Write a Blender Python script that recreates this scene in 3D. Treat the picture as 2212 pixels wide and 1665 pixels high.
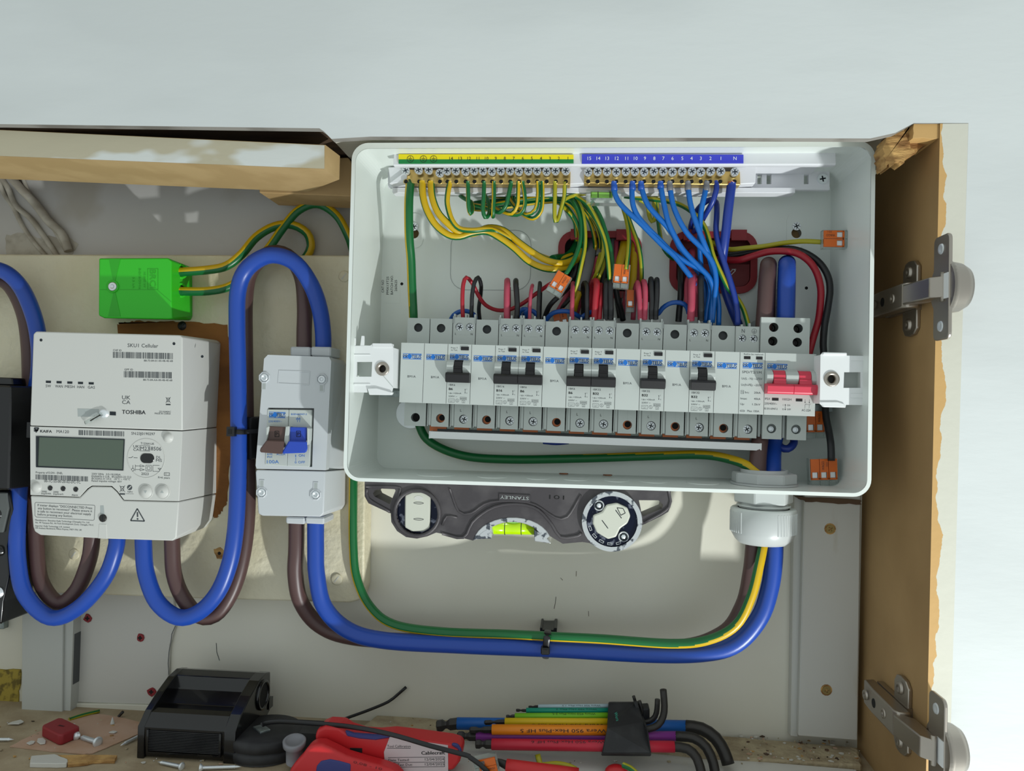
import bpy, bmesh, math, random
from mathutils import Vector, Matrix
random.seed(7)
for _o in list(bpy.data.objects): bpy.data.objects.remove(_o)
SC = bpy.context.scene
# ------------------------------------------------------------------ camera, light, exposure
CR = ((0.99654, 0.08002, 0.02239), (0.02064, 0.02273, -0.99953), (-0.0805, 0.99653, 0.021))   # right, down, forward
CC = (163.93, -642.21, -183.95)   # mm
F = 1700.0
cd = bpy.data.cameras.new('camera'); cam = bpy.data.objects.new('camera', cd); SC.collection.objects.link(cam)
_r, _d, _f = [Vector(v) for v in CR]
_m = Matrix((( _r.x, -_d.x, -_f.x), (_r.y, -_d.y, -_f.y), (_r.z, -_d.z, -_f.z))).to_4x4()
_m.translation = Vector(CC) * .001
cam.matrix_world = _m
cd.sensor_width = 36; cd.lens = F / 2212 * 36; cd.clip_start = .01; cd.clip_end = 50
SC.camera = cam
W = bpy.data.worlds.new('room_light'); SC.world = W; W.use_nodes = True
wn = W.node_tree.nodes; wl = W.node_tree.links
bg = wn['Background']; bg.inputs[0].default_value = (.885, .975, .975, 1); bg.inputs[1].default_value = .65
ld = bpy.data.lights.new('work_lamp', 'POINT'); lo = bpy.data.objects.new('work_lamp', ld); SC.collection.objects.link(lo)
ld.energy = 49; ld.shadow_soft_size = .014; ld.color = (.955, 1, .985)     # small work lamp standing low in front and to the right
lo.location = (.75, -.62, -1.03)
SC.view_settings.view_transform = 'Standard'; SC.view_settings.look = 'None'; SC.view_settings.gamma = 1
SC.view_settings.use_curve_mapping = False; SC.view_settings.exposure = 0.0

# ------------------------------------------------------------------ helpers
FR = {'p': (0, 0, 1), 'z1': (740, 290, 3.6867), 'z2': (1300, 290, 3.6867), 'z3': (740, 660, 3.6867), 'z4': (1300, 660, 3.6867),
      'm': (0, 690, 3.33), 'i': (480, 520, 2.08), 'g': (0, 260, 2.836), 'l': (0, 1140, 2.836), 'v': (760, 1020, 3.0722),
      'n': (1460, 1000, 3.784), 'h': (1680, 250, 3.028), 'hb': (1680, 1400, 4.158), 'k': (900, 1450, 2.989), 'c': (480, 1450, 3.568),
      'a': (1160, 480, 7.373), 'b': (1420, 480, 7.373), 'e': (960, 580, 7.373), 'dd': (1640, 680, 8.508), 'f': (0, 1480, 7.373)}
def px(fr, x, y):
    o = FR[fr]; return o[0] + x / o[2], o[1] + y / o[2]
def P(x, y, D, fr='p'):
    """point (X,Z) in mm on the plane D mm in front of the enclosure's back, seen at that place"""
    x, y = px(fr, x, y)
    c = ((x - 1106) / F, (y - 832.5) / F, 1.0)
    v = [CR[0][i] * c[0] + CR[1][i] * c[1] + CR[2][i] * c[2] for i in range(3)]
    t = (-D - CC[1]) / v[1]
    return CC[0] + t * v[0], CC[2] + t * v[2]
def PD(x, y, D, fr='p'):
    a = P(x, y, D, fr); return (a[0], a[1], D)
def PX(x, y, Xw, fr='p'):
    """point on the plane X = Xw -> (X,Z,D)"""
    x, y = px(fr, x, y); c = ((x - 1106) / F, (y - 832.5) / F, 1.0)
    v = [CR[0][i] * c[0] + CR[1][i] * c[1] + CR[2][i] * c[2] for i in range(3)]
    t = (Xw - CC[0]) / v[0]
    return Xw, CC[2] + t * v[2], -(CC[1] + t * v[1])
def PZ(x, y, Zw, fr='p'):
    """point on the horizontal plane Z = Zw -> (X,Z,D)"""
    x, y = px(fr, x, y); c = ((x - 1106) / F, (y - 832.5) / F, 1.0)
    v = [CR[0][i] * c[0] + CR[1][i] * c[1] + CR[2][i] * c[2] for i in range(3)]
    t = (Zw - CC[2]) / v[2]
    return CC[0] + t * v[0], Zw, -(CC[1] + t * v[1])
def V(x, z, d): return Vector((x, -d, z))

def lin(h):
    h = h.lstrip('#'); o = []
    for i in (0, 2, 4):
        c = int(h[i:i+2], 16) / 255; o.append(c / 12.92 if c <= .04045 else ((c + .055) / 1.055) ** 2.4)
    return (*o, 1)
def mat(name, hexc, rough=.5, metal=0, c2=None, cs=20, cdet=4, cmin=.45, cmax=.6, bump=0, bs=200, bdist=.0004, coat=0, trans=0, ior=1.45, alpha=1, stretch=None, spec=None, bdet=3):
    m = bpy.data.materials.new(name); m.use_nodes = True; N = m.node_tree.nodes; L = m.node_tree.links
    b = N['Principled BSDF']; b.inputs['Base Color'].default_value = lin(hexc); b.inputs['Roughness'].default_value = rough; b.inputs['Metallic'].default_value = metal
    if coat: b.inputs['Coat Weight'].default_value = coat
    if trans: b.inputs['Transmission Weight'].default_value = trans; b.inputs['IOR'].default_value = ior
    if alpha < 1: b.inputs['Alpha'].default_value = alpha
    if spec is not None: b.inputs['Specular IOR Level'].default_value = spec
    if c2 or bump:
        tc = N.new('ShaderNodeTexCoord'); mp = N.new('ShaderNodeMapping'); L.new(tc.outputs['Object'], mp.inputs[0])
        if stretch: mp.inputs['Scale'].default_value = stretch
    if c2:
        n = N.new('ShaderNodeTexNoise'); n.inputs['Scale'].default_value = cs; n.inputs['Detail'].default_value = cdet; L.new(mp.outputs[0], n.inputs['Vector'])
        r = N.new('ShaderNodeValToRGB'); r.color_ramp.elements[0].position = cmin; r.color_ramp.elements[1].position = cmax
        r.color_ramp.elements[0].color = lin(hexc); r.color_ramp.elements[1].color = lin(c2)
        L.new(n.outputs[0], r.inputs[0]); L.new(r.outputs[0], b.inputs['Base Color'])
    if bump:
        n2 = N.new('ShaderNodeTexNoise'); n2.inputs['Scale'].default_value = bs; n2.inputs['Detail'].default_value = bdet; L.new(mp.outputs[0], n2.inputs['Vector'])
        bu = N.new('ShaderNodeBump'); bu.inputs['Strength'].default_value = bump; bu.inputs['Distance'].default_value = bdist
        L.new(n2.outputs[0], bu.inputs['Height']); L.new(bu.outputs[0], b.inputs['Normal'])
    return m
M = {}
M['wallw'] = mat('white_wall_paint', 'cdd1d0', .55, c2='d5d9d8', cs=6, bump=.22, bs=130, bdist=.0005, stretch=(.5, 1, 1.6))
M['wallin'] = mat('grey_white_paint', 'dad7c8', .5, c2='dfdccf', cs=5, bump=.3, bs=60, bdist=.0006)
M['wallup'] = mat('grey_upper_paint', 'c2c0bd', .45, c2='b4afa6', cs=9, cmin=.55, cmax=.64, bump=.3, bs=50, bdist=.0007)
M['cream'] = mat('cream_textured_paint', 'd6cdaf', .48, c2='ddd6bc', cs=14, bump=1, bs=150, bdist=.0013, bdet=4)
M['panelw'] = mat('old_white_panel', 'cbc9c2', .5, c2='bdb9ae', cs=12, cmin=.55, cmax=.75, bump=.3, bs=90, bdist=.0005)
M['batten'] = mat('painted_batten', 'c6c6c1', .45, c2='b3ad9c', cs=16, cmin=.6, cmax=.75, bump=.25, bs=40, bdist=.0006, stretch=(3, 1, .5))
M['trunk'] = mat('trunking_plastic', 'bdbfba', .42)
M['mdf'] = mat('bare_mdf', 'a98a5c', .8, c2='b8986a', cs=25, bump=.2, bs=500, bdist=.0002)
M['mdflt'] = mat('pale_mdf', 'ae9163', .8, c2='b99c6e', cs=25, bump=.2, bs=500, bdist=.0002)
M['creamwood'] = mat('scraped_cream_paint', 'b5ad95', .7, c2='cfd2ce', cs=9, cmin=.54, cmax=.57, bump=.4, bs=80, bdist=.0006, stretch=(.6, 1, 1.6))
M['darkwood'] = mat('dark_raw_timber', '5f4a38', .85, c2='3e2f24', cs=20, bump=.4, bs=80, stretch=(.3, 3, 1))
M['rawwood'] = mat('raw_broken_timber', 'c29a5e', .85, c2='8a6236', cs=60, cmin=.4, cmax=.62, bump=.8, bs=140, bdist=.002, stretch=(1, 1, 3))
M['brownboard'] = mat('brown_hardboard', '94602c', .85, c2='6e4319', cs=30, cmin=.35, cmax=.65, bump=.8, bs=300, bdist=.0008, stretch=(.4, 1, 1))
M['dust'] = mat('dusty_ledge', '9b8a6f', .9, c2='b0a186', cs=30, cmin=.4, cmax=.65, bump=.5, bs=300, bdist=.0008)
M['plaster'] = mat('sandy_plaster', 'b3a587', .95, c2='8f7f66', cs=60, cmin=.4, cmax=.7, bump=1, bs=250, bdist=.0016)
M['paper'] = mat('pink_brown_paper', 'bc9c86', .8, c2='b39076', cs=30)
M['white'] = mat('white_enamel', 'e2e8e3', .35, bump=.06, bs=900, bdist=.0001, coat=.15)
M['whitepl'] = mat('white_plastic', 'e4e6e6', .38)
M['bar_w'] = mat('white_carrier_plastic', 'dfe0e4', .4)
M['modg'] = mat('light_grey_module_plastic', 'bbc1bd', .44)
M['modgd'] = mat('grey_plastic_and_groove_shade', 'a6acaa', .45)
M['iso'] = mat('grey_white_plastic', 'c3c7ca', .42)
M['meter'] = mat('meter_white_plastic', 'cbcbc6', .44)
M['gland'] = mat('grey_nylon', 'b9bdbc', .35)
M['black'] = mat('black_plastic', '141416', .35)
M['blackg'] = mat('glossy_black_plastic', '0c0c0e', .22, coat=.3)
M['blackm'] = mat('matt_black_plastic', '1c1c1f', .6, c2='2a2a2c', cs=60)
M['toggle'] = mat('black_toggle', '121013', .45)
M['knob'] = mat('grey_translucent_knob', '8a8a90', .3, trans=.15)
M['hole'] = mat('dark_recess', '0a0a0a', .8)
M['greyhole'] = mat('grey_recess', '55585a', .7)
M['blue'] = mat('blue_cable_sheath', '1a45a2', .36)
M['blueD'] = mat('dark_blue_insulation', '1b368c', .33)
M['blueL'] = mat('bright_blue_insulation', '0b63b6', .3)
M['blueA'] = mat('mid_blue_insulation', '15509f', .35)
M['blueF'] = mat('blue_ferrule', '1a4fa8', .4)
M['greyF'] = mat('grey_ferrule', '6b6c70', .45)
M['brown'] = mat('brown_cable_sheath', '533c3a', .4)
M['yel'] = mat('yellow_insulation', 'cba607', .38)
M['yelo'] = mat('olive_yellow_insulation', 'a39d18', .38)
M['grn'] = mat('green_insulation', '08622f', .33)
M['red'] = mat('red_insulation', 'a11a29', .4)
M['pink'] = mat('faded_red_insulation', 'ad4055', .45)
M['blk'] = mat('black_insulation', '17181a', .42)
M['gry'] = mat('grey_cable_sheath', '77777a', .5)
M['whc'] = mat('painted_over_cable', 'bdb8ac', .6, c2='a49d90', cs=60, bump=.5, bs=120)
M['steel'] = mat('zinc_steel', 'e6ebee', .36, .6)
M['chrome'] = mat('nickel_hinge_steel', 'b0a89e', .36, 1)
M['soffit'] = mat('soffit_shade_grey', '8f8b84', .8, c2='6f6a62', cs=20)  # grey put in for the shade under the lintel edge
M['galv'] = mat('galvanised_rail', '9fa8a8', .5, .9, c2='868f90', cs=200)
M['brass'] = mat('brass', 'd0b26c', .36, .9)
M['brassm'] = mat('dull_brass', '9d8a5a', .5, .8)
M['copper'] = mat('copper', 'b06a48', .4, .9)
M['dsteel'] = mat('blackened_steel', '3c3a38', .45, .7)
M['slot'] = mat('screw_recess', '2b3136', .5, .5)
M['slotb'] = mat('bar_screw_recess', '56626c', .45, .6)
M['rubber'] = mat('red_rubber_grommet', '8c1f27', .55)
M['rubberd'] = mat('dark_red_rubber', '6b1a1e', .6)
M['orange'] = mat('orange_lever', 'd46311', .38)
M['clear'] = mat('clear_polycarbonate', 'e4ebe8', .12, trans=.85, ior=1.3)
M['lime'] = mat('lime_vial', 'b6e000', .15, coat=.4)
M['limeg'] = mat('green_vial', '8cc85a', .15, coat=.4)
M['vialw'] = mat('milky_vial', 'c9cabd', .2, coat=.4)
M['green'] = mat('green_junction_plastic', '2fc021', .42)
M['greend'] = mat('green_moulded_relief', '29aa1d', .5)
M['pblue'] = mat('print_blue', '0f6cc4', .5)
M['pgrey'] = mat('print_grey', '44494c', .6)
M['pdark'] = mat('print_black', '1d1f22', .6)
M['pwhite'] = mat('print_white', 'eceef2', .5)
M['stripY'] = mat('strip_yellow', 'ead800', .4)
M['stripG'] = mat('strip_green', '0a7d3d', .4)
M['stripB'] = mat('strip_blue', '3a40c4', .4)
M['lcd'] = mat('lcd_glass', '4c5a4c', .12, coat=.5)
M['levelg'] = mat('cast_grey_metal', '454144', .5, .25, c2='545052', cs=40, bump=.4, bs=500, bdist=.0002)
M['levelc'] = mat('worn_chrome_ring', 'cfd2d4', .25, .6, c2='5b6068', cs=180, cmin=.55, cmax=.6)
M['navy'] = mat('dark_chromed_face', '141a30', .15, .6, c2='8c90a0', cs=200, cmin=.6, cmax=.72)
M['togr'] = mat('red_toggle', 'cf3a50', .35)
M['tbrown'] = mat('brown_toggle', '57413c', .4)
M['tblue'] = mat('blue_toggle', '2447b4', .38)
M['handr'] = mat('red_handle', 'c11f24', .42)
M['handb'] = mat('blue_grip', '2b3170', .45)
M['tape'] = mat('yellow_mesh_tape', 'a8943e', .8, c2='6d5f2a', cs=120, cmin=.5, cmax=.6)
M['labelp'] = mat('label_paper', 'c9b9bb', .5)
M['label'] = mat('grey_label_paper', 'd0d3d1', .5)
KC = dict(kwhite='b9cdd4', kteal='0f9078', klime='79bd20', kyel='d9b70e', korange='e0820f', kpurple='7c2f86', kred='be1f38', kblue='125aa6')
for k, v in KC.items(): M[k] = mat('sleeve_' + k[1:], v, .45)

ORG = {}
def link(o, parent=None):
    SC.collection.objects.link(o)
    if parent is not None: o.parent = parent
    return o
def tag(o, label=None, cat=None, group=None, kind=None):
    if label: o['label'] = label
    if cat: o['category'] = cat
    if group: o['group'] = group
    if kind: o['kind'] = kind
    return o
def thing(name, label, cat, org=(0, 0, 0), group=None, rot=0, kind=None):
    o = link(bpy.data.objects.new(name, None)); o.empty_display_size = .01
    o.location = V(*org) * .001; o.rotation_euler = (0, rot, 0)
    ORG[o.name] = V(*org) if not rot else V(*org)
    return tag(o, label, cat, group, kind)
def rotlocal(o):  # parts authored in the thing's own frame
    ORG[o.name] = Vector((0, 0, 0)); return o
def orgof(o):
    while o is not None and o.name not in ORG: o = o.parent
    return ORG[o.name] if o is not None else Vector((0, 0, 0))
_txt = {}
def textmesh(s):
    if s not in _txt:
        c = bpy.data.curves.new('t', 'FONT'); c.body = s; c.size = 1; c.resolution_u = 2
        o = bpy.data.objects.new('t', c); SC.collection.objects.link(o)
        dg = bpy.context.evaluated_depsgraph_get(); me = o.evaluated_get(dg).to_mesh()
        vs = [v.co.to_2d() for v in me.vertices]; fs = [tuple(p.vertices) for p in me.polygons]
        bpy.data.objects.remove(o); bpy.data.curves.remove(c)
        x0 = min(v.x for v in vs); x1 = max(v.x for v in vs)
        _txt[s] = (vs, fs, x0, x1)
    return _txt[s]
class G:
    def __init__(s): s.bm = bmesh.new(); s.mats = []
    def mi(s, m):
        m = M[m] if isinstance(m, str) else m
        if m not in s.mats: s.mats.append(m)
        return s.mats.index(m)
    def poly(s, vs, fs, m, smooth=False):
        k = s.mi(m); b = [s.bm.verts.new(v) for v in vs]; out = []
        for f in fs:
            try: q = s.bm.faces.new([b[i] for i in f])
            except ValueError: continue
            q.material_index = k; q.smooth = smooth; out.append(q)
        return b, out
    def bevel(s, faces, b, seg=1, smooth=False):
        es = {e for f in faces for e in f.edges}
        es = [e for e in es if len(e.link_faces) == 2 and e.calc_face_angle(0) > .5]
        mi = faces[0].material_index
        r = bmesh.ops.bevel(s.bm, geom=es, offset=b, segments=seg, affect='EDGES', clamp_overlap=True, profile=.5)
        for f in r['faces']: f.material_index = mi; f.smooth = smooth or seg > 1
    def box(s, x0, x1, z0, z1, d0, d1, m, b=0, seg=1):
        vs = [V(x, z, d) for x in (x0, x1) for z in (z0, z1) for d in (d0, d1)]
        _, fs = s.poly(vs, [(0, 1, 3, 2), (4, 6, 7, 5), (0, 4, 5, 1), (2, 3, 7, 6), (0, 2, 6, 4), (1, 5, 7, 3)], m)
        if b: s.bevel(fs, b, seg)
        return s
    def ext(s, pts, ax, a0, a1, m, b=0, seg=1, smooth=False):
        """extrude polygon: ax 'd': (x,z); 'x': (z,d); 'z': (x,d)"""
        f3 = {'d': lambda p, a: V(p[0], p[1], a), 'x': lambda p, a: V(a, p[0], p[1]), 'z': lambda p, a: V(p[0], a, p[1])}[ax]
        return s.loft([f3(p, a0) for p in pts], [f3(p, a1) for p in pts], m, b, seg, smooth)
    def loft(s, A, B, m, b=0, seg=1, smooth=False):
        n = len(A)
        k = s.mi(m); va = [s.bm.verts.new(v) for v in A]; vb = [s.bm.verts.new(v) for v in B]; fs = []
        fs.append(s.bm.faces.new(va[::-1])); fs.append(s.bm.faces.new(vb))
        for i in range(n):
            q = s.bm.faces.new((va[i], va[(i+1) % n], vb[(i+1) % n], vb[i])); q.smooth = smooth; fs.append(q)
        for f in fs: f.material_index = k
        bmesh.ops.recalc_face_normals(s.bm, faces=fs)
        if b: s.bevel(fs, b, seg)
        return s
    def plate(s, outer, holes, d0, d1, m, mh=None, back=False):
        """flat plate with holes, polygons (x,z)"""
        k = s.mi(m); kh = s.mi(mh or m); lay = [d1] + ([d0] if back else [])
        for dd in lay:
            es = []
            for L in [outer] + holes:
                v = [s.bm.verts.new(V(p[0], p[1], dd)) for p in L]
                es += [s.bm.edges.new((v[i], v[(i+1) % len(v)])) for i in range(len(v))]
            r = bmesh.ops.triangle_fill(s.bm, edges=es, use_beauty=True, normal=Vector((0, -1, 0)))
            for f in r['geom']:
                if isinstance(f, bmesh.types.BMFace): f.material_index = k
        for j, L in enumerate([outer] + holes):
            n = len(L); vs = [V(p[0], p[1], d0) for p in L] + [V(p[0], p[1], d1) for p in L]
            s.poly(vs, [(i, (i+1) % n, n + (i+1) % n, n + i) for i in range(n)], mh or m if j else m, smooth=(j > 0 and n > 10))
        return s
    def cyl(s, c, ax, r, h, m, seg=20, r2=None, cap=True, b=0):
        """from centre c (x,z,d) along axis (x,z,d) length h"""
        C = V(*c); A = V(*ax).normalized(); return s.lathe([(r, 0), (r if r2 is None else r2, h)], c, ax, m, seg, cap)
    def lathe(s, prof, c, ax, m, seg=20, cap=True, smooth=True, arc=None, phase=0):
        C = V(*c); A = V(*ax).normalized(); U = A.orthogonal().normalized()
        if abs(A.y) > .9: U = Vector((1, 0, 0))
        U = (U - A * U.dot(A)).normalized(); Wv = A.cross(U); vs = []; fs = []
        for (r, h) in prof:
            for i in range(seg):
                t = 2 * math.pi * (i + phase) / seg; vs.append(C + A * h + (U * math.cos(t) + Wv * math.sin(t)) * max(r, .001))
        for j in range(len(prof) - 1):
            for i in range(seg):
                fs.append((j * seg + i, j * seg + (i+1) % seg, (j+1) * seg + (i+1) % seg, (j+1) * seg + i))
        b, F_ = s.poly(vs, fs, m, smooth)
        if smooth:
            for j in range(1, len(prof) - 1):
                pass
        if cap:
            k = s.mi(m)
            for base in (0, (len(prof) - 1) * seg):
                f = s.bm.faces.new(b[base:base + seg]); f.material_index = k
        return s
    def sph(s, c, r, m, seg=14, sc=(1, 1, 1)):
        n = seg // 2; vs = []; fs = []
        for j in range(n + 1):
            a = math.pi * j / n
            for i in range(seg):
                t = 2 * math.pi * i / seg
                vs.append(V(c[0] + sc[0] * r * math.sin(a) * math.cos(t), c[1] + sc[1] * r * math.cos(a), c[2] + sc[2] * r * math.sin(a) * math.sin(t)))
        for j in range(n):
            for i in range(seg): fs.append((j * seg + i, j * seg + (i+1) % seg, (j+1) * seg + (i+1) % seg, (j+1) * seg + i))
        s.poly(vs, fs, m, True); return s
    def tube(s, pts, r, mats, seg=14, step=2.6, r_end=None, flat=1, cap=True, rr=None):
        """pts (x,z,d); mats: 'name' or [(name, a0, a1), ...] by angle (0 = to the viewer, + = right of travel) with the first as default; a0,a1 may be pairs (start,end)"""
        p = [V(*q) for q in pts]; S = []; CI = []
        q = [p[0] * 2 - p[1]] + p + [p[-1] * 2 - p[-2]]
        for i in range(1, len(q) - 2):
            L = (q[i+1] - q[i]).length; n = max(2, int(L / step))
            for k in range(n):
                t = k / n; a, b_, c, d = q[i-1], q[i], q[i+1], q[i+2]; CI.append(i - 1 + t)
                S.append(.5 * ((2 * b_) + (c - a) * t + (2 * a - 5 * b_ + 4 * c - d) * t * t + (3 * b_ - a - 3 * c + d) * t ** 3))
        S.append(p[-1]); CI.append(len(p) - 1); n = len(S); ref = Vector((0, -1, 0)); prev = None; rings = []
        for i in range(n):
            T = (S[min(i+1, n-1)] - S[max(i-1, 0)]).normalized(); N = ref - T * ref.dot(T)
            if N.length < .45 and prev is not None: N = prev - T * prev.dot(T)
            elif prev is not None: N = (N.normalized() + prev * .8); N = N - T * N.dot(T)
            if N.length < 1e-4: N = T.orthogonal()
            N.normalize(); prev = N; B = T.cross(N); R = r
            if rr: R = r * rr(i / (n - 1))
            rings.append([S[i] + N * (R * flat * math.cos(2 * math.pi * (k + .5) / seg)) + B * (R * math.sin(2 * math.pi * (k + .5) / seg)) for k in range(seg)])
        b = [s.bm.verts.new(v) for rg in rings for v in rg]
        if isinstance(mats, str): mats = [(mats, 0, 360)]
        idx = [s.mi(m_[0]) for m_ in mats]
        for i in range(n - 1):
            u = i / max(1, n - 2)
            for k in range(seg):
                f = s.bm.faces.new((b[i*seg+k], b[i*seg+(k+1) % seg], b[(i+1)*seg+(k+1) % seg], b[(i+1)*seg+k])); f.smooth = True
                mi = idx[0]
                if len(mats) > 1:
                    a = (360 * (k + 1) / seg) % 360
                    for j in range(1, len(mats)):
                        if callable(mats[j][1]): a0, a1 = mats[j][1](CI[i])
                        else: a0, a1 = mats[j][1:3]
                        if isinstance(a0, tuple): a0 = a0[0] + (a0[1] - a0[0]) * u; a1 = a1[0] + (a1[1] - a1[0]) * u
                        if (a - a0) % 360 < (a1 - a0): mi = idx[j]
                f.material_index = mi
        if cap:
            f = s.bm.faces.new(b[:seg]); f.material_index = idx[0]; f = s.bm.faces.new(b[-seg:]); f.material_index = idx[0]
        return s
    def text(s, t, x, z, d, h, m, w=None, al='L', rot=0, shear=0, up=None, mir=False, bold=0):
        """cap height h mm, baseline-left at x,z (or centre), rot radians"""
        vs, fs, x0, x1 = textmesh(t); sc = h / .73; sx = sc if w is None else w / (x1 - x0); wid = (x1 - x0) * sx
        off = {'L': 0, 'C': -wid / 2, 'R': -wid}[al]; c, sn = math.cos(rot), math.sin(rot); out = []
        for v in vs:
            a = (v.x - x0) * sx + off + shear * v.y * sc; b_ = v.y * sc
            if mir: a = -a
            out.append(V(x + a * c - b_ * sn, z + a * sn + b_ * c, d))
        s.poly(out, fs, m); return s
    def ptext(s, t, fr, x0, y0, x1, y1, h, D, m='pgrey', dd=.12):
        """text whose baseline runs from pixel 0 to pixel 1 of frame fr on the plane D; cap height h in the frame's pixels"""
        a = P(x0, y0, D, fr); b = P(x1, y1, D, fr); w = math.hypot(b[0]-a[0], b[1]-a[1]); sc = w / math.hypot(x1-x0, y1-y0)
        s.text(t, a[0], a[1], D + dd, h * sc, m, w=w, rot=math.atan2(b[1]-a[1], b[0]-a[0])); return s
    def pline(s, fr, pts, wd, D, m='pgrey', close=False, dd=.12):
        q = [P(x, y, D, fr) for x, y in pts]
        if close: q.append(q[0])
        for (a, b) in zip(q, q[1:]):
            v = Vector((b[0]-a[0], b[1]-a[1])); 
            if v.length < 1e-6: continue
            n = Vector((-v.y, v.x)).normalized() * wd / 2
            s.poly([V(a[0]+n.x, a[1]+n.y, D+dd), V(a[0]-n.x, a[1]-n.y, D+dd), V(b[0]-n.x, b[1]-n.y, D+dd), V(b[0]+n.x, b[1]+n.y, D+dd)], [(0, 1, 2, 3)], m)
        return s
    def bars(s, fr, x0, y0, x1, y1, h, D, n=48, m='pgrey', seed=1):
        R = random.Random(seed); a = P(x0, y0, D, fr); b = P(x1, y1, D, fr); c = P(x0, y0 + h, D, fr); u = Vector((b[0]-a[0], b[1]-a[1])); v = Vector((c[0]-a[0], c[1]-a[1]))
        t = 0
        while t < .99:
            w = R.choice((.5, .5, 1)) / n; e = min(t + w, 1)
            q = [(t, 0), (e, 0), (e, 1), (t, 1)]
            s.poly([V(a[0]+u.x*i+v.x*j, a[1]+u.y*i+v.y*j, D + .12) for i, j in q], [(0, 1, 2, 3)], m); t = e + R.choice((.45, .45, .9)) / n
        return s
    def pp(s, fr, pts, D): return [P(x, y, D, fr) for x, y in pts]
    def pext(s, fr, pts, D0, D1, m, b=0, seg=1, Dp=None):
        """polygon read at plane D1 (or Dp), extruded D0..D1"""
        return s.ext([P(x, y, D1 if Dp is None else Dp, fr) for x, y in pts], 'd', D0, D1, m, b, seg)
    def build(s, name, parent=None, label=None, rd=None):
        o_ = orgof(parent) if parent is not None else Vector((0, 0, 0))
        me = bpy.data.meshes.new(name)
        bmesh.ops.remove_doubles(s.bm, verts=s.bm.verts[:], dist=1e-5)
        bmesh.ops.translate(s.bm, verts=s.bm.verts, vec=-o_); bmesh.ops.scale(s.bm, verts=s.bm.verts, vec=(.001, .001, .001))
        s.bm.to_mesh(me); s.bm.free()
        for m in s.mats: me.materials.append(m)
        o = link(bpy.data.objects.new(name, me), parent)
        if name in ('lettering', 'printing', 'numbers', 'rating', 'crack'): o['kind'] = 'stuff'
        if label: o['label'] = label
        return o
    def single(s, name, label, cat, org=None, group=None, kind=None):
        if org is None:
            vs = [v.co for v in s.bm.verts]; c = sum(vs, Vector()) / len(vs); c.z = min(v.z for v in vs)
        else: c = V(*org)
        me = bpy.data.meshes.new(name)
        bmesh.ops.translate(s.bm, verts=s.bm.verts, vec=-c); bmesh.ops.scale(s.bm, verts=s.bm.verts, vec=(.001, .001, .001))
        s.bm.to_mesh(me); s.bm.free()
        for m in s.mats: me.materials.append(m)
        o = link(bpy.data.objects.new(name, me)); o.location = c * .001; ORG[o.name] = c
        return tag(o, label, cat, group, kind)
def circ(cx, cz, r, n=20, a0=0, a1=360, rz=None):
    rz = r if rz is None else rz
    full = abs(a1 - a0) >= 360; k = n if full else n + 1
    return [(cx + r * math.cos(math.radians(a0 + (a1-a0) * i / n)), cz + rz * math.sin(math.radians(a0 + (a1-a0) * i / n))) for i in range(k)]
def rrect(x0, x1, z0, z1, r, n=5):
    o = []
    for cx, cz, a in ((x1-r, z1-r, 0), (x0+r, z1-r, 90), (x0+r, z0+r, 180), (x1-r, z0+r, 270)):
        o += circ(cx, cz, r, n, a, a + 90)
    return o
def plus(r, w):
    return [(w, w), (r, w), (r, -w), (w, -w), (w, -r), (-w, -r), (-w, -w), (-r, -w), (-r, w), (-w, w), (-w, r), (w, r)]
def rotp(pts, a, cx=0, cz=0):
    c, s = math.cos(a), math.sin(a); return [(cx + x * c - z * s, cz + x * s + z * c) for x, z in pts]
def screwhead(g, x, z, d, r, m='steel', a=.5, h=1.2, rec='slot', pz=True):
    """pan head seen from the front with a cross recess"""
    cr = rotp(plus(r * .58, r * .14), a, x, z)
    g.plate(circ(x, z, r, 20), [cr], d, d + h, m, rec)
    g.ext(circ(x, z, r * .6, 12), 'd', d + h * .05, d + h * .15, rec)
    if pz:
        for k in range(8):
            t = a + math.pi / 8 + k * math.pi / 4; c, s = math.cos(t), math.sin(t); q = [(r*.5, -r*.05), (r*.9, -r*.05), (r*.9, r*.05), (r*.5, r*.05)]
            g.poly([V(x + u * c - v * s, z + u * s + v * c, d + h + .03) for u, v in q], [(0, 1, 2, 3)], rec)
    return g
_sd = {}
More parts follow.
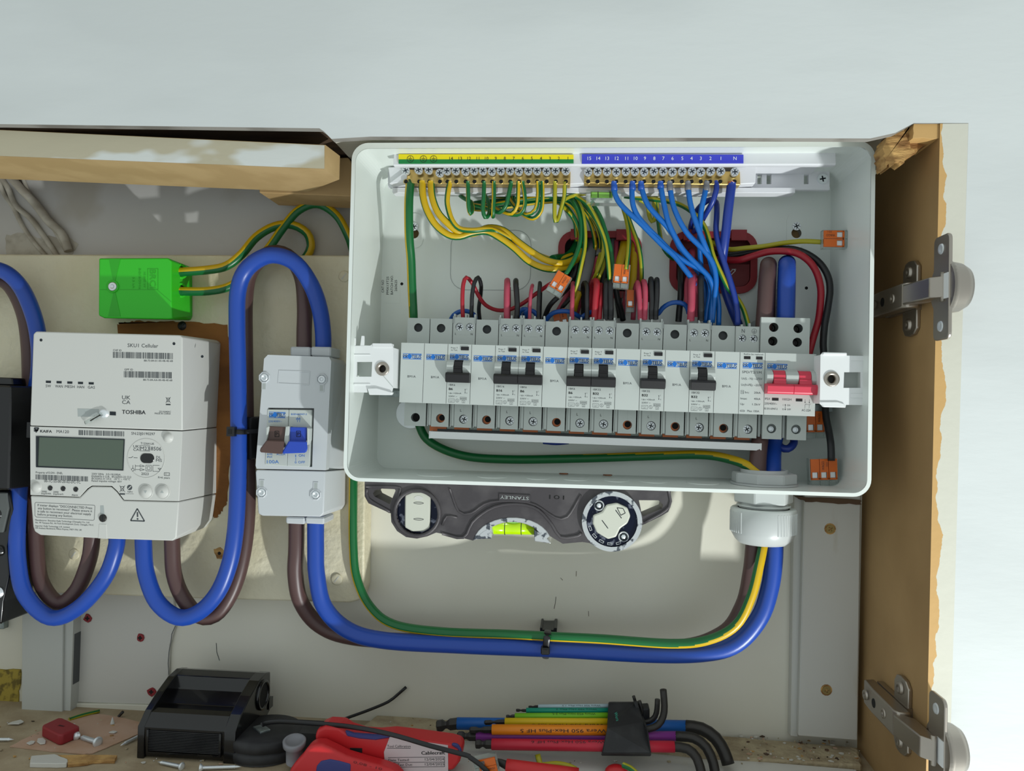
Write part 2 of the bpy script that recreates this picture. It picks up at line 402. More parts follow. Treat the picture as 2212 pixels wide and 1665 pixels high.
def screw_obj(kind, x, z, d, parent, name='screw', a=0, label=None):
    """instances of shared screw meshes; (x,z,d) in the parent's authoring frame"""
    if kind not in _sd:
        g = G()
        if kind == 'bar': g.lathe([(2.6, -3), (2.6, 0)], (0, 0, 0), (0, 0, 1), 'steel', 18, cap=False); screwhead(g, 0, 0, 0, 3.15, 'steel', .4, 1.4, 'slotb')
        elif kind == 'mod': screwhead(g, 0, 0, 0, 3.0, 'steel', .3, 1.0)
        elif kind == 'pan': screwhead(g, 0, 0, 0, 3.3, 'steel', .3, 1.3)
        elif kind == 'wood': screwhead(g, 0, 0, 0, 3.2, 'brassm', .6, .8, pz=False)
        elif kind == 'big': screwhead(g, 0, 0, 0, 3.9, 'steel', .2, 1.6, pz=False)
        elif kind == 'iso': g.lathe([(2.9, 0), (2.9, 1.5), (1.6, 2.0), (1.6, 1.0), (0, 1.0)], (0, 0, 0), (0, 0, 1), 'steel', 16, cap=False)
        elif kind == 'hinge': g.lathe([(3.4, 0), (3.0, 1.2), (1.8, 1.8), (1.2, .8), (0, .8)], (0, 0, 0), (0, 0, 1), 'chrome', 16, cap=False)
        me = bpy.data.meshes.new('screw_' + kind); bmesh.ops.scale(g.bm, verts=g.bm.verts, vec=(.001,) * 3); g.bm.to_mesh(me); g.bm.free()
        for m in g.mats: me.materials.append(m)
        _sd[kind] = me
    o = link(bpy.data.objects.new(name, _sd[kind]), parent); o.location = (V(x, z, d) - orgof(parent)) * .001; o.rotation_euler = (0, a, 0)
    if label: o['label'] = label
    return o
def copy_tree(o, parent=None):
    c = o.copy(); SC.collection.objects.link(c); c.parent = parent
    for ch in list(o.children): copy_tree(ch, c)
    return c
# ------------------------------------------------------------------ the setting
def fi(Z): return 393.0 + (Z + 0) * .0215 + 3      # inner front edge of the right-hand panel
_a = P(2030, 300, 120); _b = P(2004, 1500, 120); _c = P(2091, 300, 120); _d = P(2056, 1500, 120); _e = P(1862, 1090, -8); _g = P(1855, 1440, -8)
def lz(p, q, Z): return p[0] + (q[0] - p[0]) * (Z - p[1]) / (q[1] - p[1])
ti, to_, tb = (lambda Z: lz(_a, _b, Z)), (lambda Z: lz(_c, _d, Z)), (lambda Z: lz(_e, _g, Z))
g = G()
hole = [(-420, 5.5), P(0, 268, 120), P(690, 277, 120), P(700, 284, 120), P(716, 300, 120), P(800, 295, 120), P(1300, 297, 120), P(1880, 299, 120), P(1934, 287, 120), P(1974, 266, 120), (to_(-1), P(2091, 266, 120)[1]), (to_(-120), -120), (to_(-240), -240), (to_(-452), -452.4), (-420, -452.4)]
g.plate([(-900, -900), (1100, -900), (1100, 600), (-900, 600)], [hole], 113, 120, 'wallw', 'soffit', back=True)
wf = tag(g.build('wall_front'), kind='structure')
g = G(); g.box(-420, -16, 6.5, 30, -8, 102, 'darkwood'); tag(g.build('ceiling'), kind='structure')
g = G(); g.box(-16, 395, 4, 28, -8, 101, 'wallin'); tag(g.build('ceiling'), kind='structure')
g = G(); g.box(-420, 412, -470, 30, -26, -8, 'wallin'); wb = tag(g.build('wall_back'), kind='structure')
g = G(); g.box(-420, -8, P(300, 565, -7)[1], 6, -8, -6.6, 'wallup'); g.build('upper_paint', wb)
g = G(); g.pext('l', [(463, 400), (1060, 395), (1075, 600), (1040, 720), (1035, 860), (1030, 920), (1020, 1085), (640, 1075), (450, 1068)], -8, -5, 'panelw', .6); g.build('patch_panel', wb)
g = G(); g.pext('l', [(452, 1076), (760, 1082), (1020, 1092), (1010, 1150), (860, 1146), (450, 1130)], -8, -3, 'wallin', .5); g.build('floor_batten', wb)
# hairline cracks in the paint and scuffs
g = G()
for pts in ([(1075, 600), (1052, 650), (1048, 700), (1035, 760), (1030, 830), (1035, 900)], [(1325, 705), (1328, 760), (1345, 812)], [(660, 400), (652, 430), (658, 470), (650, 500)]):
    g.pline('l', pts, .5, -7.9 + 3.1 if pts[0][0] == 1075 else -7.9, 'pgrey')
for pts in ([(1355, 825), (1350, 870), (1342, 905)], [(1385, 700), (1400, 716)], [(1570, 920), (1572, 955)], [(1490, 655), (1488, 690)]): g.pline('v', pts, .35, -7.9, 'darkwood')
g.build('crack', wb)
g = G(); g.box(-420, 411, -470, -452, -8, 119.5, 'dust'); fl = tag(g.build('floor'), kind='structure')
# left side wall, out of frame but real
g = G(); g.box(-438, -420, -470, 30, -8, 102, 'wallin'); tag(g.build('wall_left'), kind='structure')
# right-hand panel of the cupboard (bare MDF, painted front edge)
def panmat():
    m = mat('mdf_side_panel', 'a98a5c', .8, bump=.25, bs=350, bdist=.0003); N = m.node_tree.nodes; L = m.node_tree.links; b = N['Principled BSDF']
    tc = N.new('ShaderNodeTexCoord'); n = N.new('ShaderNodeTexNoise'); n.inputs['Scale'].default_value = 9; n.inputs['Detail'].default_value = 5; L.new(tc.outputs['Object'], n.inputs[0])
    r = N.new('ShaderNodeValToRGB'); r.color_ramp.elements[0].position = .35; r.color_ramp.elements[1].position = .7
    r.color_ramp.elements[0].color = lin('96774c'); r.color_ramp.elements[1].color = lin('b08f60'); L.new(n.outputs[0], r.inputs[0]); L.new(r.outputs[0], b.inputs[0]); return m
def edgemat(lo_, hi):
    """front edge: bare board near the inside, flaking cream paint beyond"""
    m = mat('flaking_edge_paint', 'c9c6b2', .6, bump=.4, bs=120, bdist=.0005); N = m.node_tree.nodes; L = m.node_tree.links; b = N['Principled BSDF']
    tc = N.new('ShaderNodeTexCoord'); sp = N.new('ShaderNodeSeparateXYZ'); L.new(tc.outputs['Object'], sp.inputs[0])
    n = N.new('ShaderNodeTexNoise'); n.inputs['Scale'].default_value = 38; n.inputs['Detail'].default_value = 6; L.new(tc.outputs['Object'], n.inputs[0])
    ma = N.new('ShaderNodeMath'); ma.operation = 'MULTIPLY_ADD'; L.new(sp.outputs[2], ma.inputs[0]); ma.inputs[1].default_value = -(lo_[0] - hi[0]) / (lo_[1] - hi[1]); L.new(sp.outputs[0], ma.inputs[2])
    m2 = N.new('ShaderNodeMath'); m2.operation = 'MULTIPLY_ADD'; L.new(n.outputs[0], m2.inputs[0]); m2.inputs[1].default_value = .016; L.new(ma.outputs[0], m2.inputs[2])
    base = (hi[0] - (lo_[0] - hi[0]) / (lo_[1] - hi[1]) * hi[1]) * .001
    r = N.new('ShaderNodeMath'); r.operation = 'GREATER_THAN'; L.new(m2.outputs[0], r.inputs[0]); r.inputs[1].default_value = base + .0118
    mx = N.new('ShaderNodeMix'); mx.data_type = 'RGBA'; mx.inputs[6].default_value = lin('c79f64'); mx.inputs[7].default_value = lin('cfcdbf'); L.new(r.outputs[0], mx.inputs[0]); L.new(mx.outputs[2], b.inputs[0]); return m
M['panel'] = panmat(); M['edge'] = edgemat(_b, _a)
g = G(); zs = [P(2040, 267, 120)[1], -120, -240, -350, -452]
for za, zb in zip(zs, zs[1:]):
    A = [V(ti(za), za, 120), V(to_(za), za, 120), V(to_(zb), zb, 120), V(ti(zb), zb, 120)]; B = [V(tb(za), za, -8), V(tb(za) + 18, za, -8), V(tb(zb) + 18, zb, -8), V(tb(zb), zb, -8)]
    g.poly(A, [(0, 1, 2, 3)], 'edge')
    g.poly([A[0], A[3], B[3], B[0]], [(0, 1, 2, 3)], 'panel'); g.poly([A[1], A[2], B[2], B[1]], [(0, 1, 2, 3)], 'panel')
    g.poly(B, [(3, 2, 1, 0)], 'panel')
za = zs[0]; g.poly([V(ti(za), za, 120), V(to_(za), za, 120), V(tb(za) + 18, za, -8), V(tb(za), za, -8)], [(0, 1, 2, 3)], 'panel')
pr = tag(g.build('wall_right'), kind='structure')
# snapped lintel timber at the top right corner
def rough(pts, d0, d1, m, jit=1.4, n=4, seed=3, fr='h', Dp=None):
    R = random.Random(seed); q = [P(x, y, d1 if Dp is None else Dp, fr) for x, y in pts]; r = []
    for (a, b) in zip(q, q[1:] + q[:1]):
        for k in range(n): t = k / n; r.append((a[0] + (b[0]-a[0]) * t + R.uniform(-jit, jit) * (k > 0), a[1] + (b[1]-a[1]) * t + R.uniform(-jit, jit) * (k > 0)))
    return r
g = G()
g.ext(rough([(706, 150), (760, 105), (890, 45), (895, 60), (880, 140), (862, 165), (900, 235), (830, 285), (760, 320), (712, 338), (700, 250)], 60, 112, 'rawwood', 1.6, 4, 5), 'd', 96, 112, 'rawwood', .7)
g.build('torn_end')
bt = bpy.data.objects['torn_end']; bt.name = 'broken_timber'
tag(bt, 'splintered stump of raw timber in the top right corner of the cupboard', 'timber')
g = G(); g.ext(rough([(890, 45), (1058, 50), (1062, 140), (1050, 150), (900, 148), (880, 150)], 80, 118, 'creamwood', .4, 3, 8), 'd', 84, 118.5, 'edge', .4)
g.build('painted_face', bt)
g = G(); g.ext(rough([(860, 152), (1055, 148), (1020, 175), (930, 215), (880, 260), (800, 280), (790, 230)], 80, 108, 'rawwood', 1.2, 4, 9), 'd', 88, 108, 'rawwood', .5); g.build('splinter', bt)

# cream meter board
g = G()
def mp(D): return [P(-500, 545, D), P(60, 549, D), P(755, 551, D), P(787, 600, D), P(789, 1040, D), P(786, 1270, D), P(778, 1296, D), P(755, 1302, D), P(400, 1292, D), P(0, 1276, D), P(-500, 1262, D)]
g.ext(mp(14), 'd', -7.5, 14, 'cream', 1.6, 2)
board = tag(g.single('meter_board', 'cream textured backing board carrying the meter and the isolator', 'board'))
g = G()
pts = [(848, 40), (860, 25), (980, 12), (1180, 15), (1400, 20), (1640, 40), (1660, 300), (1662, 900), (1640, 1300), (1600, 1380), (1580, 1395), (1560, 1425), (1500, 1410), (1100, 1000), (850, 400)]
R_ = random.Random(4); q = []
for (a, b) in zip(pts, pts[1:] + pts[:1]):
    for k in range(7): t = k / 7; q.append(P(a[0] + (b[0]-a[0]) * t + R_.uniform(-7, 7), a[1] + (b[1]-a[1]) * t + R_.uniform(-7, 7), 14, 'm'))
g.ext(q, 'd', 13.5, 14.35, 'brownboard'); g.build('bare_patch', board, 'rough brown unpainted patch of the board')
for fr, x, y, k in (('m', 1310, 45, 0), ('i', 548, 160, 1), ('i', 515, 1520, 1), ('p', 160, 1197, 1)):
    a = P(x, y, 14.4, fr); g = G()
    if k: g.lathe([(4.6, 0), (4.6, .8), (4.0, 1.2), (0, 1.0)], (a[0], a[1], 14), (0, 0, 1), 'cream', 20)
    else: g.lathe([(3.8, 0), (3.6, .9), (0, 1.2)], (a[0], a[1], 14), (0, 0, 1), 'dsteel', 20)
    g.ext(rotp([(-3, -.4), (3, -.4), (3, .4), (-3, .4)], .9, a[0], a[1]), 'd', 15.0, 15.3, 'slot' if not k else 'panelw'); g.build('screw', board, None if k else 'dark slotted screw head')
a = P(1345, 155, 14, 'l'); g = G(); g.plate(rough([(1310, 130), (1350, 118), (1382, 150), (1375, 185), (1330, 188)], 0, 0, 'x', .6, 3, 2, 'l', 14), [], 14, 14.4, 'rawwood'); g.cyl((a[0], a[1], 14.4), (0, 0, 1), 1.4, .2, 'hole', 10); g.build('screw_hole', board, 'torn screw hole with bare wood edges')

# hanging batten top left
g = G()
D1, D2 = 112, 49
zt = P(0, 288, D1)[1]; A = [P(-400, 262, D1), P(703, 313, D1), P(703, 366, D1), P(-400, 322, D1)]
bm_ = P(730, 392, 84); e2 = P(620, 417, D2)
z0 = A[2][1]; x1 = A[1][0]
top = [(A[0][0], D1), (x1, D1), (x1 + 3, 88), (x1 - 34, D2), (A[0][0], D2)]
zl, zr = A[3][1], A[2][1]; tl, tr = A[0][1], A[1][1]; xl = A[0][0]
def zz(x, a, b): return a + (b - a) * (x - xl) / (x1 - xl)
g.loft([V(x, zz(x, zl, zr), d) for x, d in top], [V(x, zz(x, tl, tr), d) for x, d in top], 'mdflt')
g.poly([V(*P(-400, 262.6, D1), D1 + .15), V(*P(701, 314, D1), D1 + .15), V(*P(701, 364.5, D1), D1 + .15), V(*P(-400, 321, D1), D1 + .15)], [(0, 1, 2, 3)], 'creamwood')
tag(g.single('shelf_batten', 'sawn batten with a scraped cream front edge hanging above the green box', 'board'))
g = G(); g.pext('p', [(560, 345), (752, 340), (764, 362), (764, 424), (560, 416)], 6, 46, 'mdf', .5)
tag(g.single('cut_block', 'short dark wooden block tucked behind the batten end beside the enclosure', 'timber block'))

# right-hand battens on the back wall
g = G(); g.pext('p', [(1738, 1060), (1860, 1060), (1853, 1600), (1725, 1590)], -8, 8, 'batten', .8, Dp=8); vb = tag(g.build('trim_1'), kind='structure')
g = G(); g.pext('p', [(1716, 1060), (1737, 1060), (1724, 1592), (1708, 1590)], -8, 1, 'batten', .5, Dp=1); tag(g.build('trim_2'), kind='structure')
for i, (x, y) in enumerate(((1793, 1142), (1785, 1490))):
    a = P(x, y, 8); g = G(); g.plate(rotp(circ(0, 0, 4.4, 12), .3 * i, a[0], a[1]), [], 8, 8.25, 'rawwood'); g.build('chipped_paint', vb)
    screw_obj('wood', a[0], a[1], 8.1, vb, a=.4 * i)
g = G(); g.ext(rough([(1720, 1072), (1860, 1080), (1860, 1090), (1800, 1087), (1740, 1084)], 0, 0, 'x', .7, 5, 6, 'p', 9), 'd', -8, 9, 'darkwood'); g.build('torn_edge', vb, 'rough brown top edge where paint tore off')

# trunking lower left, holes, plugs, tape
g = G(); D = 8
A = [P(48, 1262, D), P(137, 1266, D), P(134, 1556, D), P(46, 1548, D)]
g.ext(A, 'd', -8, D, 'trunk', .5); bx = A[1][0]
z1_, z2_ = P(137, 1372, D)[1], P(137, 1482, D)[1]
g.box(bx - .2, bx + 8.2, z2_ - 26, A[1][1], -8, 5.5, 'trunk', .3); g.box(bx + 7.6, bx + 8.4, z2_, z1_, -6.5, 3.5, 'greyhole')
tk = tag(g.single('conduit_trunking', 'grey plastic trunking upright below the meter board on the left', 'trunking'))
for x, y in ((468, 665), (456, 876)):
    a = P(x, y, -8, 'l'); g = G(); g.plate(circ(a[0], a[1], 2.6, 10, rz=3.2), [], -8, -4.6, 'hole'); g.build('drilled_hole', wb)
for x, y, r in ((540, 552, 3.6), (862, 672, 3.4), (930, 1002, 3.6)):
    a = P(x, y, -5, 'l'); g = G(); R_ = random.Random(int(x)); out = [(a[0] + math.cos(t / 9 * 6.283) * r * R_.uniform(.75, 1.25), a[1] + math.sin(t / 9 * 6.283) * r * R_.uniform(.75, 1.25)) for t in range(9)]
    g.ext(out, 'd', -5.2, -3.9, 'rubber', .3); g.ext(plus(1.8, .6) and [(a[0] + u, a[1] + v) for u, v in plus(1.9, .6)], 'd', -4.2, -3.7, 'hole')
    tag(g.single('wall_plug', {540: 'round red wall plug flush in the panel beside the trunking', 862: 'ragged red wall plug below the meter cable loops, middle of three', 930: 'red wall plug lowest on the panel, just left of the black cover'}[x], 'wall plug'))
g = G(); g.plate(rough([(-60, 865), (125, 868), (125, 960), (112, 1000), (112, 1092), (0, 1090), (-60, 1080)], 0, 0, 'x', .5, 4, 3, 'l', -7), [], -8, -6.6, 'tape')
tag(g.single('mesh_tape', 'yellow perforated tape stuck low on the wall at the far left', 'tape'))
g = G(); g.pext('l', [(-40, 440), (25, 455), (22, 620), (-40, 620)], -8, -2, 'galv', .4)
for k in range(3): a = P(6, 500 + 40 * k, -2, 'l'); g.cyl((a[0], a[1], -2), (0, 0, 1), 1.1, .1, 'hole', 8)
tag(g.single('metal_strap', 'perforated metal strap below the black cutout at the left edge', 'strap'))

# black supply cutout at the left edge
t = thing('supply_cutout', 'black fused supply cutout cut off by the left edge of the photo', 'cutout', PD(10, 1350, 14))
g = G(); g.pext('p', [(-120, 826), (22, 833), (23, 870), (22, 940), (18, 1058), (-120, 1050)], 14, 62, 'black', 1.2); g.build('fuse_carrier', t)
g = G(); g.pext('p', [(-120, 1056), (18, 1060), (28, 1100), (24, 1140), (14, 1180), (20, 1240), (6, 1300), (2, 1348), (-120, 1340)], 14, 48, 'blackg', 1.5, 2); g.build('base', t)
g = G(); g.pext('p', [(-60, 812), (26, 816), (28, 832), (-60, 830)], 20, 44, 'blackg', .8); g.build('latch', t)
for y in (1110, 1190, 1280):
    a = P(-4, y, 48); g = G(); g.lathe([(4.5, 0), (4.5, 3), (2.5, 3.5), (2.5, 2), (0, 2)], (a[0], a[1], 47.5), (0, 0, 1), 'steel' if y == 1280 else 'blackg', 18); g.build('terminal_screw', t)
g = G(); g.pext('p', [(-90, 1062), (14, 1064), (18, 1098), (6, 1150), (-90, 1150)], 48, 50, 'clear', .6); g.build('clear_shroud', t)

# old painted-over cables upper left
OC = [([(-60, 250), (40, 400), (95, 520), (185, 600), (255, 690), (330, 800), (380, 880)], 2.3, 'thin painted-over cable in the middle of the bunch at the upper left'),
      ([(60, 340), (130, 420), (215, 510), (300, 620), (380, 700), (420, 800)], 3.6, 'thickest painted-over cable of the bunch at the upper left'),
      ([(-30, 300), (20, 440), (80, 530), (140, 650), (210, 750), (290, 840)], 1.9, 'thin painted-over cable leftmost of the bunch at the upper left'),
      ([(130, 330), (190, 470), (290, 600), (350, 700), (400, 790)], 1.7, 'thin painted-over cable along the right side of the thickest one')]
for p_, r, l in OC:
    g = G(); g.tube([PD(x, y, -8 + r * .8 + (3 if r > 3 else 1.5), 'g') for x, y in p_], r, 'whc', 10); tag(g.single('old_cable', l, 'cable', group='old painted-over cables'))
g = G()   # plaster smears left by paint around them
tag_ = rough([(40, 700), (160, 690), (230, 720), (420, 700), (480, 760), (430, 830), (40, 830)], 0, 0, 'x', 1.5, 5, 12, 'g', -6.5)
g.plate(tag_, [], -6.7, -6.3, 'whc'); g.build('rough_patch', wb)

# floor dressing
def zpoly(fr, pts, Z, jit=0, n=1, seed=1):
    R = random.Random(seed); q = [PZ(x, y, Z, fr) for x, y in pts]; r = []
    for a, b in zip(q, q[1:] + q[:1]):
        for k in range(n): t = k / n; r.append((a[0] + (b[0]-a[0]) * t + R.uniform(-jit, jit) * (k > 0), a[2] + (b[2]-a[2]) * t + R.uniform(-jit, jit) * (k > 0)))
    return r
g = G(); q = zpoly('p', [(756, 1592), (790, 1560), (826, 1532), (950, 1552), (1250, 1562), (1600, 1590), (1852, 1612), (1862, 1650), (1560, 1634), (1300, 1612), (1000, 1592), (880, 1586)], -446, .8, 5, 3)
q = [(x, max(-7.5, d)) for x, d in q]; g.ext(q, 'z', -452, -446.5, 'plaster', 1.2); g.build('plaster_ledge', fl, 'sandy broken plaster ridge along the back wall')
g = G(); q = zpoly('p', [(800, 1596), (1000, 1594), (1300, 1614), (1560, 1637), (1850, 1660), (1862, 1760), (820, 1720)], -448, .4, 3, 5)
q = [(min(x, 386), min(d, 101)) for x, d in q]; g.ext(q, 'z', -452, -448.5, 'panelw', .5); g.build('white_board', fl)
g = G(); q = zpoly('f', [(155, 965), (400, 840), (690, 700), (1000, 560), (1200, 480), (1560, 450), (1900, 500), (2230, 580), (2230, 760), (1900, 900), (1480, 1075), (1300, 1085), (800, 1045)], -451, .5, 4, 5)
q = [(x, max(d, -2)) for x, d in q]; g.ext(q, 'z', -451.8, -451.2, 'paper'); tag(g.single('paper_sheet', 'pinkish brown sheet of paper lying under the red plug on the floor', 'paper'))
g = G(); g.ext(zpoly('f', [(900, 1100), (1350, 1095), (1870, 1105), (1830, 1185), (1480, 1190), (1400, 1215), (1080, 1245), (1060, 1150)], -449, .4, 3, 5), 'z', -451.9, -449.2, 'rawwood', .3)
sp = g.single('wood_splinter', 'orange wood splinter with flaking white paint in front of the paper', 'splinter')
g = G(); g.ext(zpoly('f', [(500, 1130), (870, 1100), (1075, 1180), (1060, 1245), (900, 1255), (475, 1245)], -449, .4, 4, 7), 'z', -451.9, -448.6, 'panelw', .3); g.build('paint_flake', sp, 'pale green-white paint on the splinter')
g = G(); R_ = random.Random(11)
for k in range(420):
    x = R_.uniform(-20, 1900); y = R_.uniform(1545, 1660)
    if k > 300: x = R_.uniform(1600, 1860); y = R_.uniform(1600, 1660)
    a = PZ(x, y, -451.5)
    if a[2] < -6 or a[2] > 100 or a[0] > 388: continue
    zb = -451.6 if x < 800 else -446.4 if a[2] < 40 else -448.3
    r = R_.choice((.4, .5, .6, .8, 1.3, 1.8)); q = [(a[0] + math.cos(t * 1.257 + k) * r * R_.uniform(.4, 1.4), a[2] + math.sin(t * 1.257 + k) * r * R_.uniform(.4, 1.2)) for t in range(5)]
    g.ext(q, 'z', zb, zb + R_.uniform(.2, .8), R_.choice(('panelw', 'panelw', 'paper', 'rawwood', 'darkwood', 'plaster')))
dbo = g.single('debris', 'loose paint chips and grit scattered over the cupboard floor', 'debris', kind='stuff')

# ------------------------------------------------------------------ the enclosure
BW, BH, BD = 364.9, 242.4, 88
t = CU = thing('consumer_unit', 'open white metal consumer unit enclosure holding the breakers', 'enclosure', (BW / 2, -BH, 0))
g = G(); outer = rrect(0, BW, -BH, 0, 11, 8); inner = rrect(1.6, BW - 1.6, -BH + 1.6, -1.6, 9.4, 8)
g.plate(outer, [inner], 1.5, BD - 1, 'white', back=True)
for f in g.bm.faces: f.smooth = False
g.build('side_wall', t)
g = G(); g.plate(rrect(-.8, BW + .8, -BH - .8, .8, 12, 8), [rrect(1.9, BW - 1.9, -BH + 1.7, -3.2, 9.4, 8)], BD - 1.2, BD, 'white', back=True); g.build('rim', t)
gr = {}
for nm, (x0, y0, x1, y1) in {'a': (1212, 506, 1378, 640), 'b': (1452, 507, 1627, 630)}.items():
    a = P(x0, y0, 0); b = P(x1, y1, 0); gr[nm] = rrect(a[0], b[0], b[1], a[1], 11, 6)
g = G(); kh = []
for x, y in ((1720, 504), (895, 505)):
    a = P(x, y, 0); kh.append(circ(a[0], a[1], 4.2, 16))
g.plate(outer, [gr['a'], gr['b']] + kh, 0, 1.5, 'white', back=True); g.build('back_panel', t)
def ring(o, w):  # inset copy of a rounded rect
    xs = [p[0] for p in o]; zs_ = [p[1] for p in o]; return rrect(min(xs) + w, max(xs) - w, min(zs_) + w, max(zs_) - w, 11 - w, 6)
for nm in gr:
    g = G(); g.plate(ring(gr[nm], -2), [ring(gr[nm], 3.4)], 1.5, 4.5, 'rubber')
    xs = [p[0] for p in gr[nm]]; zt_ = max(p[1] for p in gr[nm])
    for u in (.22, .8): xx = min(xs) + (max(xs) - min(xs)) * u; g.box(xx - 6, xx + 6, zt_ - 5.5, zt_ + 3, 1.6, 6.5, 'rubber', .8)
    g.build('grommet', t, 'red rubber edge grommet')
    g = G(); r_ = ring(gr[nm], .2); g.plate(r_, [], -7.4, -6.9, 'hole' if nm == 'a' else 'rubberd'); g.build('grommet_shade' if nm == 'a' else 'rubber_membrane', t)  # left one: black plate standing in for shade in the gap behind
g = G(); q = ring(gr['b'], 3.6); zm = P(1600, 572, 0)[1]; g.ext([(x, min(z, zm)) for x, z in q if x > P(1545, 560, 0)[0] - 30], 'd', 1.6, 3, 'rubberd', .4); g.pline('z2', [(1010, 1110), (1045, 1075), (1065, 1085), (1030, 1120)], .5, 3, 'label'); g.pline('z2', [(1035, 1075), (1070, 1075)], .5, 3, 'label'); g.build('rubber_flap', t, 'dark red rubber flap in the right grommet')
g = G(); a, b = P(865, 760, 1.5, 'z1'), P(1496, 1246, 1.5, 'z1'); g.plate(rrect(a[0], b[0], b[1], a[1], 13, 6), [rrect(a[0] + .45, b[0] - .45, b[1] + .45, a[1] - .45, 12.6, 6)], 1.5, 1.75, 'modgd'); g.build('knockout', t)  # ring's darker grey stands in for shade in the knockout groove
for (x0, x1, y) in ((902, 985, 1024), (1033, 1097, 1028), (1138, 1188, 1030), (1217, 1270, 1034), (1304, 1357, 1036), (1384, 1441, 1040), (1487, 1553, 1044)):
    a = PZ(x0, y, -BH + 1.7); b = PZ(x1, y, -BH + 1.7); cx = (a[0] + b[0]) / 2; r = (b[0] - a[0]) / 2; cdp = 58
    g = G(); g.tube([(cx + r * math.cos(t_), -BH + 1.5, cdp - 12 + r * .0 + 14 * math.sin(t_)) for t_ in [math.pi * k / 10 for k in range(11)]], .55, 'white', 6); g.build('knockout_edge', t)
for x, y in ((1742, 622), (868, 613)): a = P(x, y, 1.6); g = G(); g.cyl((a[0], a[1], 1.5), (0, 0, 1), 1.25, .12, 'hole', 14); g.build('pilot_hole', t)
for x, y in ((1720, 504), (895, 505)):
    a = P(x, y, 1.6); g = G(); g.plate(rrect(a[0] - 7.5, a[0] + 7.5, a[1] - 12, a[1] + 17, 7, 5), [circ(a[0], a[1], 4.0, 16)], 1.5, 2.1, 'white', 'brassm'); g.build('keyhole_plate', t)
    g = G(); g.cyl((a[0], a[1], -7), (0, 0, 1), 4.4, .8, 'mdf', 16); g.build('wall_behind', t)
    a = P(x, y - 15, 2); screw_obj('pan', a[0], a[1], 2.0, t, name='mounting_screw', label='pan head screw in the keyhole slot')
g = G()
a, b, c_, d_ = [P(x, y, 1.5, 'z1') for x, y in ((300, 1030), (458, 1030), (458, 1345), (300, 1345))]
g.ext([a, b, c_, d_], 'd', 1.5, 1.62, 'white')
for s_, x, x2 in (('CAT NO', 330, 1260), ('PMX13T2S', 368, 1275), ('BATCH NO.', 402, 1275), ('260625', 434, 1250)):
    y2 = {'CAT NO': 1160, 'PMX13T2S': 1133, 'BATCH NO.': 1122, '260625': 1160}[s_]; g.ptext(s_, 'z1', x, x2, x, y2, 20, 1.65, 'pdark')
g.build('batch_label', t, 'grey batch label printed sideways')
# washer hung behind the rail
g = G(); a = P(888, 893, 3); g.plate(circ(a[0], a[1], 12.2, 28), [circ(a[0], a[1], 3.2, 16)], 2.6, 4.2, 'steel', back=True)
tag(g.single('penny_washer', 'large zinc washer behind the bottom left of the breaker row', 'washer'))
# copper offcuts on the bottom edge
for x, y in ((1217, 1023), (1312, 1026)):
    a = PZ(x, y, -BH + 2.2); g = G(); g.tube([(a[0] - 2.6, a[1], a[2]), (a[0] - 3, a[1], a[2] - 1.5), (a[0] + 3, a[1], a[2] - 1.6), (a[0] + 2.8, a[1], a[2] + .5), (a[0] - 2, a[1], a[2] + .6)], .4, 'copper', 6)
    tag(g.single('copper_offcut', 'tiny copper wire offcut in the enclosure bottom, %s of two' % ('left' if x < 1300 else 'right'), 'offcut'))

# terminal bar carrier
t = CA = thing('bar_carrier', 'white moulded carrier along the top of the enclosure holding both terminal bars', 'carrier', PD(1300, 412, 20))
g = G(); x0, x1 = P(838, 340, 50)[0], P(1806, 340, 50)[0]
zt = P(1300, 326, 70)[1]; zm = P(1300, 355, 70)[1]; x0, x1 = P(850, 340, 70)[0], P(1806, 340, 70)[0]
g.ext([(zt, 64), (zt, 69), (zm, 70), (zm - .8, 69), (zm - .5, 64)], 'x', x0, x1, 'bar_w', .3)
g.ext([(zt - 1, 66), (zt - 2.2, 66), (zt - 4, 22), (zt - 2, 22)], 'x', x0 + 4, x1 - 4, 'bar_w', .2)
g.build('label_rail', t)
g = G(); pz = lambda y, D: P(1300, y, D)[1]
def RR(fr, x0, y0, x1, y1, D): a = P(x0, y0, D, fr); b = P(x1, y1, D, fr); return [(a[0], a[1]), (b[0], a[1]), (b[0], b[1]), (a[0], b[1])]
o_ = [P(838, 358, 24), P(1792, 362, 24), P(1792, 410, 24), P(838, 405, 24)]
g.plate(o_, [RR('z2', 1240, 320, 1275, 397, 24), RR('z2', 1313, 320, 1350, 397, 24), RR('z2', 1610, 320, 1647, 397, 24)], 20, 24, 'bar_w')
g.build('fixing_plate', t)
g = G(); g.ext([(pz(408, 30), 34), (pz(408, 30) - 4, 34), (pz(408, 30) - 4, 22), (pz(408, 30), 22)], 'x', P(850, 410, 30)[0], P(1715, 410, 30)[0], 'bar_w', .3)
g.build('bottom_lip', t)
for k, (xx0, xx1) in enumerate(((838, 884), (1224, 1272), (1588, 1634))):
    g = G(); g.pext('p', [(xx0, 361), (xx1, 358), (xx1 - 2, 396), (xx0 + 6, 398)], 22, 42, 'bar_w', .6); g.build('bar_holder', t)
    if k == 0:
        g = G(); g.pext('p', [(872, 372), (884, 372), (884, 394), (840, 396)], 24, 44, 'bar_w', .5); g.build('bar_clip', t)
a = P(1755, 358, 24, 'z2'); screw_obj('big', a[0], a[1], 24, t, name='fixing_screw')
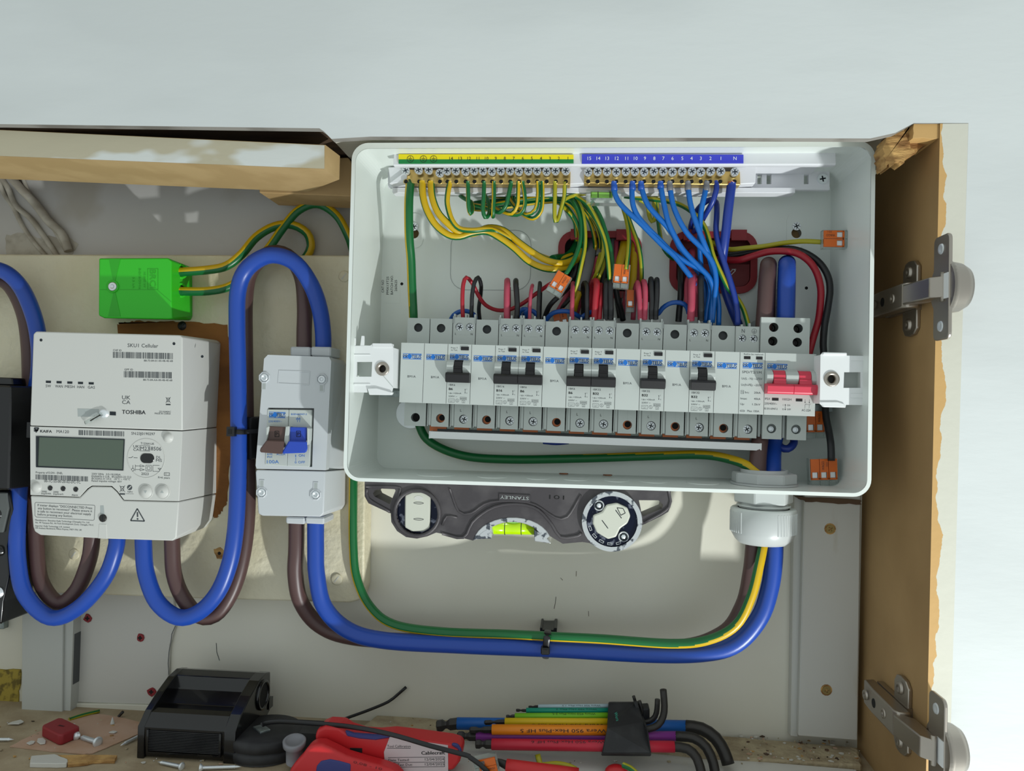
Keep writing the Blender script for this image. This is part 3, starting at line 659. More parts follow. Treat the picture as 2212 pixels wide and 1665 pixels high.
def strip(nm, lab, x0, x1, mats, items, xs):
    g = G(); a = P(x0, 333, 71); b = P(x1, 334, 71); c = P(x1, 352, 71); d = P(x0, 353, 71)
    if len(mats) == 2:
        mz = lambda p, q: (p[0] * .45 + q[0] * .55, p[1] * .45 + q[1] * .55)
        g.ext([a, b, mz(b, c), mz(a, d)], 'd', 69, 71, mats[0]); g.ext([mz(a, d), mz(b, c), c, d], 'd', 69, 71, mats[1])
    else: g.ext([a, b, c, d], 'd', 69, 71, mats[0])
    return g
es = thing('number_strip', 'yellow and green numbered strip above the earth terminals', 'label strip', PD(1050, 353, 70))
g = strip('', '', 861, 1239, ('stripY', 'stripG'), 0, 0); g.build('strip', es)
g = G()
for n_, x in zip(range(14, 0, -1), (865, 937, 1008, 1078, 1148, 1220, 1292, 1363, 1436, 1507, 1580, 1651, 1722, 1795)):
    a = P(x, 205, 71, 'z1'); g.text(str(n_), a[0], a[1], 71.15, 2.5, 'pdark', al='C')
for x in (540, 644, 725):
    a = P(x, 197, 71, 'z1'); g.plate(circ(a[0], a[1], 2.6, 18), [circ(a[0], a[1], 2.3, 18)], 71.05, 71.15, 'pdark')
    for w, zq in ((1.5, .3), (.95, -.5), (.4, -1.2)): g.box(a[0] - w, a[0] + w, a[1] + zq - .13, a[1] + zq + .13, 71.05, 71.15, 'pdark')
    g.box(a[0] - .13, a[0] + .13, a[1] + .3, a[1] + 1.8, 71.05, 71.15, 'pdark')
g.build('numbers', es)
ns = thing('number_strip', 'blue numbered strip above the neutral terminals', 'label strip', PD(1430, 353, 70))
g = strip('', '', 1257, 1606, ('stripB',), 0, 0); g.build('strip', ns)
g = G()
for n_, fr, x in ((15, 'z1', 1965), (14, 'z1', 2037), (13, 'z1', 2108), (12, 'z2', 120), (11, 'z2', 198), (10, 'z2', 270), (9, 'z2', 343), (8, 'z2', 418), (7, 'z2', 490), (6, 'z2', 563), (5, 'z2', 641), (4, 'z2', 714), (3, 'z2', 788), (2, 'z2', 865), (1, 'z2', 948), ('N', 'z2', 1060)):
    a = P(x, 205, 71, fr); g.text(str(n_), a[0], a[1], 71.15, 2.6, 'pwhite', al='C')
g.build('numbers', ns)
EX = [505, 610, 690, 775, 835, 905, 980, 1050, 1120, 1190, 1262, 1335, 1405, 1480, 1550, 1625, 1697, 1778]
NX = [-109, -35, 40, 115, 190, 262, 337, 412, 487, 562, 637, 715, 788, 863, 943, 1057]
def bar(lab, fr, xs, x0, x1, yoff):
    t = thing('terminal_bar', lab, 'terminal bar', PD((x0 + x1) / 2, 396, 38))
    za, zb = P((x0 + x1) / 2, 367, 46)[1], P((x0 + x1) / 2, 395, 46)[1]; X0, X1 = P(x0, 380, 46)[0], P(x1, 380, 46)[0]
    sl = (P(x1, 383 , 46)[1] - P(x0, 379, 46)[1])
    g = G(); g.loft([V(X0, za, 36), V(X0, zb, 36), V(X0, zb, 46), V(X0, za + 1.5, 43)], [V(X1, za + sl, 36), V(X1, zb + sl, 36), V(X1, zb + sl, 46), V(X1, za + sl + 1.5, 43)], 'brass', .5); g.build('brass_bar', t)
    g = G()
    for x in xs:
        a = P(x, 376, 46, fr); g.lathe([(2.1, 0), (2.1, .25), (1.5, .25)], (a[0], a[1], 45.8), (0, 0, 1), 'brass', 12, cap=False); g.cyl((a[0], a[1], 45.9), (0, 0, 1), 1.6, .15, 'hole', 12)
    g.build('wire_hole', t)
    for i, x in enumerate(xs):
        a = P(x, 300 + yoff(i), 48, fr); screw_obj('bar', a[0], a[1], 48 + (1.5 if i % 3 else 0), t, a=i * 1.7)
    return t
EB = bar('brass earth terminal bar under the yellow and green strip', 'z1', EX, 878, 1232, lambda i: 12 if i == 3 else -8 if i in (0, 1, 2) else -2)
NB = bar('brass neutral terminal bar under the blue strip', 'z2', NX, 1262, 1600, lambda i: 3)
g = G(); g.pext('z1', [(440, 240), (1790, 250), (1800, 262), (440, 252)], 50, 50.5, 'clear'); g.build('clear_cover', EB) if 0 else g.bm.free()
# little green vial clipped below the bars
t = thing('mini_spirit_level', 'small clear square vial with green fluid hung below the neutral bar', 'spirit level', PD(1305, 438, 30))
g = G(); g.plate(g.pp('z1', [(1940, 440), (2215, 445), (2225, 548), (1940, 545)], 40), [g.pp('z1', [(1975, 452), (2150, 455), (2150, 508), (1975, 506)], 40)], 30, 40, 'clear'); g.build('frame', t)
g = G(); g.pext('z1', [(1975, 452), (2150, 455), (2150, 508), (1975, 506)], 32, 38, 'limeg', 1); g.build('vial', t)
g = G()
for x in (2035, 2130): g.pline('z1', [(x, 452), (x, 508)], .5, 38.2, 'hole')
g.build('line', t)
# DIN rail
ra, rb = P(760, 800, 20), P(1880, 826, 20)
def rot_of(): a = P(867, 740, 60); b = P(1763, 765, 60); return math.atan2(b[1] - a[1], b[0] - a[0]), a, b
RA, F0, F1 = rot_of()
t = DR = thing('mounting_rail', 'galvanised rail running behind the row of breakers', 'rail', (F0[0], F0[1], 5), rot=-RA); rotlocal(t); L_ = math.hypot(F1[0]-F0[0], F1[1]-F0[1])
g = G(); g.ext([(-5, 0), (-5, 1), (-8, 1), (-8, 11), (-3.5, 11), (-3.5, 12), (-9.5, 12), (-9.5, 1.5)][:0] or [(-3, 17), (-3, 18.2), (-8, 18.2), (-8, 11), (-36, 11), (-36, 18.2), (-41, 18.2), (-41, 17), (-37.2, 17), (-37.2, 9.8), (-6.8, 9.8), (-6.8, 17)], 'x', -24, L_ + 24, 'galv', 0); g.build('rail', t)
for x in (-20, L_ + 20): g = G(); g.box(x - 4, x + 4, -30, -14, -3.4, 10, 'galv', .4); g.build('rail_foot', t)
# ------------------------------------------------------------------ modules on the rail (own frame: x right, z down from the face top, d from the enclosure back)
PT = L_ / 17
def modorg(i): return (F0[0] + math.cos(RA) * PT * i, F0[1] + math.sin(RA) * PT * i, 0)
def logo(g, x, z, d, w=14.2, h=4.3):
    m = 'pblue'; t = h * .09
    g.box(x, x + w, z - t, z, d, d + .08, m); g.box(x, x + w, z - h, z - h + t, d, d + .08, m)
    lh = h * .66; b = z - h * .82
    for o_ in (.0, .16): g.text('PR', x + .1 + o_, b, d + .08, lh, m, w=w * .26); g.box(x + w * .02, x + w * .24, b, b + lh * .3, d, d + .06, m)
    g.plate(circ(x + w * .365, b + lh * .5, lh * .6, 18), [], d, d + .09, m)
    for o_ in (0, .16): g.text('TE', x + w * .47 + o_, b, d + .08, lh * .92, m, w=w * .25); g.text('US', x + w * .72 + o_, b, d + .08, lh, m, w=w * .26, shear=.1)
    g.box(x + w * .46, x + w, z - h * .2, z - h * .13, d, d + .08, m); g.box(x + w * .55, x + w * .95, b - h * .04, b + h * .03, d, d + .08, m)
w = PT - .35
def lower(t, screw, first=False, lab=True):
    g = G(); x0 = .3 if first else 3.6
    g.box(.4, 3.6 if not first else .5, -62, -44.5, 8, 40.2, 'modgd'); g.box(3.6, w - .2, -62, -44.5, 8, 36.9, 'modgd')
    if not first: g.box(.3, 1.0, -62.5, -44.5, 36, 41.5, 'modg', .15)
    g.plate([(x0, -62.7), (w - .4, -62.7), (w - .4, -44.5), (x0, -44.5)], [circ((x0 + w) / 2 + .2, -56.2, 3.45, 20)], 37, 42, 'modg')
    g.box(x0 + (w-x0)/2, x0 + (w-x0)/2 + .12, -52.4, -45, 42, 42.03, 'modgd')
    if not first: g.box(1.3, 3.2, -61.5, -45, 39.9, 41.2, 'modg', .5)
    g.build('lower_terminal', t)
    g = G(); g.cyl(((x0 + w) / 2 + .2, -56.2, 37.02), (0, 0, 1), 3.3, .1, 'copper' if screw is None and not first else 'hole', 16)
    if screw is None and not first: g.cyl(((x0 + w) / 2 + .7, -55.8, 37.1), (0, 0, 1), 2.4, .1, 'hole', 14)
    g.build('terminal_hole', t)
    if screw: screw_obj('mod', (x0 + w) / 2 + .3, -56.3, 37.6, t, a=screw)
def body(t, face_w=None, deep=60):
    g = G(); fw = face_w or w
    g.box(0, fw, -44.8, 0, 6, deep, 'modg', .35); g.build('body', t)
def make_blank(first=False):
    t = rotlocal(thing('blanking_module', '', 'blank module', modorg(0), rot=-RA)); body(t)
    g = G(); g.plate([(.1, 0), (w - .1, 0), (w - .1, 20.8), (.1, 20.8)], [circ(8.6, 13.4, 3.35, 22)], 12, 41, 'modg'); g.build('upper_terminal', t)
    g = G(); g.cyl((8.6, 13.4, 36.5), (0, 0, 1), 3.33, .1, 'greyhole', 20); g.build('terminal_hole', t)
    lower(t, None, first); g = G(); logo(g, 1.5, -8, 60); g.text('BM1A', w / 2, -26, 60.1, 1.75, 'pgrey', w=6.2, al='C'); g.build('lettering', t); return t
def make_rcbo():
    t = rotlocal(thing('circuit_breaker', '', 'breaker', modorg(2), rot=-RA)); body(t)
    g = G(); g.plate([(.1, 0), (w - .1, 0), (w - .1, 22.2), (.1, 22.2)], [circ(5, 14.8, 3.1, 20), circ(13.1, 14.8, 3.1, 20)], 30, 41, 'modg')
    g.box(.2, w - .2, 0, 21.8, 8, 31, 'modgd')
    for x in (.1, 8.6, w - 1.5): g.box(x, x + 1.3, 19, 25, 31, 39 if x != 8.6 else 37, 'modg', .2)
    for x in (-.1, w - .5): g.box(x, x + .7, 17.5, 23, 39, 41.8, 'modgd', .1)
    g.box(5, 12, 8.6, 8.7, 41, 41.03, 'modgd'); g.build('upper_terminal', t)
    screw_obj('mod', 5, 14.8, 38, t, a=.7); screw_obj('mod', 13.1, 14.8, 38, t, a=1.9); lower(t, .5)
    g = G()
    prof = [(-11.8, 59.9), (-11.8, 60.6), (-13.5, 63.6), (-16, 65), (-19, 65), (-22.6, 63.2), (-23, 59.9)]
    for x0, x1 in ((-.1, 5.2), (11.9, w + .1)): g.ext(prof, 'x', x0, x1, 'modg', .25)
    g.build('switch_guard', t)
    g = G(); g.box(5.3, 11.8, -22, -11.9, 59.8, 60.8, 'hole')
    g.ext([(-12.6, 60.4), (-13, 63.5), (-17, 65), (-22, 65.5), (-22, 60.4)], 'x', 5.5, 11.6, 'toggle', .2)
    g.ext([(-17, 64.9), (-17.4, 65.6), (-18.2, 65.8), (-18.4, 65)], 'x', 5.5, 11.6, 'toggle')
    g.ext([(-21, 60.4), (-21.4, 67), (-23, 68.8), (-28, 67.4), (-28.7, 66), (-28.7, 60.4)], 'x', -.2, w + .15, 'toggle', .35); g.build('toggle', t)
    g = G(); g.box(9.7, 15.6, -4.4, -1.8, 59.9, 60.7, 'toggle', .35, 2); g.build('test_button', t)
    g = G(); logo(g, 1.5, -7.3, 60)
    g.text('Press T', 2.2, -3.3, 60.1, 1.05, 'pgrey', w=5); g.text('to Test', 2.2, -4.9, 60.1, 1.05, 'pgrey', w=4.8)
    g.text('L', 1.8, 8.6, 41.1, 1.7, 'pdark'); g.text('N', 14, 8.6, 41.1, 1.7, 'pdark'); g.text('L', 8, -50.4, 42.1, 2.0, 'pdark')
    g.text('I', 1.6, -37.2, 60.1, 1.1, 'pgrey'); g.text('n =30mA', 3.6, -37.2, 60.1, 1.1, 'pgrey', w=7.6)
    g.plate([(2.3, -37.2), (3.4, -37.2), (2.85, -36.1)], [[(2.6, -37.05), (3.1, -37.05), (2.85, -36.55)]], 60, 60.1, 'pgrey')
    g.text('230V ~', 1.6, -39.6, 60.1, 1.2, 'pgrey', w=6.4)
    fr_ = lambda x0, x1, z0, z1: g.plate([(x0, z0), (x1, z0), (x1, z1), (x0, z1)], [[(x0+.12, z0+.12), (x1-.12, z0+.12), (x1-.12, z1-.12), (x0+.12, z1-.12)]], 60, 60.1, 'pgrey')
    fr_(1.6, 6.1, -43.6, -40.9); g.text('~~', 2, -42.4, 60.1, 1, 'pgrey', w=3.4); g.text('-/-', 2.4, -43.3, 60.1, .8, 'pgrey', w=2.6)
    g.plate(circ(8.2, -42.1, 1.3, 14), [circ(8.2, -42.1, 1.15, 14)], 60, 60.1, 'pgrey'); g.text('S', 8.2, -42.7, 60.1, 1.2, 'pgrey', al='C')
    fr_(10.2, 15.2, -41.5, -39.4); g.text('6000', 12.7, -41, 60.1, 1.2, 'pgrey', w=4.2, al='C'); fr_(11.8, 14, -43.7, -41.8); g.text('3', 12.9, -43.4, 60.1, 1.1, 'pgrey', al='C')
    for x, z0, z1 in ((13.9, -36.4, -33.4),): g.box(x - .1, x + .1, z0, z1, 60, 60.1, 'pgrey')
    g.plate([(13.5, -33.9), (14.3, -33.9), (13.9, -33.1)], [], 60, 60.1, 'pgrey'); g.plate([(13.5, -35.9), (14.3, -35.9), (13.9, -36.7)], [], 60, 60.1, 'pgrey')
    g.text('I', 15, -33.9, 60.1, 1, 'pgrey'); g.text('o', 14.9, -36.6, 60.1, 1, 'pgrey')
    g.build('lettering', t); return t
def rating(t, a, b):
    g = G(); g.text(a, 1.6, -31.2, 60.1, 1.4, 'pgrey', w=1.15 * len(a)); g.text(b, 1.6, -34.4, 60.12, 1.75, 'pdark', w=1.4 * len(b)); g.text(b, 1.75, -34.4, 60.12, 1.75, 'pdark', w=1.4 * len(b)); g.build('rating', t)
rc0 = make_rcbo(); b0 = make_blank(True); b1 = make_blank()
RC = {2: ('1BK6', 'B6', 'B6 breaker between two pairs of blanks, leftmost breaker in the row'), 4: ('1BK16', 'B16', 'the only breaker printed B16, second breaker from the left'),
      5: ('1BK6', 'B6', 'B6 breaker touching the right side of the B16 breaker'), 7: ('1BK6', 'B6', 'B6 breaker paired with a B32 breaker at the middle of the row'),
      8: ('1BK32', 'B32', 'B32 breaker touching a B6 breaker on its left'), 10: ('1BK32', 'B32', 'lone B32 breaker between two single blanks, middle one of three B32'),
      12: ('1BK32', 'B32', 'rightmost B32 breaker with two blanks before the red switch side')}
RC[2] = ('1BK6', 'B6', 'B6 breaker with black toggle, first breaker from the left end of the row')
RC[12] = ('1BK32', 'B32', 'last B32 breaker before the surge protector and the red main switch')
BL = {0: 'blank module at the far left end of the row, no toggle', 1: 'blank module second from the left, beside the first breaker', 3: 'blank module between the first B6 breaker and the B16 breaker',
      6: 'blank module between the B6 breaker and the middle B6 and B32 pair', 9: 'blank module between the paired B32 breaker and the lone B32 breaker',
      11: 'blank module between the two single B32 breakers', 13: 'blank module touching the left side of the surge protector'}
src = None
for i, (a, b, l) in RC.items():
    o = copy_tree(rc0); o.location = V(*modorg(i)) * .001; ORG[o.name] = Vector((0, 0, 0)); rating(o, a, b); tag(o, l, 'breaker', 'circuit breakers in the row')
for i, l in BL.items():
    o = copy_tree(b0 if i == 0 else b1); o.location = V(*modorg(i)) * .001; ORG[o.name] = Vector((0, 0, 0)); tag(o, l, 'blank module', 'blank modules in the row')
def deltree(o):
    for c in list(o.children): deltree(c)
    bpy.data.objects.remove(o)
for o in (rc0, b0, b1): deltree(o)
# surge protector
t = rotlocal(thing('surge_protector', 'slim surge protector with ratings print, left of the red switch', 'surge protector', modorg(14), rot=-RA)); body(t)
g = G(); g.plate([(-.2, .5), (w - .3, .5), (w - .3, 20.6), (-.2, 20.6)], [circ(4.7, 11.6, 2.9, 20), circ(13.1, 11.6, 2.9, 20)], 30, 42.5, 'modg'); g.box(0, w - .6, .8, 20, 8, 31, 'modgd'); g.box(10.2, 11.8, 20.5, 23.6, 31, 37, 'modg', .2); g.box(4.5, 6, 20.5, 22.6, 31, 37, 'modg', .2); g.build('upper_terminal', t)
screw_obj('mod', 4.7, 11.6, 39, t, a=.2); screw_obj('mod', 13.1, 11.6, 39, t, a=1.1); lower(t, 1.3)
for x in (2.7, 11.3): g = G(); g.box(x, x + 4.6, -5, -2.9, 59.9, 60.2, 'toggle', .15); g.build('status_window', t)
g = G(); logo(g, 1.9, -7.3, 60)
g.text('Red:to be replaced', 2.6, -1.9, 60.1, 1.15, 'pgrey', w=13.6); g.text('SPD/T2/1M', 1.6, -15.2, 60.1, 1.8, 'pgrey', w=13.8)
g.text('Uc(L - N): ~275V', 1.4, -19.8, 60.1, 1.6, 'pgrey', w=14.6); g.text('Uc(N-PE): ~255V', 1.2, -24.4, 60.1, 1.6, 'pgrey', w=14.6)
for l, r_, z in (('In:', '20kA', -29.8), ('Imax:', '40kA', -34.3), ('Up:', '1.5kV', -38.3)):
    g.text(l, 1.0 if l != 'In:' else 4.2, z, 60.1, 1.5, 'pgrey', w=.95 * len(l)); g.text(r_, 15.2, z, 60.1, 1.5, 'pgrey', w=1.15 * len(r_), al='R')
g.plate([(1.1, -30.2), (3.3, -30.2), (3.3, -27.7), (1.1, -27.7)], [[(1.25, -30.05), (3.15, -30.05), (3.15, -27.85), (1.25, -27.85)]], 60, 60.1, 'pgrey'); g.text('T2', 1.5, -29.6, 60.1, 1.2, 'pgrey', w=1.5)
g.plate([(1.2, -43.2), (4, -43.2), (4, -42), (1.2, -42)], [[(1.35, -43.05), (3.85, -43.05), (3.85, -42.15), (1.35, -42.15)]], 60, 60.1, 'pgrey'); g.box(.6, 4.6, -42.65, -42.55, 60, 60.1, 'pgrey'); g.text('Max 100A', 6, -43.2, 60.1, 1.5, 'pgrey', w=8.6)
g.text('N', 4.1, 15.8, 42.6, 3, 'pgrey', w=2.2); g.plate(circ(13.3, 17.2, 1.9, 18), [circ(13.3, 17.2, 1.7, 18)], 42.5, 42.6, 'pgrey')
for q, z in ((1.2, 17), (.8, 16.4), (.4, 15.9)): g.box(13.3 - q, 13.3 + q, z - .1, z + .1, 42.5, 42.6, 'pgrey')
g.box(13.2, 13.4, 17, 18.5, 42.5, 42.6, 'pgrey'); g.text('L', 4.4, -61.6, 42.1, 2.6, 'modgd'); g.build('lettering', t)
# main switch
t = MS = rotlocal(thing('main_switch', 'double-width main switch with a red two-pole toggle at the right end of the row', 'switch', modorg(15), rot=-RA)); W2 = PT * 2 + .2
body(t, W2)
g = G(); hs = [circ(9, 20.2, 3.4, 22), circ(26.7, 19.8, 3.4, 22), circ(8.6, 9.9, 3.4, 22), circ(26.3, 9.5, 3.4, 22)]
g.plate([(-.2, .2), (W2 - .8, .2), (W2 - .8, 27.6), (-.2, 27.6)], hs, 34, 45, 'modg'); g.box(0, W2 - 1, 0, 27.3, 8, 34.2, 'modg'); g.build('upper_terminal', t)
for k, h in enumerate(hs):
    cx = sum(p[0] for p in h) / 22; cz = sum(p[1] for p in h) / 22; g = G(); g.cyl((cx, cz, 34.3), (0, 0, 1), 3.35, .2, 'hole', 16); g.lathe([(2.4, 0), (2.4, 3), (1.6, 3.4), (1.2, 2)], (cx, cz, 34.6), (0, 0, 1), 'dsteel', 14); g.build('terminal_screw', t)
for k in (0, 1):
    x0 = k * PT; g = G(); g.box(x0 + .4, x0 + w - .2, -62, -44.5, 8, 37, 'modgd'); g.plate([(x0 + 3.4, -62.9), (x0 + w, -62.9), (x0 + w, -44.5), (x0 + 3.4, -44.5)], [circ(x0 + 10, -55, 3.5, 20)], 36, 42, 'modg'); g.box(x0 + .8, x0 + 2.4, -61.5, -45, 36.9, 39.5, 'modgd', .5); g.build('lower_terminal', t)
    g = G(); g.cyl((x0 + 10, -55, 36.1), (0, 0, 1), 3.4, .2, 'hole', 16); g.lathe([(2.5, 0), (2.5, 2), (1.6, 2.4), (1.2, 1)], (x0 + 10.6, -55.5, 36.3), (0, 0, 1), 'steel', 14); g.build('terminal_screw', t)
g = G()
for x0, x1 in ((-.2, 4.5), (13.3, 22.3), (31.2, W2 + .5)): g.ext([(-11.8, 59.9), (-11.8, 60.8), (-13.5, 65), (-16, 67), (-19.5, 67), (-22.6, 64.5), (-23, 59.9)], 'x', x0, x1, 'modg', .3)
g.build('switch_guard', t)
g = G()
for x0, x1 in ((4.7, 13.1), (22.5, 31)): g.ext([(-12.4, 60), (-12.8, 64.5), (-16, 66.6), (-18.4, 66.4), (-19, 67.6), (-20, 67.6), (-22.4, 69), (-24, 60)], 'x', x0, x1, 'togr', .2)
g.ext([(-22, 60.3), (-22.4, 69), (-24, 70.5), (-28.6, 69.6), (-29.6, 68.6), (-29.6, 60.3)], 'x', -.3, 18.2, 'togr', .3); g.ext([(-22, 60.3), (-22.4, 69), (-24, 70.5), (-28.6, 69.6), (-29.6, 68.6), (-29.6, 60.3)], 'x', 18.25, W2 + .6, 'togr', .3); g.build('toggle', t, 'red two-pole toggle')
for x in (5.5, 22.3): g = G(); g.box(x, x + 4.6, -34.4, -32.4, 59.9, 60.15, 'toggle', .1); g.build('status_window', t)
g = G(); logo(g, 1.5, -7.6, 60)
g.text('IP2X', .5, -34, 60.1, 1.6, 'pgrey', w=3.8); g.text('100S2H', 12.8, -34, 60.1, 1.6, 'pgrey', w=6.4); g.text('230/400V~', .3, -37.4, 60.1, 1.6, 'pgrey', w=8.8); g.text('BS EN 60947-3', .3, -41, 60.1, 1.4, 'pgrey', w=9.2)
g.text('I', 13.4, -38, 60.1, 1.2, 'pgrey'); g.text('ON', 16.2, -38, 60.1, 1.2, 'pgrey', w=2.2); g.text('O', 12.9, -41, 60.1, 1.2, 'pgrey'); g.text('OFF', 16.2, -41, 60.1, 1.2, 'pgrey', w=2.8); g.box(14.9, 15.1, -40.8, -37, 60, 60.1, 'pgrey')
g.plate([(14.5, -37.6), (15.5, -37.6), (15, -36.6)], [], 60, 60.1, 'pgrey'); g.plate([(14.5, -40.2), (15.5, -40.2), (15, -41.2)], [], 60, 60.1, 'pgrey'); g.text('AC-22A', 26.6, -41.4, 60.1, 1.7, 'pgrey', w=6.4)
for x in (28.8, 31.8):
    g.box(x - .07, x + .07, -35.6, -32.8, 60, 60.1, 'pgrey'); g.plate([(x - .4, -34.6), (x + .4, -34.6), (x, -35.6)], [], 60, 60.1, 'pgrey'); g.box(x - .07, x + .07, -39, -36.8, 60, 60.1, 'pgrey')
    g.poly([V(x, -36.9, 60.1), V(x + .1, -36.9, 60.1), V(x + 1, -35.7, 60.1), V(x + .9, -35.7, 60.1)], [(0, 1, 2, 3)], 'pgrey')
g.box(28.8, 32.4, -36.5, -36.4, 60, 60.1, 'pgrey'); g.build('lettering', t)
# busbar with its white cover strip
t = rotlocal(thing('busbar', 'copper comb busbar with a long white cover strip under the breakers', 'busbar', (F0[0], F0[1], 0), rot=-RA))
g = G()
for i in range(1, 15): g.box(i * PT + 2.5 if i > 1 else i * PT + 1, i * PT + 14.2, -66.5, -58, 30, 33.2, 'copper', .15)
g.build('copper_comb', t)
g = G(); g.box(1.4 * PT, 14.9 * PT, -68.5, -64.6, 27, 33.5, 'greyhole'); g.build('insulation', t)
g = G(); g.box(PT * 1.2, PT * 15.1, -71.6, -66.4, 28, 45, 'whitepl', .5); g.box(PT * 1.2 - .7, PT * 1.2 + .2, -71.8, -66.2, 27.6, 45.3, 'whitepl', .2); g.box(PT * 15.1 - .2, PT * 15.1 + .7, -72, -66.2, 27.6, 45.3, 'whitepl', .2); g.build('cover_strip', t)
# lid fixing brackets
t = thing('lid_bracket', 'white folded lid bracket at the left end of the breaker row', 'bracket', PD(800, 850, 20))
g = G(); D = 76
g.plate(g.pp('z3', [(78, 318), (220, 318), (232, 300), (385, 300), (403, 328), (403, 640), (325, 560), (300, 690), (75, 690)][:0] or [(80, 320), (222, 318), (240, 300), (388, 300), (404, 335), (404, 640), (388, 700), (218, 700), (195, 660), (195, 692), (76, 690)], D), [g.pp('z3', [(112, 448), (236, 448), (230, 566), (112, 566)], D), circ(*P(318, 503, D, 'z3'), 3.2, 16)], D - 1.6, D, 'whitepl', back=True)
g.pext('z3', [(150, 240), (172, 240), (172, 318), (140, 318)], D - 1.6, D, 'whitepl', .2); g.pext('z3', [(96, 258), (104, 258), (104, 318), (86, 318)], D - 1.6, D, 'whitepl', .1)
g.build('plate', t)
g = G(); a, b = P(404, 335, D, 'z3'), P(404, 655, D, 'z3'); g.box(a[0] - 1.2, a[0], b[1], a[1], 52, D - .5, 'whitepl', .2); c = P(200, 318, D, 'z3'); g.box(c[0] + 4, a[0] - 1, a[1] + .2, a[1] + 2.8, D - 6, D + 1, 'whitepl', .3)
g.pline('z3', [(325, 560), (404, 652)], .5, D, 'modg')
g.pext('z3', [(195, 658), (275, 656), (395, 690), (385, 712), (212, 710)], D - 4, D + 1.5, 'whitepl', .4)
g.pext('z3', [(90, 388), (220, 388), (224, 394), (90, 394)], D - .2, D + .5, 'whitepl', .15); g.pext('z3', [(90, 620), (220, 620), (224, 632), (90, 632)], D - .2, D + .5, 'whitepl', .15)
g.build('fold', t)
a = P(318, 503, D, 'z3'); g = G(); g.lathe([(5.1, 0), (5.1, .8), (4.4, 1.2), (2.8, 1.2), (2.6, -6)], (a[0], a[1], D), (0, 0, 1), 'chrome', 24, cap=False); g.cyl((a[0], a[1], D - 6), (0, 0, 1), 2.8, .3, 'dsteel', 16); g.build('captive_nut', t)
g = G(); g.plate(g.pp('z3', [(105, 440), (240, 440), (240, 575), (105, 575)], D - 12), [], D - 13, D - 12, 'white'); g.build('rear_plate', t)
t = thing('lid_bracket', 'white folded lid bracket at the right end, beside the red switch', 'bracket', PD(1820, 880, 20))
g = G()
g.plate(g.pp('z4', [(1742, 392), (1765, 372), (1950, 376), (1952, 398), (2094, 400), (2090, 792), (1945, 790), (1940, 812), (1768, 806), (1736, 780)], D), [g.pp('z4', [(1930, 530), (2062, 530), (2062, 655), (1925, 655)], D), circ(*P(1830, 585, D, 'z4'), 3.4, 16)], D - 1.6, D, 'whitepl', back=True)
g.pext('z4', [(1765, 370), (1950, 374), (1952, 392), (1760, 392)], D - 3, D + 1.4, 'whitepl', .4); g.pext('z4', [(1740, 765), (1880, 765), (1930, 780), (1942, 812), (1770, 808)], D - 3, D + 1.0, 'whitepl', .4); g.pext('z4', [(1985, 398), (2094, 400), (2092, 440), (1985, 438)], D, D + .5, 'whitepl', .2); g.pext('z4', [(1985, 700), (2090, 700), (2088, 735), (1985, 735)], D, D + .5, 'whitepl', .2)
a, b = P(1745, 392, D, 'z4'), P(1742, 780, D, 'z4'); g.box(a[0], a[0] + 1.2, b[1], a[1], 24, D - .5, 'whitepl', .2); g.build('plate', t)
a = P(1830, 585, D, 'z4'); g = G(); g.lathe([(5.3, 0), (5.3, .8), (4.6, 1.2), (3.0, 1.2), (2.8, -6)], (a[0], a[1], D), (0, 0, 1), 'chrome', 24, cap=False); g.cyl((a[0], a[1], D - 6), (0, 0, 1), 3, .3, 'dsteel', 16); g.build('captive_nut', t)
g = G(); g.plate(g.pp('z4', [(1915, 515), (2080, 515), (2075, 670), (1912, 670)], D - 10), [], D - 11, D - 10, 'modg'); g.build('rear_plate', t)

# ------------------------------------------------------------------ cable gland
t = thing('cable_gland', 'large grey nylon cable gland through the bottom of the enclosure', 'cable gland', PD(1650, 1165, 45))
gx, gz, gd = P(1650, 1040, 45)[0], -BH, 45
g = G(); 
def hexr(r, n=8, ph=.5): return [(gx + r * math.cos(2 * math.pi * (k + ph) / n), gd + r * math.sin(2 * math.pi * (k + ph) / n)) for k in range(n)]
g.ext(hexr(23.6), 'z', gz + 2.6, gz + 10.5, 'gland', 1.0); g.lathe([(24, 0), (24, 1.4)], (gx, gz + 1.8, gd), (0, 1, 0), 'gland', 36); g.build('locknut', t)
g = G(); g.lathe([(16.8, 0), (16.8, 12.8), (14.6, 12.8), (14.4, -24)], (gx, gz, gd), (0, 1, 0), 'gland', 36, cap=False); g.build('threaded_sleeve', t)
g = G(); g.ext(hexr(21.5, 6, 0), 'z', gz - 11.5, gz - .1, 'gland', .8); g.lathe([(17.5, 0), (17.5, 1.2), (19.3, 1.2), (19.3, 2.2), (17.5, 2.2), (17.5, 4)], (gx, gz - 15.3, gd), (0, 1, 0), 'gland', 36); g.build('body', t)
g = G(); g.lathe([(15.2, 0), (17, 0), (20, 2.6), (22, 6), (23.6, 9), (23.6, 25), (22.6, 26), (18.5, 26)], (gx, gz - 41.5, gd), (0, 1, 0), 'gland', 40, cap=False)
for k in range(60):
    if (k // 10) % 2: continue
    a_ = 2 * math.pi * (k + 1) / 60 + .3; g.box(gx + 23.5 * math.cos(a_) - .35, gx + 23.5 * math.cos(a_) + .35, gz - 33, gz - 18, gd + 23.5 * math.sin(a_) - .35, gd + 23.5 * math.sin(a_) + .35, 'gland')
g.build('cap_nut', t)

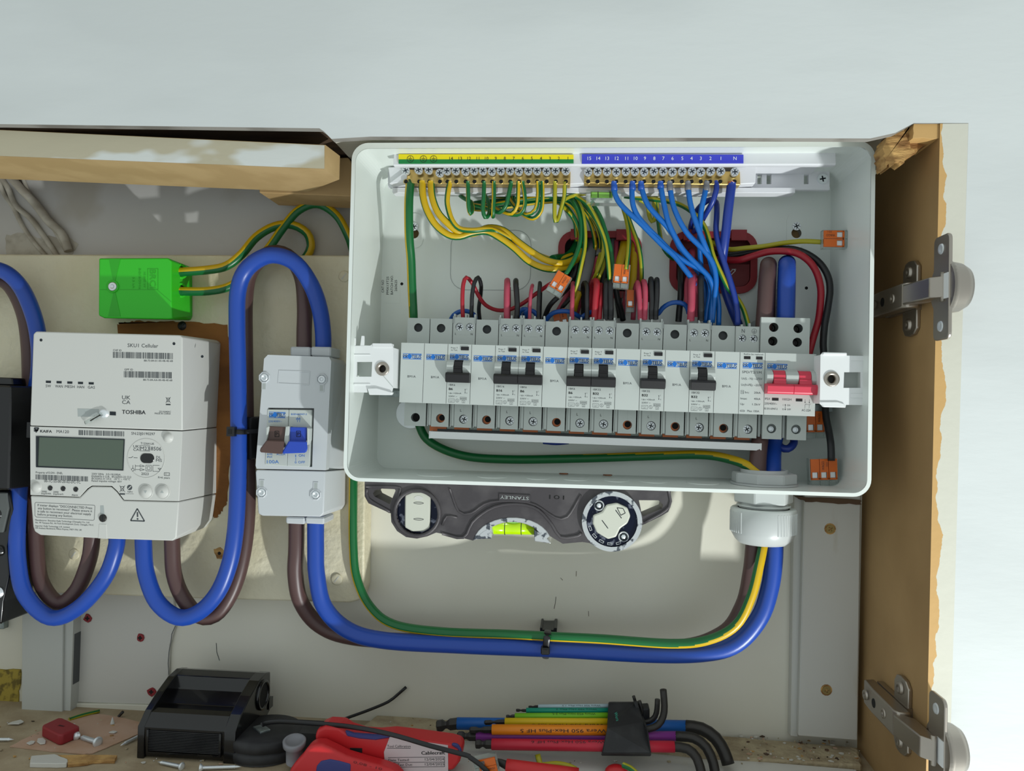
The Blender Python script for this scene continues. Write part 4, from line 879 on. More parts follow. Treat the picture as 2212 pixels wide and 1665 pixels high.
# ------------------------------------------------------------------ wires
def wire(pts, r, m, label, fr=None, name='wire', cat='wire', group=None, seg=12, **k):
    q = []
    for p in pts: q.append(PD(p[1], p[2], p[3], p[0]) if isinstance(p[0], str) else PD(p[0], p[1], p[2], fr))
    g = G(); g.tube(q, r, m, seg, **k); return g.single(name, label, cat, group=group)
GY = lambda a0, a1, y='yel': [(y, 0, 0), ('grn', a0, a1)]      # yellow with a green sector
YG = lambda a0, a1: [('grn', 0, 0), ('yel', a0, a1)]
big = dict(name='cable', cat='cable', seg=22, step=4)
# meter tails
wire([(-80, 620, 40), (-30, 585, 44), (8, 586, 46), (45, 620, 48), (72, 680, 48), (84, 740, 44), (84, 800, 30), (76, 850, 28), (62, 920, 30), (46, 1010, 36), (38, 1120, 42), (38, 1210, 44), (55, 1285, 46), (110, 1334, 46), (170, 1312, 46), (225, 1250, 46), (249, 1190, 46), (254, 1150, 44), (254, 1120, 40)], 6.1, 'blue', 'thick blue tail curving round the left edge of the meter and looping under it', 'p', **big)
wire([(-70, 625, 25), (-20, 600, 30), (20, 615, 32), (50, 670, 32), (62, 740, 28), (66, 850, 22), (72, 1000, 22), (76, 1120, 26), (78, 1180, 28), (88, 1255, 32), (125, 1302, 34), (165, 1275, 34), (192, 1210, 36), (199, 1160, 38), (199, 1120, 38)], 6.0, 'brown', 'thick brown tail looping under the left half of the meter', 'p', **big)
wire([(310, 1120, 44), (310, 1180, 46), (316, 1240, 48), (340, 1300, 50), (385, 1333, 50), (430, 1322, 50), (470, 1280, 50), (495, 1220, 50), (508, 1150, 50), (514, 1050, 49), (516, 950, 48), (514, 800, 48), (512, 700, 50), (514, 630, 52), (530, 585, 54), (565, 557, 56), (600, 552, 56), (640, 570, 56), (672, 615, 54), (690, 665, 46), (698, 720, 37), (698, 780, 34)], 6.3, 'blue', 'thick blue tail rising in a tall loop from the meter to the isolator', 'p', **big)
wire([(372, 1120, 40), (372, 1180, 40), (376, 1240, 40), (395, 1290, 40), (430, 1330, 38), (465, 1328, 36), (495, 1290, 34), (518, 1230, 32), (532, 1150, 30), (536, 1050, 28), (532, 900, 27), (530, 750, 27), (530, 650, 27), (540, 590, 28), (570, 553, 30), (600, 545, 30), (630, 560, 32), (652, 600, 34), (658, 660, 34), (657, 720, 34), (657, 780, 36)], 6.0, 'brown', 'thick brown tail behind the tall blue loop between meter and isolator', 'p', **big)
wire([(682, 1090, 38), (682, 1180, 38), (684, 1240, 38), (700, 1310, 36), (750, 1360, 34), (830, 1383, 34), (1000, 1393, 36), (1200, 1401, 38), (1400, 1412, 40), (1520, 1410, 42), (1590, 1390, 44), (1640, 1335, 46), (1663, 1270, 47), (1672, 1200, 48), (1671, 1130, 48), (1668, 1050, 46), (1668, 1010, 36), (1670, 965, 22), (1680, 900, 20), (1692, 800, 18), (1698, 700, 14), (1700, 610, 15), (1700, 575, 24), (1700, 572, 34), (1699, 610, 40), (1696, 690, 36), (1694, 740, 32)], 6.5, 'blue', 'thick blue tail from the isolator under the enclosure, through the gland to the main switch', 'p', **big)
wire([(641, 1090, 34), (640, 1180, 34), (638, 1240, 32), (650, 1300, 26), (690, 1350, 18), (760, 1376, 14), (900, 1385, 14), (1200, 1392, 16), (1450, 1400, 20), (1560, 1370, 26), (1605, 1310, 34), (1622, 1240, 40), (1628, 1180, 44), (1632, 1120, 46), (1636, 1050, 46), (1638, 980, 40), (1648, 900, 22), (1655, 780, 16), (1657, 650, 14), (1659, 590, 18), (1660, 572, 28), (1658, 590, 37), (1653, 660, 38), (1648, 730, 34)], 6.2, 'brown', 'thick brown tail behind the blue one along the bottom up to the main switch', 'p', **big)
def EARTH(ci):
    K = [(0, -150, -8), (11, -150, -8), (12, -150, 25), (23, -150, 25), (26, -170, -20), (31, -170, -20), (36, -140, 5), (39, -110, 40), (41, -60, 110), (60, -60, 110)]
    K = [(0, -10, 160), (9, -10, 160), (12, -150, 25), (23, -150, 25), (25, -215, -25), (31, -215, -25), (34, -170, 30), (35.5, -120, 80), (37, -65, 130), (39, -60, 110), (44, -30, 150), (60, -30, 150)]
    for (a, p, q), (b, r, s) in zip(K, K[1:]):
        if ci <= b: u = (ci - a) / (b - a); return p + (r - p) * u, q + (s - q) * u
    return K[-1][1:]
# the main earth: green junction box -> behind the enclosure -> gland -> left of the rail -> earth bar
wire([('g', 1090, 1047, 32), ('g', 1280, 1045, 30), ('g', 1420, 1010, 26), ('g', 1530, 910, 20), ('g', 1640, 790, 16), ('g', 1740, 650, 12), ('g', 1830, 550, 10), ('g', 1945, 512, 8), ('g', 2060, 580, 6), ('g', 2130, 700, 4), ('p', 762, 540, 0), ('p', 775, 600, -2), ('p', 772, 760, 14), ('p', 766, 900, 17), ('p', 763, 1050, 19), ('p', 763, 1180, 19), ('p', 771, 1250, 19), ('p', 800, 1310, 22), ('p', 850, 1348, 28), ('p', 950, 1364, 34), ('p', 1100, 1370, 38), ('p', 1200, 1375, 44), ('p', 1300, 1380, 44), ('p', 1450, 1390, 46), ('p', 1530, 1382, 50), ('p', 1590, 1350, 53), ('p', 1622, 1290, 55), ('p', 1640, 1220, 55), ('p', 1650, 1160, 52), ('p', 1650, 1090, 52), ('p', 1644, 1040, 52), ('p', 1618, 1008, 44), ('p', 1570, 990, 30), ('p', 1510, 982, 20), ('p', 1400, 985, 14), ('p', 1250, 990, 12), ('p', 1100, 992, 12), ('p', 1000, 984, 12), ('p', 930, 955, 13), ('p', 905, 915, 14), ('p', 896, 850, 14), ('p', 893, 760, 16), ('p', 893, 690, 26), ('z1', 562, 1400, 28), ('z1', 552, 1200, 32), ('z1', 545, 1000, 38), ('z1', 532, 850, 44), ('z1', 527, 700, 48), ('z1', 528, 520, 48), ('z1', 540, 380, 42)], 3.5, [('yel', 0, 0), ('grn', EARTH)], 'long green and yellow main earth cable from the green box round to the earth bar', name='earth_cable', cat='cable', seg=30, step=3.5)
wire([('g', 1090, 930, 32), ('g', 1280, 915, 32), ('g', 1390, 890, 30), ('g', 1480, 820, 27), ('g', 1570, 715, 20), ('g', 1680, 650, 14), ('g', 1790, 640, 8), ('g', 1880, 690, 2), ('g', 1905, 770, -2), ('g', 1880, 830, -3), ('g', 1850, 860, -3)], 3.6, GY(10, 150), 'short green and yellow earth cable from the upper port of the green box', name='earth_cable', cat='cable', seg=18, step=3.5)
# bar wires: thick yellow ones
def zw(fr, pts, r, m, label, **k): return wire(pts, r, m, label, fr, **k)
zw('z1', [(635, 378, 44), (638, 480, 46), (670, 600, 46), (740, 720, 44), (840, 800, 42), (930, 815, 40), (1030, 785, 38), (1150, 775, 34), (1260, 830, 32), (1370, 910, 30), (1480, 1010, 28), (1600, 1065, 26), (1720, 1075, 22), (1800, 1055, 12), (1850, 1020, -4)], 2.75, GY(60, 190), 'yellow and green earth wire, left one of the thick pair from the earth bar')
zw('z1', [(705, 378, 44), (715, 500, 46), (760, 620, 46), (840, 710, 44), (930, 780, 40), (1040, 790, 34), (1160, 745, 28), (1280, 765, 28), (1390, 850, 28), (1500, 930, 28), (1620, 1000, 26), (1740, 1025, 22), (1830, 1000, 12), (1880, 960, -4)], 2.75, GY(210, 320), 'yellow and green earth wire, right one of the thick pair from the earth bar')
zw('z1', [(855, 378, 44), (838, 470, 46), (835, 560, 46), (870, 680, 46), (930, 750, 45), (1030, 765, 44), (1150, 755, 40), (1210, 765, 34), (1300, 810, 30), (1420, 880, 24), (1560, 960, 18), (1700, 1000, 14), (1830, 960, 4)], 2.1, GY(30, 150), 'medium yellow and green earth wire just right of the thick pair')
ER = 1.65
EW = [([(997, 376, 45), (1000, 480, 45), (1003, 580, 44), (1018, 632, 42), (1035, 600, 38), (1025, 540, 34), (985, 520, 30), (945, 495, 26), (940, 480, 20), (1000, 470, 14), (1100, 480, 8), (1300, 500, 6), (1600, 520, 8), (1750, 560, 12), (1830, 640, 14), (1890, 780, 10), (1880, 920, -4)], YG(55, 85), 'thin green and yellow earth wire furthest left of the small loops'),
      ([(1128, 376, 45), (1124, 500, 45), (1118, 600, 44), (1135, 660, 42), (1165, 640, 38), (1170, 570, 34), (1150, 510, 28), (1140, 470, 20), (1300, 480, 10), (1600, 490, 8), (1800, 520, 10), (1880, 640, 14), (1910, 800, 12), (1900, 950, -4)], YG(-95, -60), 'second small earth loop from the left, hanging lowest of the first group'),
      ([(1205, 376, 45), (1205, 500, 45), (1200, 600, 44), (1198, 655, 41), (1190, 610, 37), (1120, 580, 32), (1040, 565, 28), (1030, 590, 24), (1120, 600, 18), (1300, 580, 12), (1600, 540, 10), (1800, 550, 12), (1900, 700, 14), (1930, 900, 6), (1920, 1000, -4)], YG(30, 70), 'third small earth loop from the left, nearly straight down'),
      ([(1345, 376, 45), (1325, 470, 45), (1300, 570, 43), (1250, 622, 40), (1190, 600, 36), (1110, 570, 30), (1040, 555, 24), (1100, 540, 16), (1400, 520, 10), (1700, 510, 12), (1840, 540, 14), (1920, 700, 14), (1940, 900, 4)], YG(150, 230), 'fourth small earth loop, curving away to the left at its foot'),
      ([(1400, 376, 45), (1398, 480, 45), (1390, 570, 43), (1350, 630, 40), (1290, 620, 36), (1230, 590, 30), (1200, 570, 24), (1300, 540, 16), (1600, 500, 12), (1830, 520, 14), (1960, 680, 14), (2010, 860, 6), (2000, 960, -4)], YG(-60, 10), 'fifth small earth loop from the left'),
      ([(1432, 376, 45), (1448, 470, 45), (1452, 560, 44), (1420, 630, 41), (1350, 640, 38), (1260, 610, 32), (1200, 580, 26), (1150, 560, 20), (1400, 530, 12), (1700, 500, 12), (1850, 520, 14), (1980, 660, 16), (2050, 830, 8), (2050, 960, -4)], YG(20, 60), 'sixth small earth loop, close against the fifth'),
      ([(1555, 376, 45), (1556, 500, 45), (1535, 600, 43), (1470, 640, 40), (1400, 600, 34), (1345, 540, 28), (1330, 490, 22), (1400, 470, 16), (1600, 480, 14), (1820, 500, 16), (1960, 620, 18), (2060, 790, 14), (2090, 960, 4)], YG(-20, 50), 'seventh small earth loop, left of a close pair with pale yellow fronts'),
      ([(1590, 376, 45), (1592, 500, 45), (1580, 610, 43), (1520, 670, 40), (1440, 640, 34), (1380, 570, 28), (1365, 490, 22), (1480, 470, 16), (1700, 480, 16), (1850, 500, 18), (1990, 640, 20), (2080, 800, 16), (2120, 980, 4)], YG(-80, 0), 'eighth small earth loop, right of the close pair with pale yellow fronts'),
      ([(1692, 376, 45), (1690, 500, 45), (1688, 620, 44), (1695, 692, 42), (1718, 670, 40), (1738, 600, 40), (1765, 500, 42), (1770, 376, 45)], [('yelo', 0, 0), ('grn', 60, 120)], 'pale yellow and green link loop at the right end of the earth bar')]
for p_, m_, l_ in EW: zw('z1', p_, ER, m_, l_, name='earth_wire', group='small earth wires under the earth bar')
EW2 = [('z1', [(1950, 470, 26), (1860, 480, 30), (1780, 510, 34), (1740, 560, 34), (1780, 600, 20), (1850, 700, 10), (1860, 850, 4)], GY(10, 130, 'yelo'), 'green and yellow wire entering from behind the little vial on its left'),
       ('z1', [(1800, 490, 26), (1850, 560, 30), (1895, 680, 32), (1900, 820, 34), (1860, 960, 38), (1800, 1080, 42), (1770, 1120, 42)], GY(-100, 100), 'mostly green earth wire running down into the left orange connector'),
       ('z1', [(1850, 495, 24), (1905, 600, 30), (1930, 760, 34), (1928, 900, 36), (1905, 1020, 38), (1870, 1180, 34), (1840, 1300, 26)], GY(5, 160, 'yelo'), 'green and yellow wire crossing the grey sheath, just right of the mostly green one'),
       ('z1', [(1860, 495, 30), (1950, 560, 34), (2030, 700, 36), (2085, 840, 36), (2110, 980, 38), (2125, 1150, 34), (2125, 1250, 20)], GY(20, 150, 'yelo'), 'olive yellow earth wire sweeping from the vial across the middle of the left grommet'),
       ('z1', [(1985, 545, 24), (2050, 650, 28), (2100, 790, 30), (2140, 940, 30), (2155, 1100, 26), (2155, 1250, 16)], GY(-100, 110), 'dark green earth wire sweeping right of the olive yellow one'),
       ('z1', [(2010, 600, 22), (2060, 720, 24), (2080, 860, 26), (2070, 980, 26), (2030, 1090, 24), (1990, 1180, 16)], GY(-150, -30, 'yelo'), 'thin yellow wire behind the first black loops, ending at a red loop'),
       ('z2', [(160, 560, 16), (195, 680, 22), (215, 800, 28), (212, 920, 34), (200, 1030, 38), (195, 1075, 38)], GY(-140, -20, 'yelo'), 'yellow and green wire dropping into the upper middle orange connector'),
       ('z2', [(190, 600, 18), (240, 740, 24), (285, 860, 28), (310, 980, 30), (318, 1100, 28), (315, 1220, 18)], GY(-150, -10, 'yelo'), 'yellow and green wire arching down the right edge of the left grommet'),
       ('z2', [(180, 492, 20), (300, 508, 22), (440, 522, 24), (600, 552, 26), (720, 620, 30), (810, 720, 32), (858, 850, 34), (885, 960, 36), (945, 1100, 36), (1010, 1230, 32), (1080, 1310, 26), (1130, 1400, 28), (1170, 1530, 32)], GY(15, 150, 'yelo'), 'long green and yellow wire from the vial over the blue wires to the surge protector'),
       ('z2', [(430, 470, 20), (440, 600, 16), (458, 760, 14), (480, 880, 12), (530, 960, 10), (590, 1000, 2), (640, 990, -4)], GY(0, 150, 'yelo'), 'olive earth wire dropping into the left side of the right grommet'),
       ('z2', [(300, 520, 20), (360, 560, 18), (375, 640, 16), (400, 695, 16), (425, 660, 16), (418, 560, 18), (415, 480, 22)], GY(80, 200, 'yelo'), 'small olive loop hanging behind the blue wires'),
       ('z2', [(820, 830, -3), (920, 880, 4), (1010, 915, 14), (1150, 905, 18), (1300, 890, 22), (1450, 865, 26), (1600, 852, 30), (1765, 858, 34)], GY(150, 250, 'yelo'), 'olive yellow earth wire running right from the grommet to the horizontal orange connector')]
for fr_, p_, m_, l_ in EW2: zw(fr_, p_, 1.85 if 'horizontal' in l_ or 'long' in l_ else 1.65, m_, l_, name='earth_wire')
# wide sheaths and conductors through the left grommet
zw('a', [(880, 250, -5), (860, 450, 2), (820, 700, 10), (750, 950, 14), (680, 1110, 18)], 4.0, 'gry', 'wide grey flat cable sheath, largest through the left grommet', name='flat_cable', cat='cable', flat=.55)
zw('a', [(1010, 280, -5), (1000, 400, 0), (980, 530, 4)], 2.4, 'gry', 'short grey cable sheath end beside the wide one', name='flat_cable', cat='cable', flat=.6)
zw('a', [(1215, 240, -5), (1210, 500, 0), (1200, 800, 4), (1190, 900, 4)], 2.2, 'gry', 'dark grey sheath behind the dark green wire', name='flat_cable', cat='cable', flat=.6)
for p_, r, m_, l_ in (([(1265, 300, -2), (1262, 500, 4), (1258, 720, 8)], 1.9, 'pink', 'faded red wire entering the upper middle connector from above'),
                      ([(1390, 330, -2), (1370, 450, 6), (1330, 600, 14), (1310, 720, 20)], 3.4, 'yel', 'broad yellow sleeve entering the upper middle connector'),
                      ([(1560, 330, -2), (1545, 600, 4), (1530, 900, 8), (1500, 1100, 10), (1490, 1250, 10)], 2.9, 'yel', 'broad dull yellow sleeve right of the upper middle connector'),
                      ([(1500, 300, -3), (1490, 500, 0), (1470, 800, 2), (1440, 1060, 6), (1390, 1300, 10), (1370, 1500, 10)], 1.8, 'pink', 'dusky red wire behind the upper middle connector'),
                      ([(960, 560, 4), (900, 750, 8), (830, 960, 8), (760, 1150, 8)], 1.7, 'pink', 'dusky red wire along the right of the wide grey sheath'),
                      ([(560, 1010, 8), (490, 1120, 12), (420, 1260, 12), (340, 1400, 10), (290, 1500, 6)], 1.9, 'pink', 'dusky red wire slanting down left below the left connector'),
                      ([(540, 1200, 14), (450, 1300, 14), (370, 1390, 10), (330, 1450, 6)], 1.7, 'blk', 'black wire slanting parallel to the dusky red one'),
                      ([(680, 1110, 18), (640, 1200, 18), (605, 1330, 14), (590, 1420, 10)], 2.6, 'yel', 'yellow sleeve end below the cut grey sheath'),
                      ([(640, 880, -2), (580, 940, 10), (520, 1010, 14), (440, 1100, 20), (360, 1170, 24), (260, 1260, 24), (190, 1350, 20), (140, 1470, 14), (110, 1560, 10)], 2.0, 'blk', 'black wire from the left connector down behind the sixth blank'),
                      ([(700, 420, 0), (640, 560, 4), (590, 640, 0)], 3.0, 'yelo', 'olive earth wire end inside the left grommet'),
                      ([(640, 330, -6), (560, 470, -2), (450, 560, 4), (330, 570, 12), (250, 590, 20)], 3.4, 'grn', 'dark green earth sheath deep in the left grommet'),
                      ([(1020, 500, 4), (980, 650, 8), (940, 800, 8)], 2.0, 'yelo', 'short olive wire right of the wide grey sheath'),
                      ([(1050, 560, 16), (1060, 700, 20), (1000, 850, 22), (970, 950, 18)], 1.4, 'yelo', 'thin olive wire curling to the paired red loop'),
                      ([(620, 650, 0), (600, 800, 2), (540, 940, 2)], 3.2, 'blk', 'black sheath deep in the left part of the left grommet'),
                      ([(1330, 330, -3), (1310, 600, -2), (1290, 900, 0), (1290, 1200, 2), (1330, 1520, 2)], 2.8, 'blk', 'black sheath deep behind the upper middle connector'),
                      ([(1130, 350, -3), (1110, 600, -2), (1060, 900, 0), (1040, 1200, 2)], 3.0, 'blk', 'black sheath deep in the centre of the left grommet'),
                      ([(1460, 330, -3), (1450, 600, -2), (1440, 900, -2)], 3.0, 'blk', 'black sheath deep in the right of the left grommet'),
                      ([(720, 1150, 8), (690, 1300, 8), (650, 1420, 6), (630, 1500, 4)], 1.6, 'pink', 'dusky red wire beside the single black loop')):
    zw('a', p_, r, m_, l_)
# live and neutral loops into the breakers (z1 then z2 frames)
LN = [('z1', [(960, 1475, 34), (955, 1380, 38), (955, 1280, 40), (962, 1190, 40), (985, 1140, 38), (1030, 1180, 34), (1080, 1280, 28), (1140, 1360, 22), (1230, 1400, 18), (1330, 1395, 16), (1430, 1350, 16), (1540, 1270, 20), (1640, 1200, 28), (1690, 1170, 32)], 1.75, 'red', 'bright red wire from the first breaker sweeping right to the left connector'),
      ('z1', [(1025, 1475, 34), (1028, 1380, 38), (1032, 1280, 40), (1050, 1180, 40), (1080, 1140, 36), (1103, 1200, 28), (1098, 1290, 20), (1085, 1390, 16), (1095, 1500, 12)], 1.75, 'blk', 'black wire looped above the first breaker beside the red one'),
      ('z1', [(1308, 1475, 35), (1308, 1380, 38), (1308, 1280, 38), (1310, 1200, 36), (1312, 1165, 28), (1316, 1220, 16), (1318, 1330, 12), (1314, 1480, 8)], 2.6, 'pink', 'faded red pair looped above the B16 breaker'),
      ('z1', [(1385, 1475, 35), (1392, 1380, 38), (1386, 1280, 38), (1380, 1200, 36), (1380, 1165, 28), (1384, 1220, 16), (1390, 1330, 12), (1388, 1480, 8)], 2.3, 'blk', 'thick black pair looped above the B16 breaker'),
      ('z1', [(1490, 1475, 35), (1492, 1380, 38), (1497, 1280, 38), (1506, 1220, 34), (1512, 1205, 26), (1500, 1270, 16), (1488, 1360, 12), (1480, 1480, 8)], 1.5, 'pink', 'thin faded red wire looped above the breaker right of the B16'),
      ('z1', [(1562, 1475, 35), (1560, 1380, 38), (1564, 1280, 36), (1570, 1200, 32), (1572, 1185, 26), (1576, 1250, 16), (1572, 1360, 12), (1568, 1480, 8)], 1.7, 'blk', 'thin black wire looped above the breaker right of the B16'),
      ('a', [(560, 1540, 35), (558, 1400, 38), (562, 1250, 38), (568, 1050, 34), (575, 970, 28), (570, 1060, 18), (560, 1250, 12)], 1.9, 'pink', 'single faded red wire above the middle B6 breaker'),
      ('a', [(795, 1540, 35), (797, 1400, 37), (795, 1200, 38), (800, 1040, 36), (770, 965, 32), (735, 1000, 26), (735, 1150, 18), (740, 1350, 12), (730, 1540, 8)], 2.0, 'blk', 'narrow black loop above the middle B6 breaker'),
      ('a', [(915, 1540, 35), (920, 1400, 38), (935, 1200, 40), (950, 1050, 40), (945, 940, 34), (900, 960, 26), (870, 1080, 18), (855, 1300, 12), (850, 1500, 8)], 2.7, 'red', 'thick bright red loop with printed digits above the paired B32 breaker'),
      ('a', [(990, 1540, 35), (1000, 1400, 36), (1015, 1200, 36), (1020, 1080, 32), (1018, 1000, 26), (1010, 1100, 16)], 2.2, 'red', 'second bright red wire behind the thick red loop'),
      ('a', [(1095, 1540, 35), (1095, 1400, 38), (1090, 1200, 38), (1095, 1020, 36), (1120, 930, 30), (1150, 960, 22), (1160, 1100, 16)], 2.5, 'blk', 'left one of two thick black loops above the paired B32 breaker'),
      ('a', [(1172, 1540, 35), (1175, 1400, 38), (1170, 1200, 38), (1165, 1020, 36), (1190, 930, 32), (1235, 960, 26), (1260, 1080, 22), (1290, 1250, 18), (1340, 1400, 14), (1370, 1560, 10)], 2.6, 'blk', 'right one of two thick black loops, leaning to the right at the top'),
      ('a', [(1645, 1540, 35), (1640, 1400, 38), (1630, 1200, 38), (1615, 1050, 38), (1600, 960, 32), (1570, 1050, 26), (1550, 1250, 20), (1530, 1550, 16)], 2.2, 'pink', 'faded red loop, left of a pair above the lone B32 breaker'),
      ('a', [(1715, 1540, 35), (1720, 1400, 38), (1725, 1200, 38), (1722, 1050, 38), (1705, 945, 34), (1680, 1000, 26), (1675, 1200, 20)], 2.3, 'pink', 'faded red loop with printed digits, right of a pair above the lone B32 breaker'),
      ('a', [(1822, 1540, 35), (1822, 1400, 38), (1830, 1250, 38), (1822, 1050, 38), (1815, 905, 32), (1800, 1050, 24), (1800, 1250, 16)], 2.3, 'blk', 'black loop, left of a pair above the lone B32 breaker'),
      ('a', [(1890, 1540, 35), (1892, 1400, 38), (1905, 1250, 38), (1912, 1050, 38), (1908, 915, 32), (1900, 1050, 24), (1900, 1250, 16)], 2.3, 'blk', 'black loop, right of a pair above the lone B32 breaker'),
      ('b', [(530, 1560, 35), (540, 1400, 38), (548, 1200, 38), (550, 1000, 38), (560, 870, 32), (575, 950, 20), (520, 700, 4), (550, 560, 0), (545, 450, -4)], 3.1, 'pink', 'fat faded red wire above the last B32 breaker'),
      ('b', [(620, 1500, 30), (625, 1350, 32), (620, 1150, 30), (612, 950, 26), (600, 850, 20)], 2.2, 'pink', 'faded red wire behind the fat one'),
      ('b', [(470, 1330, 28), (470, 1150, 24), (480, 950, 20), (540, 780, 10)], 2.4, 'pink', 'faded red wire left behind the fat one'),
      ('b', [(692, 1560, 35), (694, 1400, 38), (692, 1200, 38), (690, 1000, 38), (700, 860, 32), (720, 960, 20)], 2.7, 'blk', 'thick dark wire above the last B32 breaker'),
      ('b', [(335, 1580, 18), (350, 1400, 20), (370, 1200, 20), (375, 950, 16), (360, 700, 4), (340, 560, -4)], 2.7, 'blk', 'black wire dropping from the right grommet behind the eleventh module')]
for fr_, p_, r, m_, l_ in LN: zw(fr_, p_, r * .92, m_, l_, name='wire', group='looped wires above the breakers')
for fr_, p_, l_ in (('e', [(110, 800, 20), (150, 740, 24), (230, 690, 26), (320, 675, 26), (400, 690, 26), (480, 745, 22), (500, 800, 20)], 'small blue arch above the first breaker'),
                    ('e', [(1195, 760, 22), (1195, 700, 24), (1250, 650, 26), (1320, 650, 26), (1290, 690, 26), (1310, 735, 24), (1290, 770, 22)], 'small blue curl left above the B6 breaker beside the B16'),
                    ('e', [(1260, 735, 20), (1310, 705, 22), (1370, 670, 24), (1430, 690, 24), (1480, 760, 22)], 'small blue arch right above the B6 breaker beside the B16'),
                    ('a', [(140, 1570, 22), (190, 1500, 24), (270, 1440, 26), (400, 1415, 28), (520, 1425, 28), (620, 1470, 26), (700, 1520, 22)], 'wide blue arch above the seventh module in front of an orange connector'),
                    ('a', [(690, 1530, 22), (760, 1480, 24), (830, 1440, 24), (900, 1430, 22), (960, 1450, 20)], 'blue arch between the middle B6 and B32 breakers'),
                    ('b', [(-60, 1500, 24), (20, 1450, 26), (80, 1370, 28), (180, 1300, 30), (300, 1275, 30), (420, 1300, 30), (480, 1370, 28), (500, 1450, 26)], 'large blue arch between the lone B32 breaker and the last one')):
    zw(fr_, p_, 1.85, 'blueA', l_, name='wire')
# neutral wires
def neutral(pts, fer, lab, m='blueL', r=2.05, fr='z2'):
    o = zw(fr, pts, r, m, lab, name='neutral_wire', group='neutral wires below the neutral bar')
    if fer: g = G(); a, b = PD(fer[0], 380, 44.5, fr), PD(fer[0] + fer[2], fer[3], 45, fr); g.tube([a, b], 2.45, fer[1], 14, step=4); g.build('ferrule', o)
    return o
neutral([(97, 376, 44), (98, 450, 45), (130, 530, 45), (200, 610, 45), (300, 700, 44), (400, 800, 42), (490, 890, 40), (580, 970, 38), (650, 1060, 37), (710, 1140, 36), (740, 1200, 28)], (97, 'blueF', 3, 450), 'leftmost bright blue neutral wire, long slant to the right')
neutral([(245, 376, 44), (240, 460, 45), (248, 560, 45), (285, 650, 44), (360, 740, 43), (460, 840, 40), (560, 940, 38), (680, 1020, 36), (790, 1080, 34), (850, 1160, 30), (862, 1250, 28), (840, 1380, 26), (825, 1500, 24)], (245, 'blueF', -1, 445), 'second bright blue neutral wire with a blue ferrule')
neutral([(312, 376, 44), (325, 460, 45), (365, 560, 45), (440, 650, 44), (520, 735, 42), (580, 820, 38), (620, 900, 34), (680, 980, 30), (740, 1060, 28), (790, 1130, 26), (820, 1250, 22), (835, 1400, 20)], (312, 'blueF', 3, 445), 'third bright blue neutral wire, right of a close pair of blue ferrules')
neutral([(468, 376, 44), (475, 450, 45), (500, 580, 45), (530, 700, 45), (580, 810, 43), (640, 910, 40), (720, 1000, 38), (800, 1080, 36), (860, 1150, 34), (885, 1250, 30), (870, 1400, 28), (862, 1520, 26)], (468, 'blueF', 1, 432), 'fourth bright blue neutral wire from the left')
neutral([(540, 376, 44), (548, 460, 45), (570, 570, 45), (620, 690, 45), (690, 800, 43), (780, 890, 41), (850, 970, 39), (895, 1060, 37), (910, 1180, 34), (895, 1320, 30), (880, 1500, 26)], (540, 'greyF', 4, 452), 'blue neutral wire from the leftmost grey ferrule')
neutral([(685, 376, 44), (690, 450, 45), (705, 550, 45), (735, 660, 45), (775, 770, 44), (815, 870, 42), (850, 960, 38), (875, 1050, 34), (900, 1200, 28), (930, 1350, 24), (930, 1520, 22)], (685, 'greyF', 2, 448), 'blue neutral wire from the middle grey ferrule')
neutral([(835, 376, 44), (825, 450, 45), (800, 560, 45), (785, 660, 42), (780, 780, 38), (780, 900, 32), (785, 1000, 28), (800, 1150, 24), (850, 1300, 20), (830, 1450, 18)], (835, 'greyF', -4, 452), 'blue neutral wire from the rightmost grey ferrule, bending left')
neutral([(912, 376, 44), (912, 440, 45), (880, 540, 42), (830, 630, 34), (790, 700, 20), (740, 770, 8), (712, 775, -3)], None, 'dark blue neutral wire curving down left behind the bright blue ones', 'blueD', 2.1)
neutral([(712, 780, -3), (712, 720, 8), (750, 620, 18), (810, 550, 26), (870, 520, 30), (912, 545, 32), (915, 650, 34), (910, 760, 35), (930, 880, 36), (970, 1010, 36), (1020, 1160, 36), (1060, 1300, 34), (1080, 1420, 33), (1082, 1520, 33)], None, 'dark blue neutral wire arching up and over to the surge protector', 'blueD', 2.2)
neutral([(1035, 388, 44), (1020, 500, 44), (1005, 620, 43), (990, 760, 40), (975, 880, 36), (960, 1000, 30), (960, 1120, 24), (990, 1260, 18), (1040, 1400, 14), (1090, 1520, 10)], None, 'thickest dark blue wire at the right end of the neutral bar', 'blueD', 3.5)
a = PD(1030, 402, 44.2, 'z2'); g = G(); g.tube([(a[0], a[1] + 2, a[2]), (a[0] - .1, a[1] - 1, a[2])], 3.1, 'copper', 12); tag(g.single('bare_copper_end', 'bare copper end at the top of the thickest dark blue wire', 'copper end'))
zw('z4', [(1400, 1090, 20), (1430, 1130, 24), (1480, 1140, 26), (1520, 1110, 24), (1530, 1070, 20), (1500, 1000, 16)], 3.0, 'blueD', 'dark blue wire bulging out under the red main switch')
zw('z3', [(1600, 1085, 12), (1700, 1094, 14), (1800, 1085, 12)], 1.8, 'blueD', 'sliver of blue wire just under the white cover strip')
zw('z2', [(880, 980, -4), (1000, 1000, 8), (1100, 1000, 16), (1200, 970, 20), (1320, 937, 26), (1440, 930, 30), (1560, 950, 32), (1650, 1010, 32), (1710, 1100, 30), (1742, 1220, 28), (1742, 1340, 26), (1725, 1480, 24), (1690, 1600, 24), ('z4', 1672, 300, 26), ('z4', 1640, 420, 24)], 2.65, 'red', 'thick red wire arching over the brown and blue tails', seg=16)
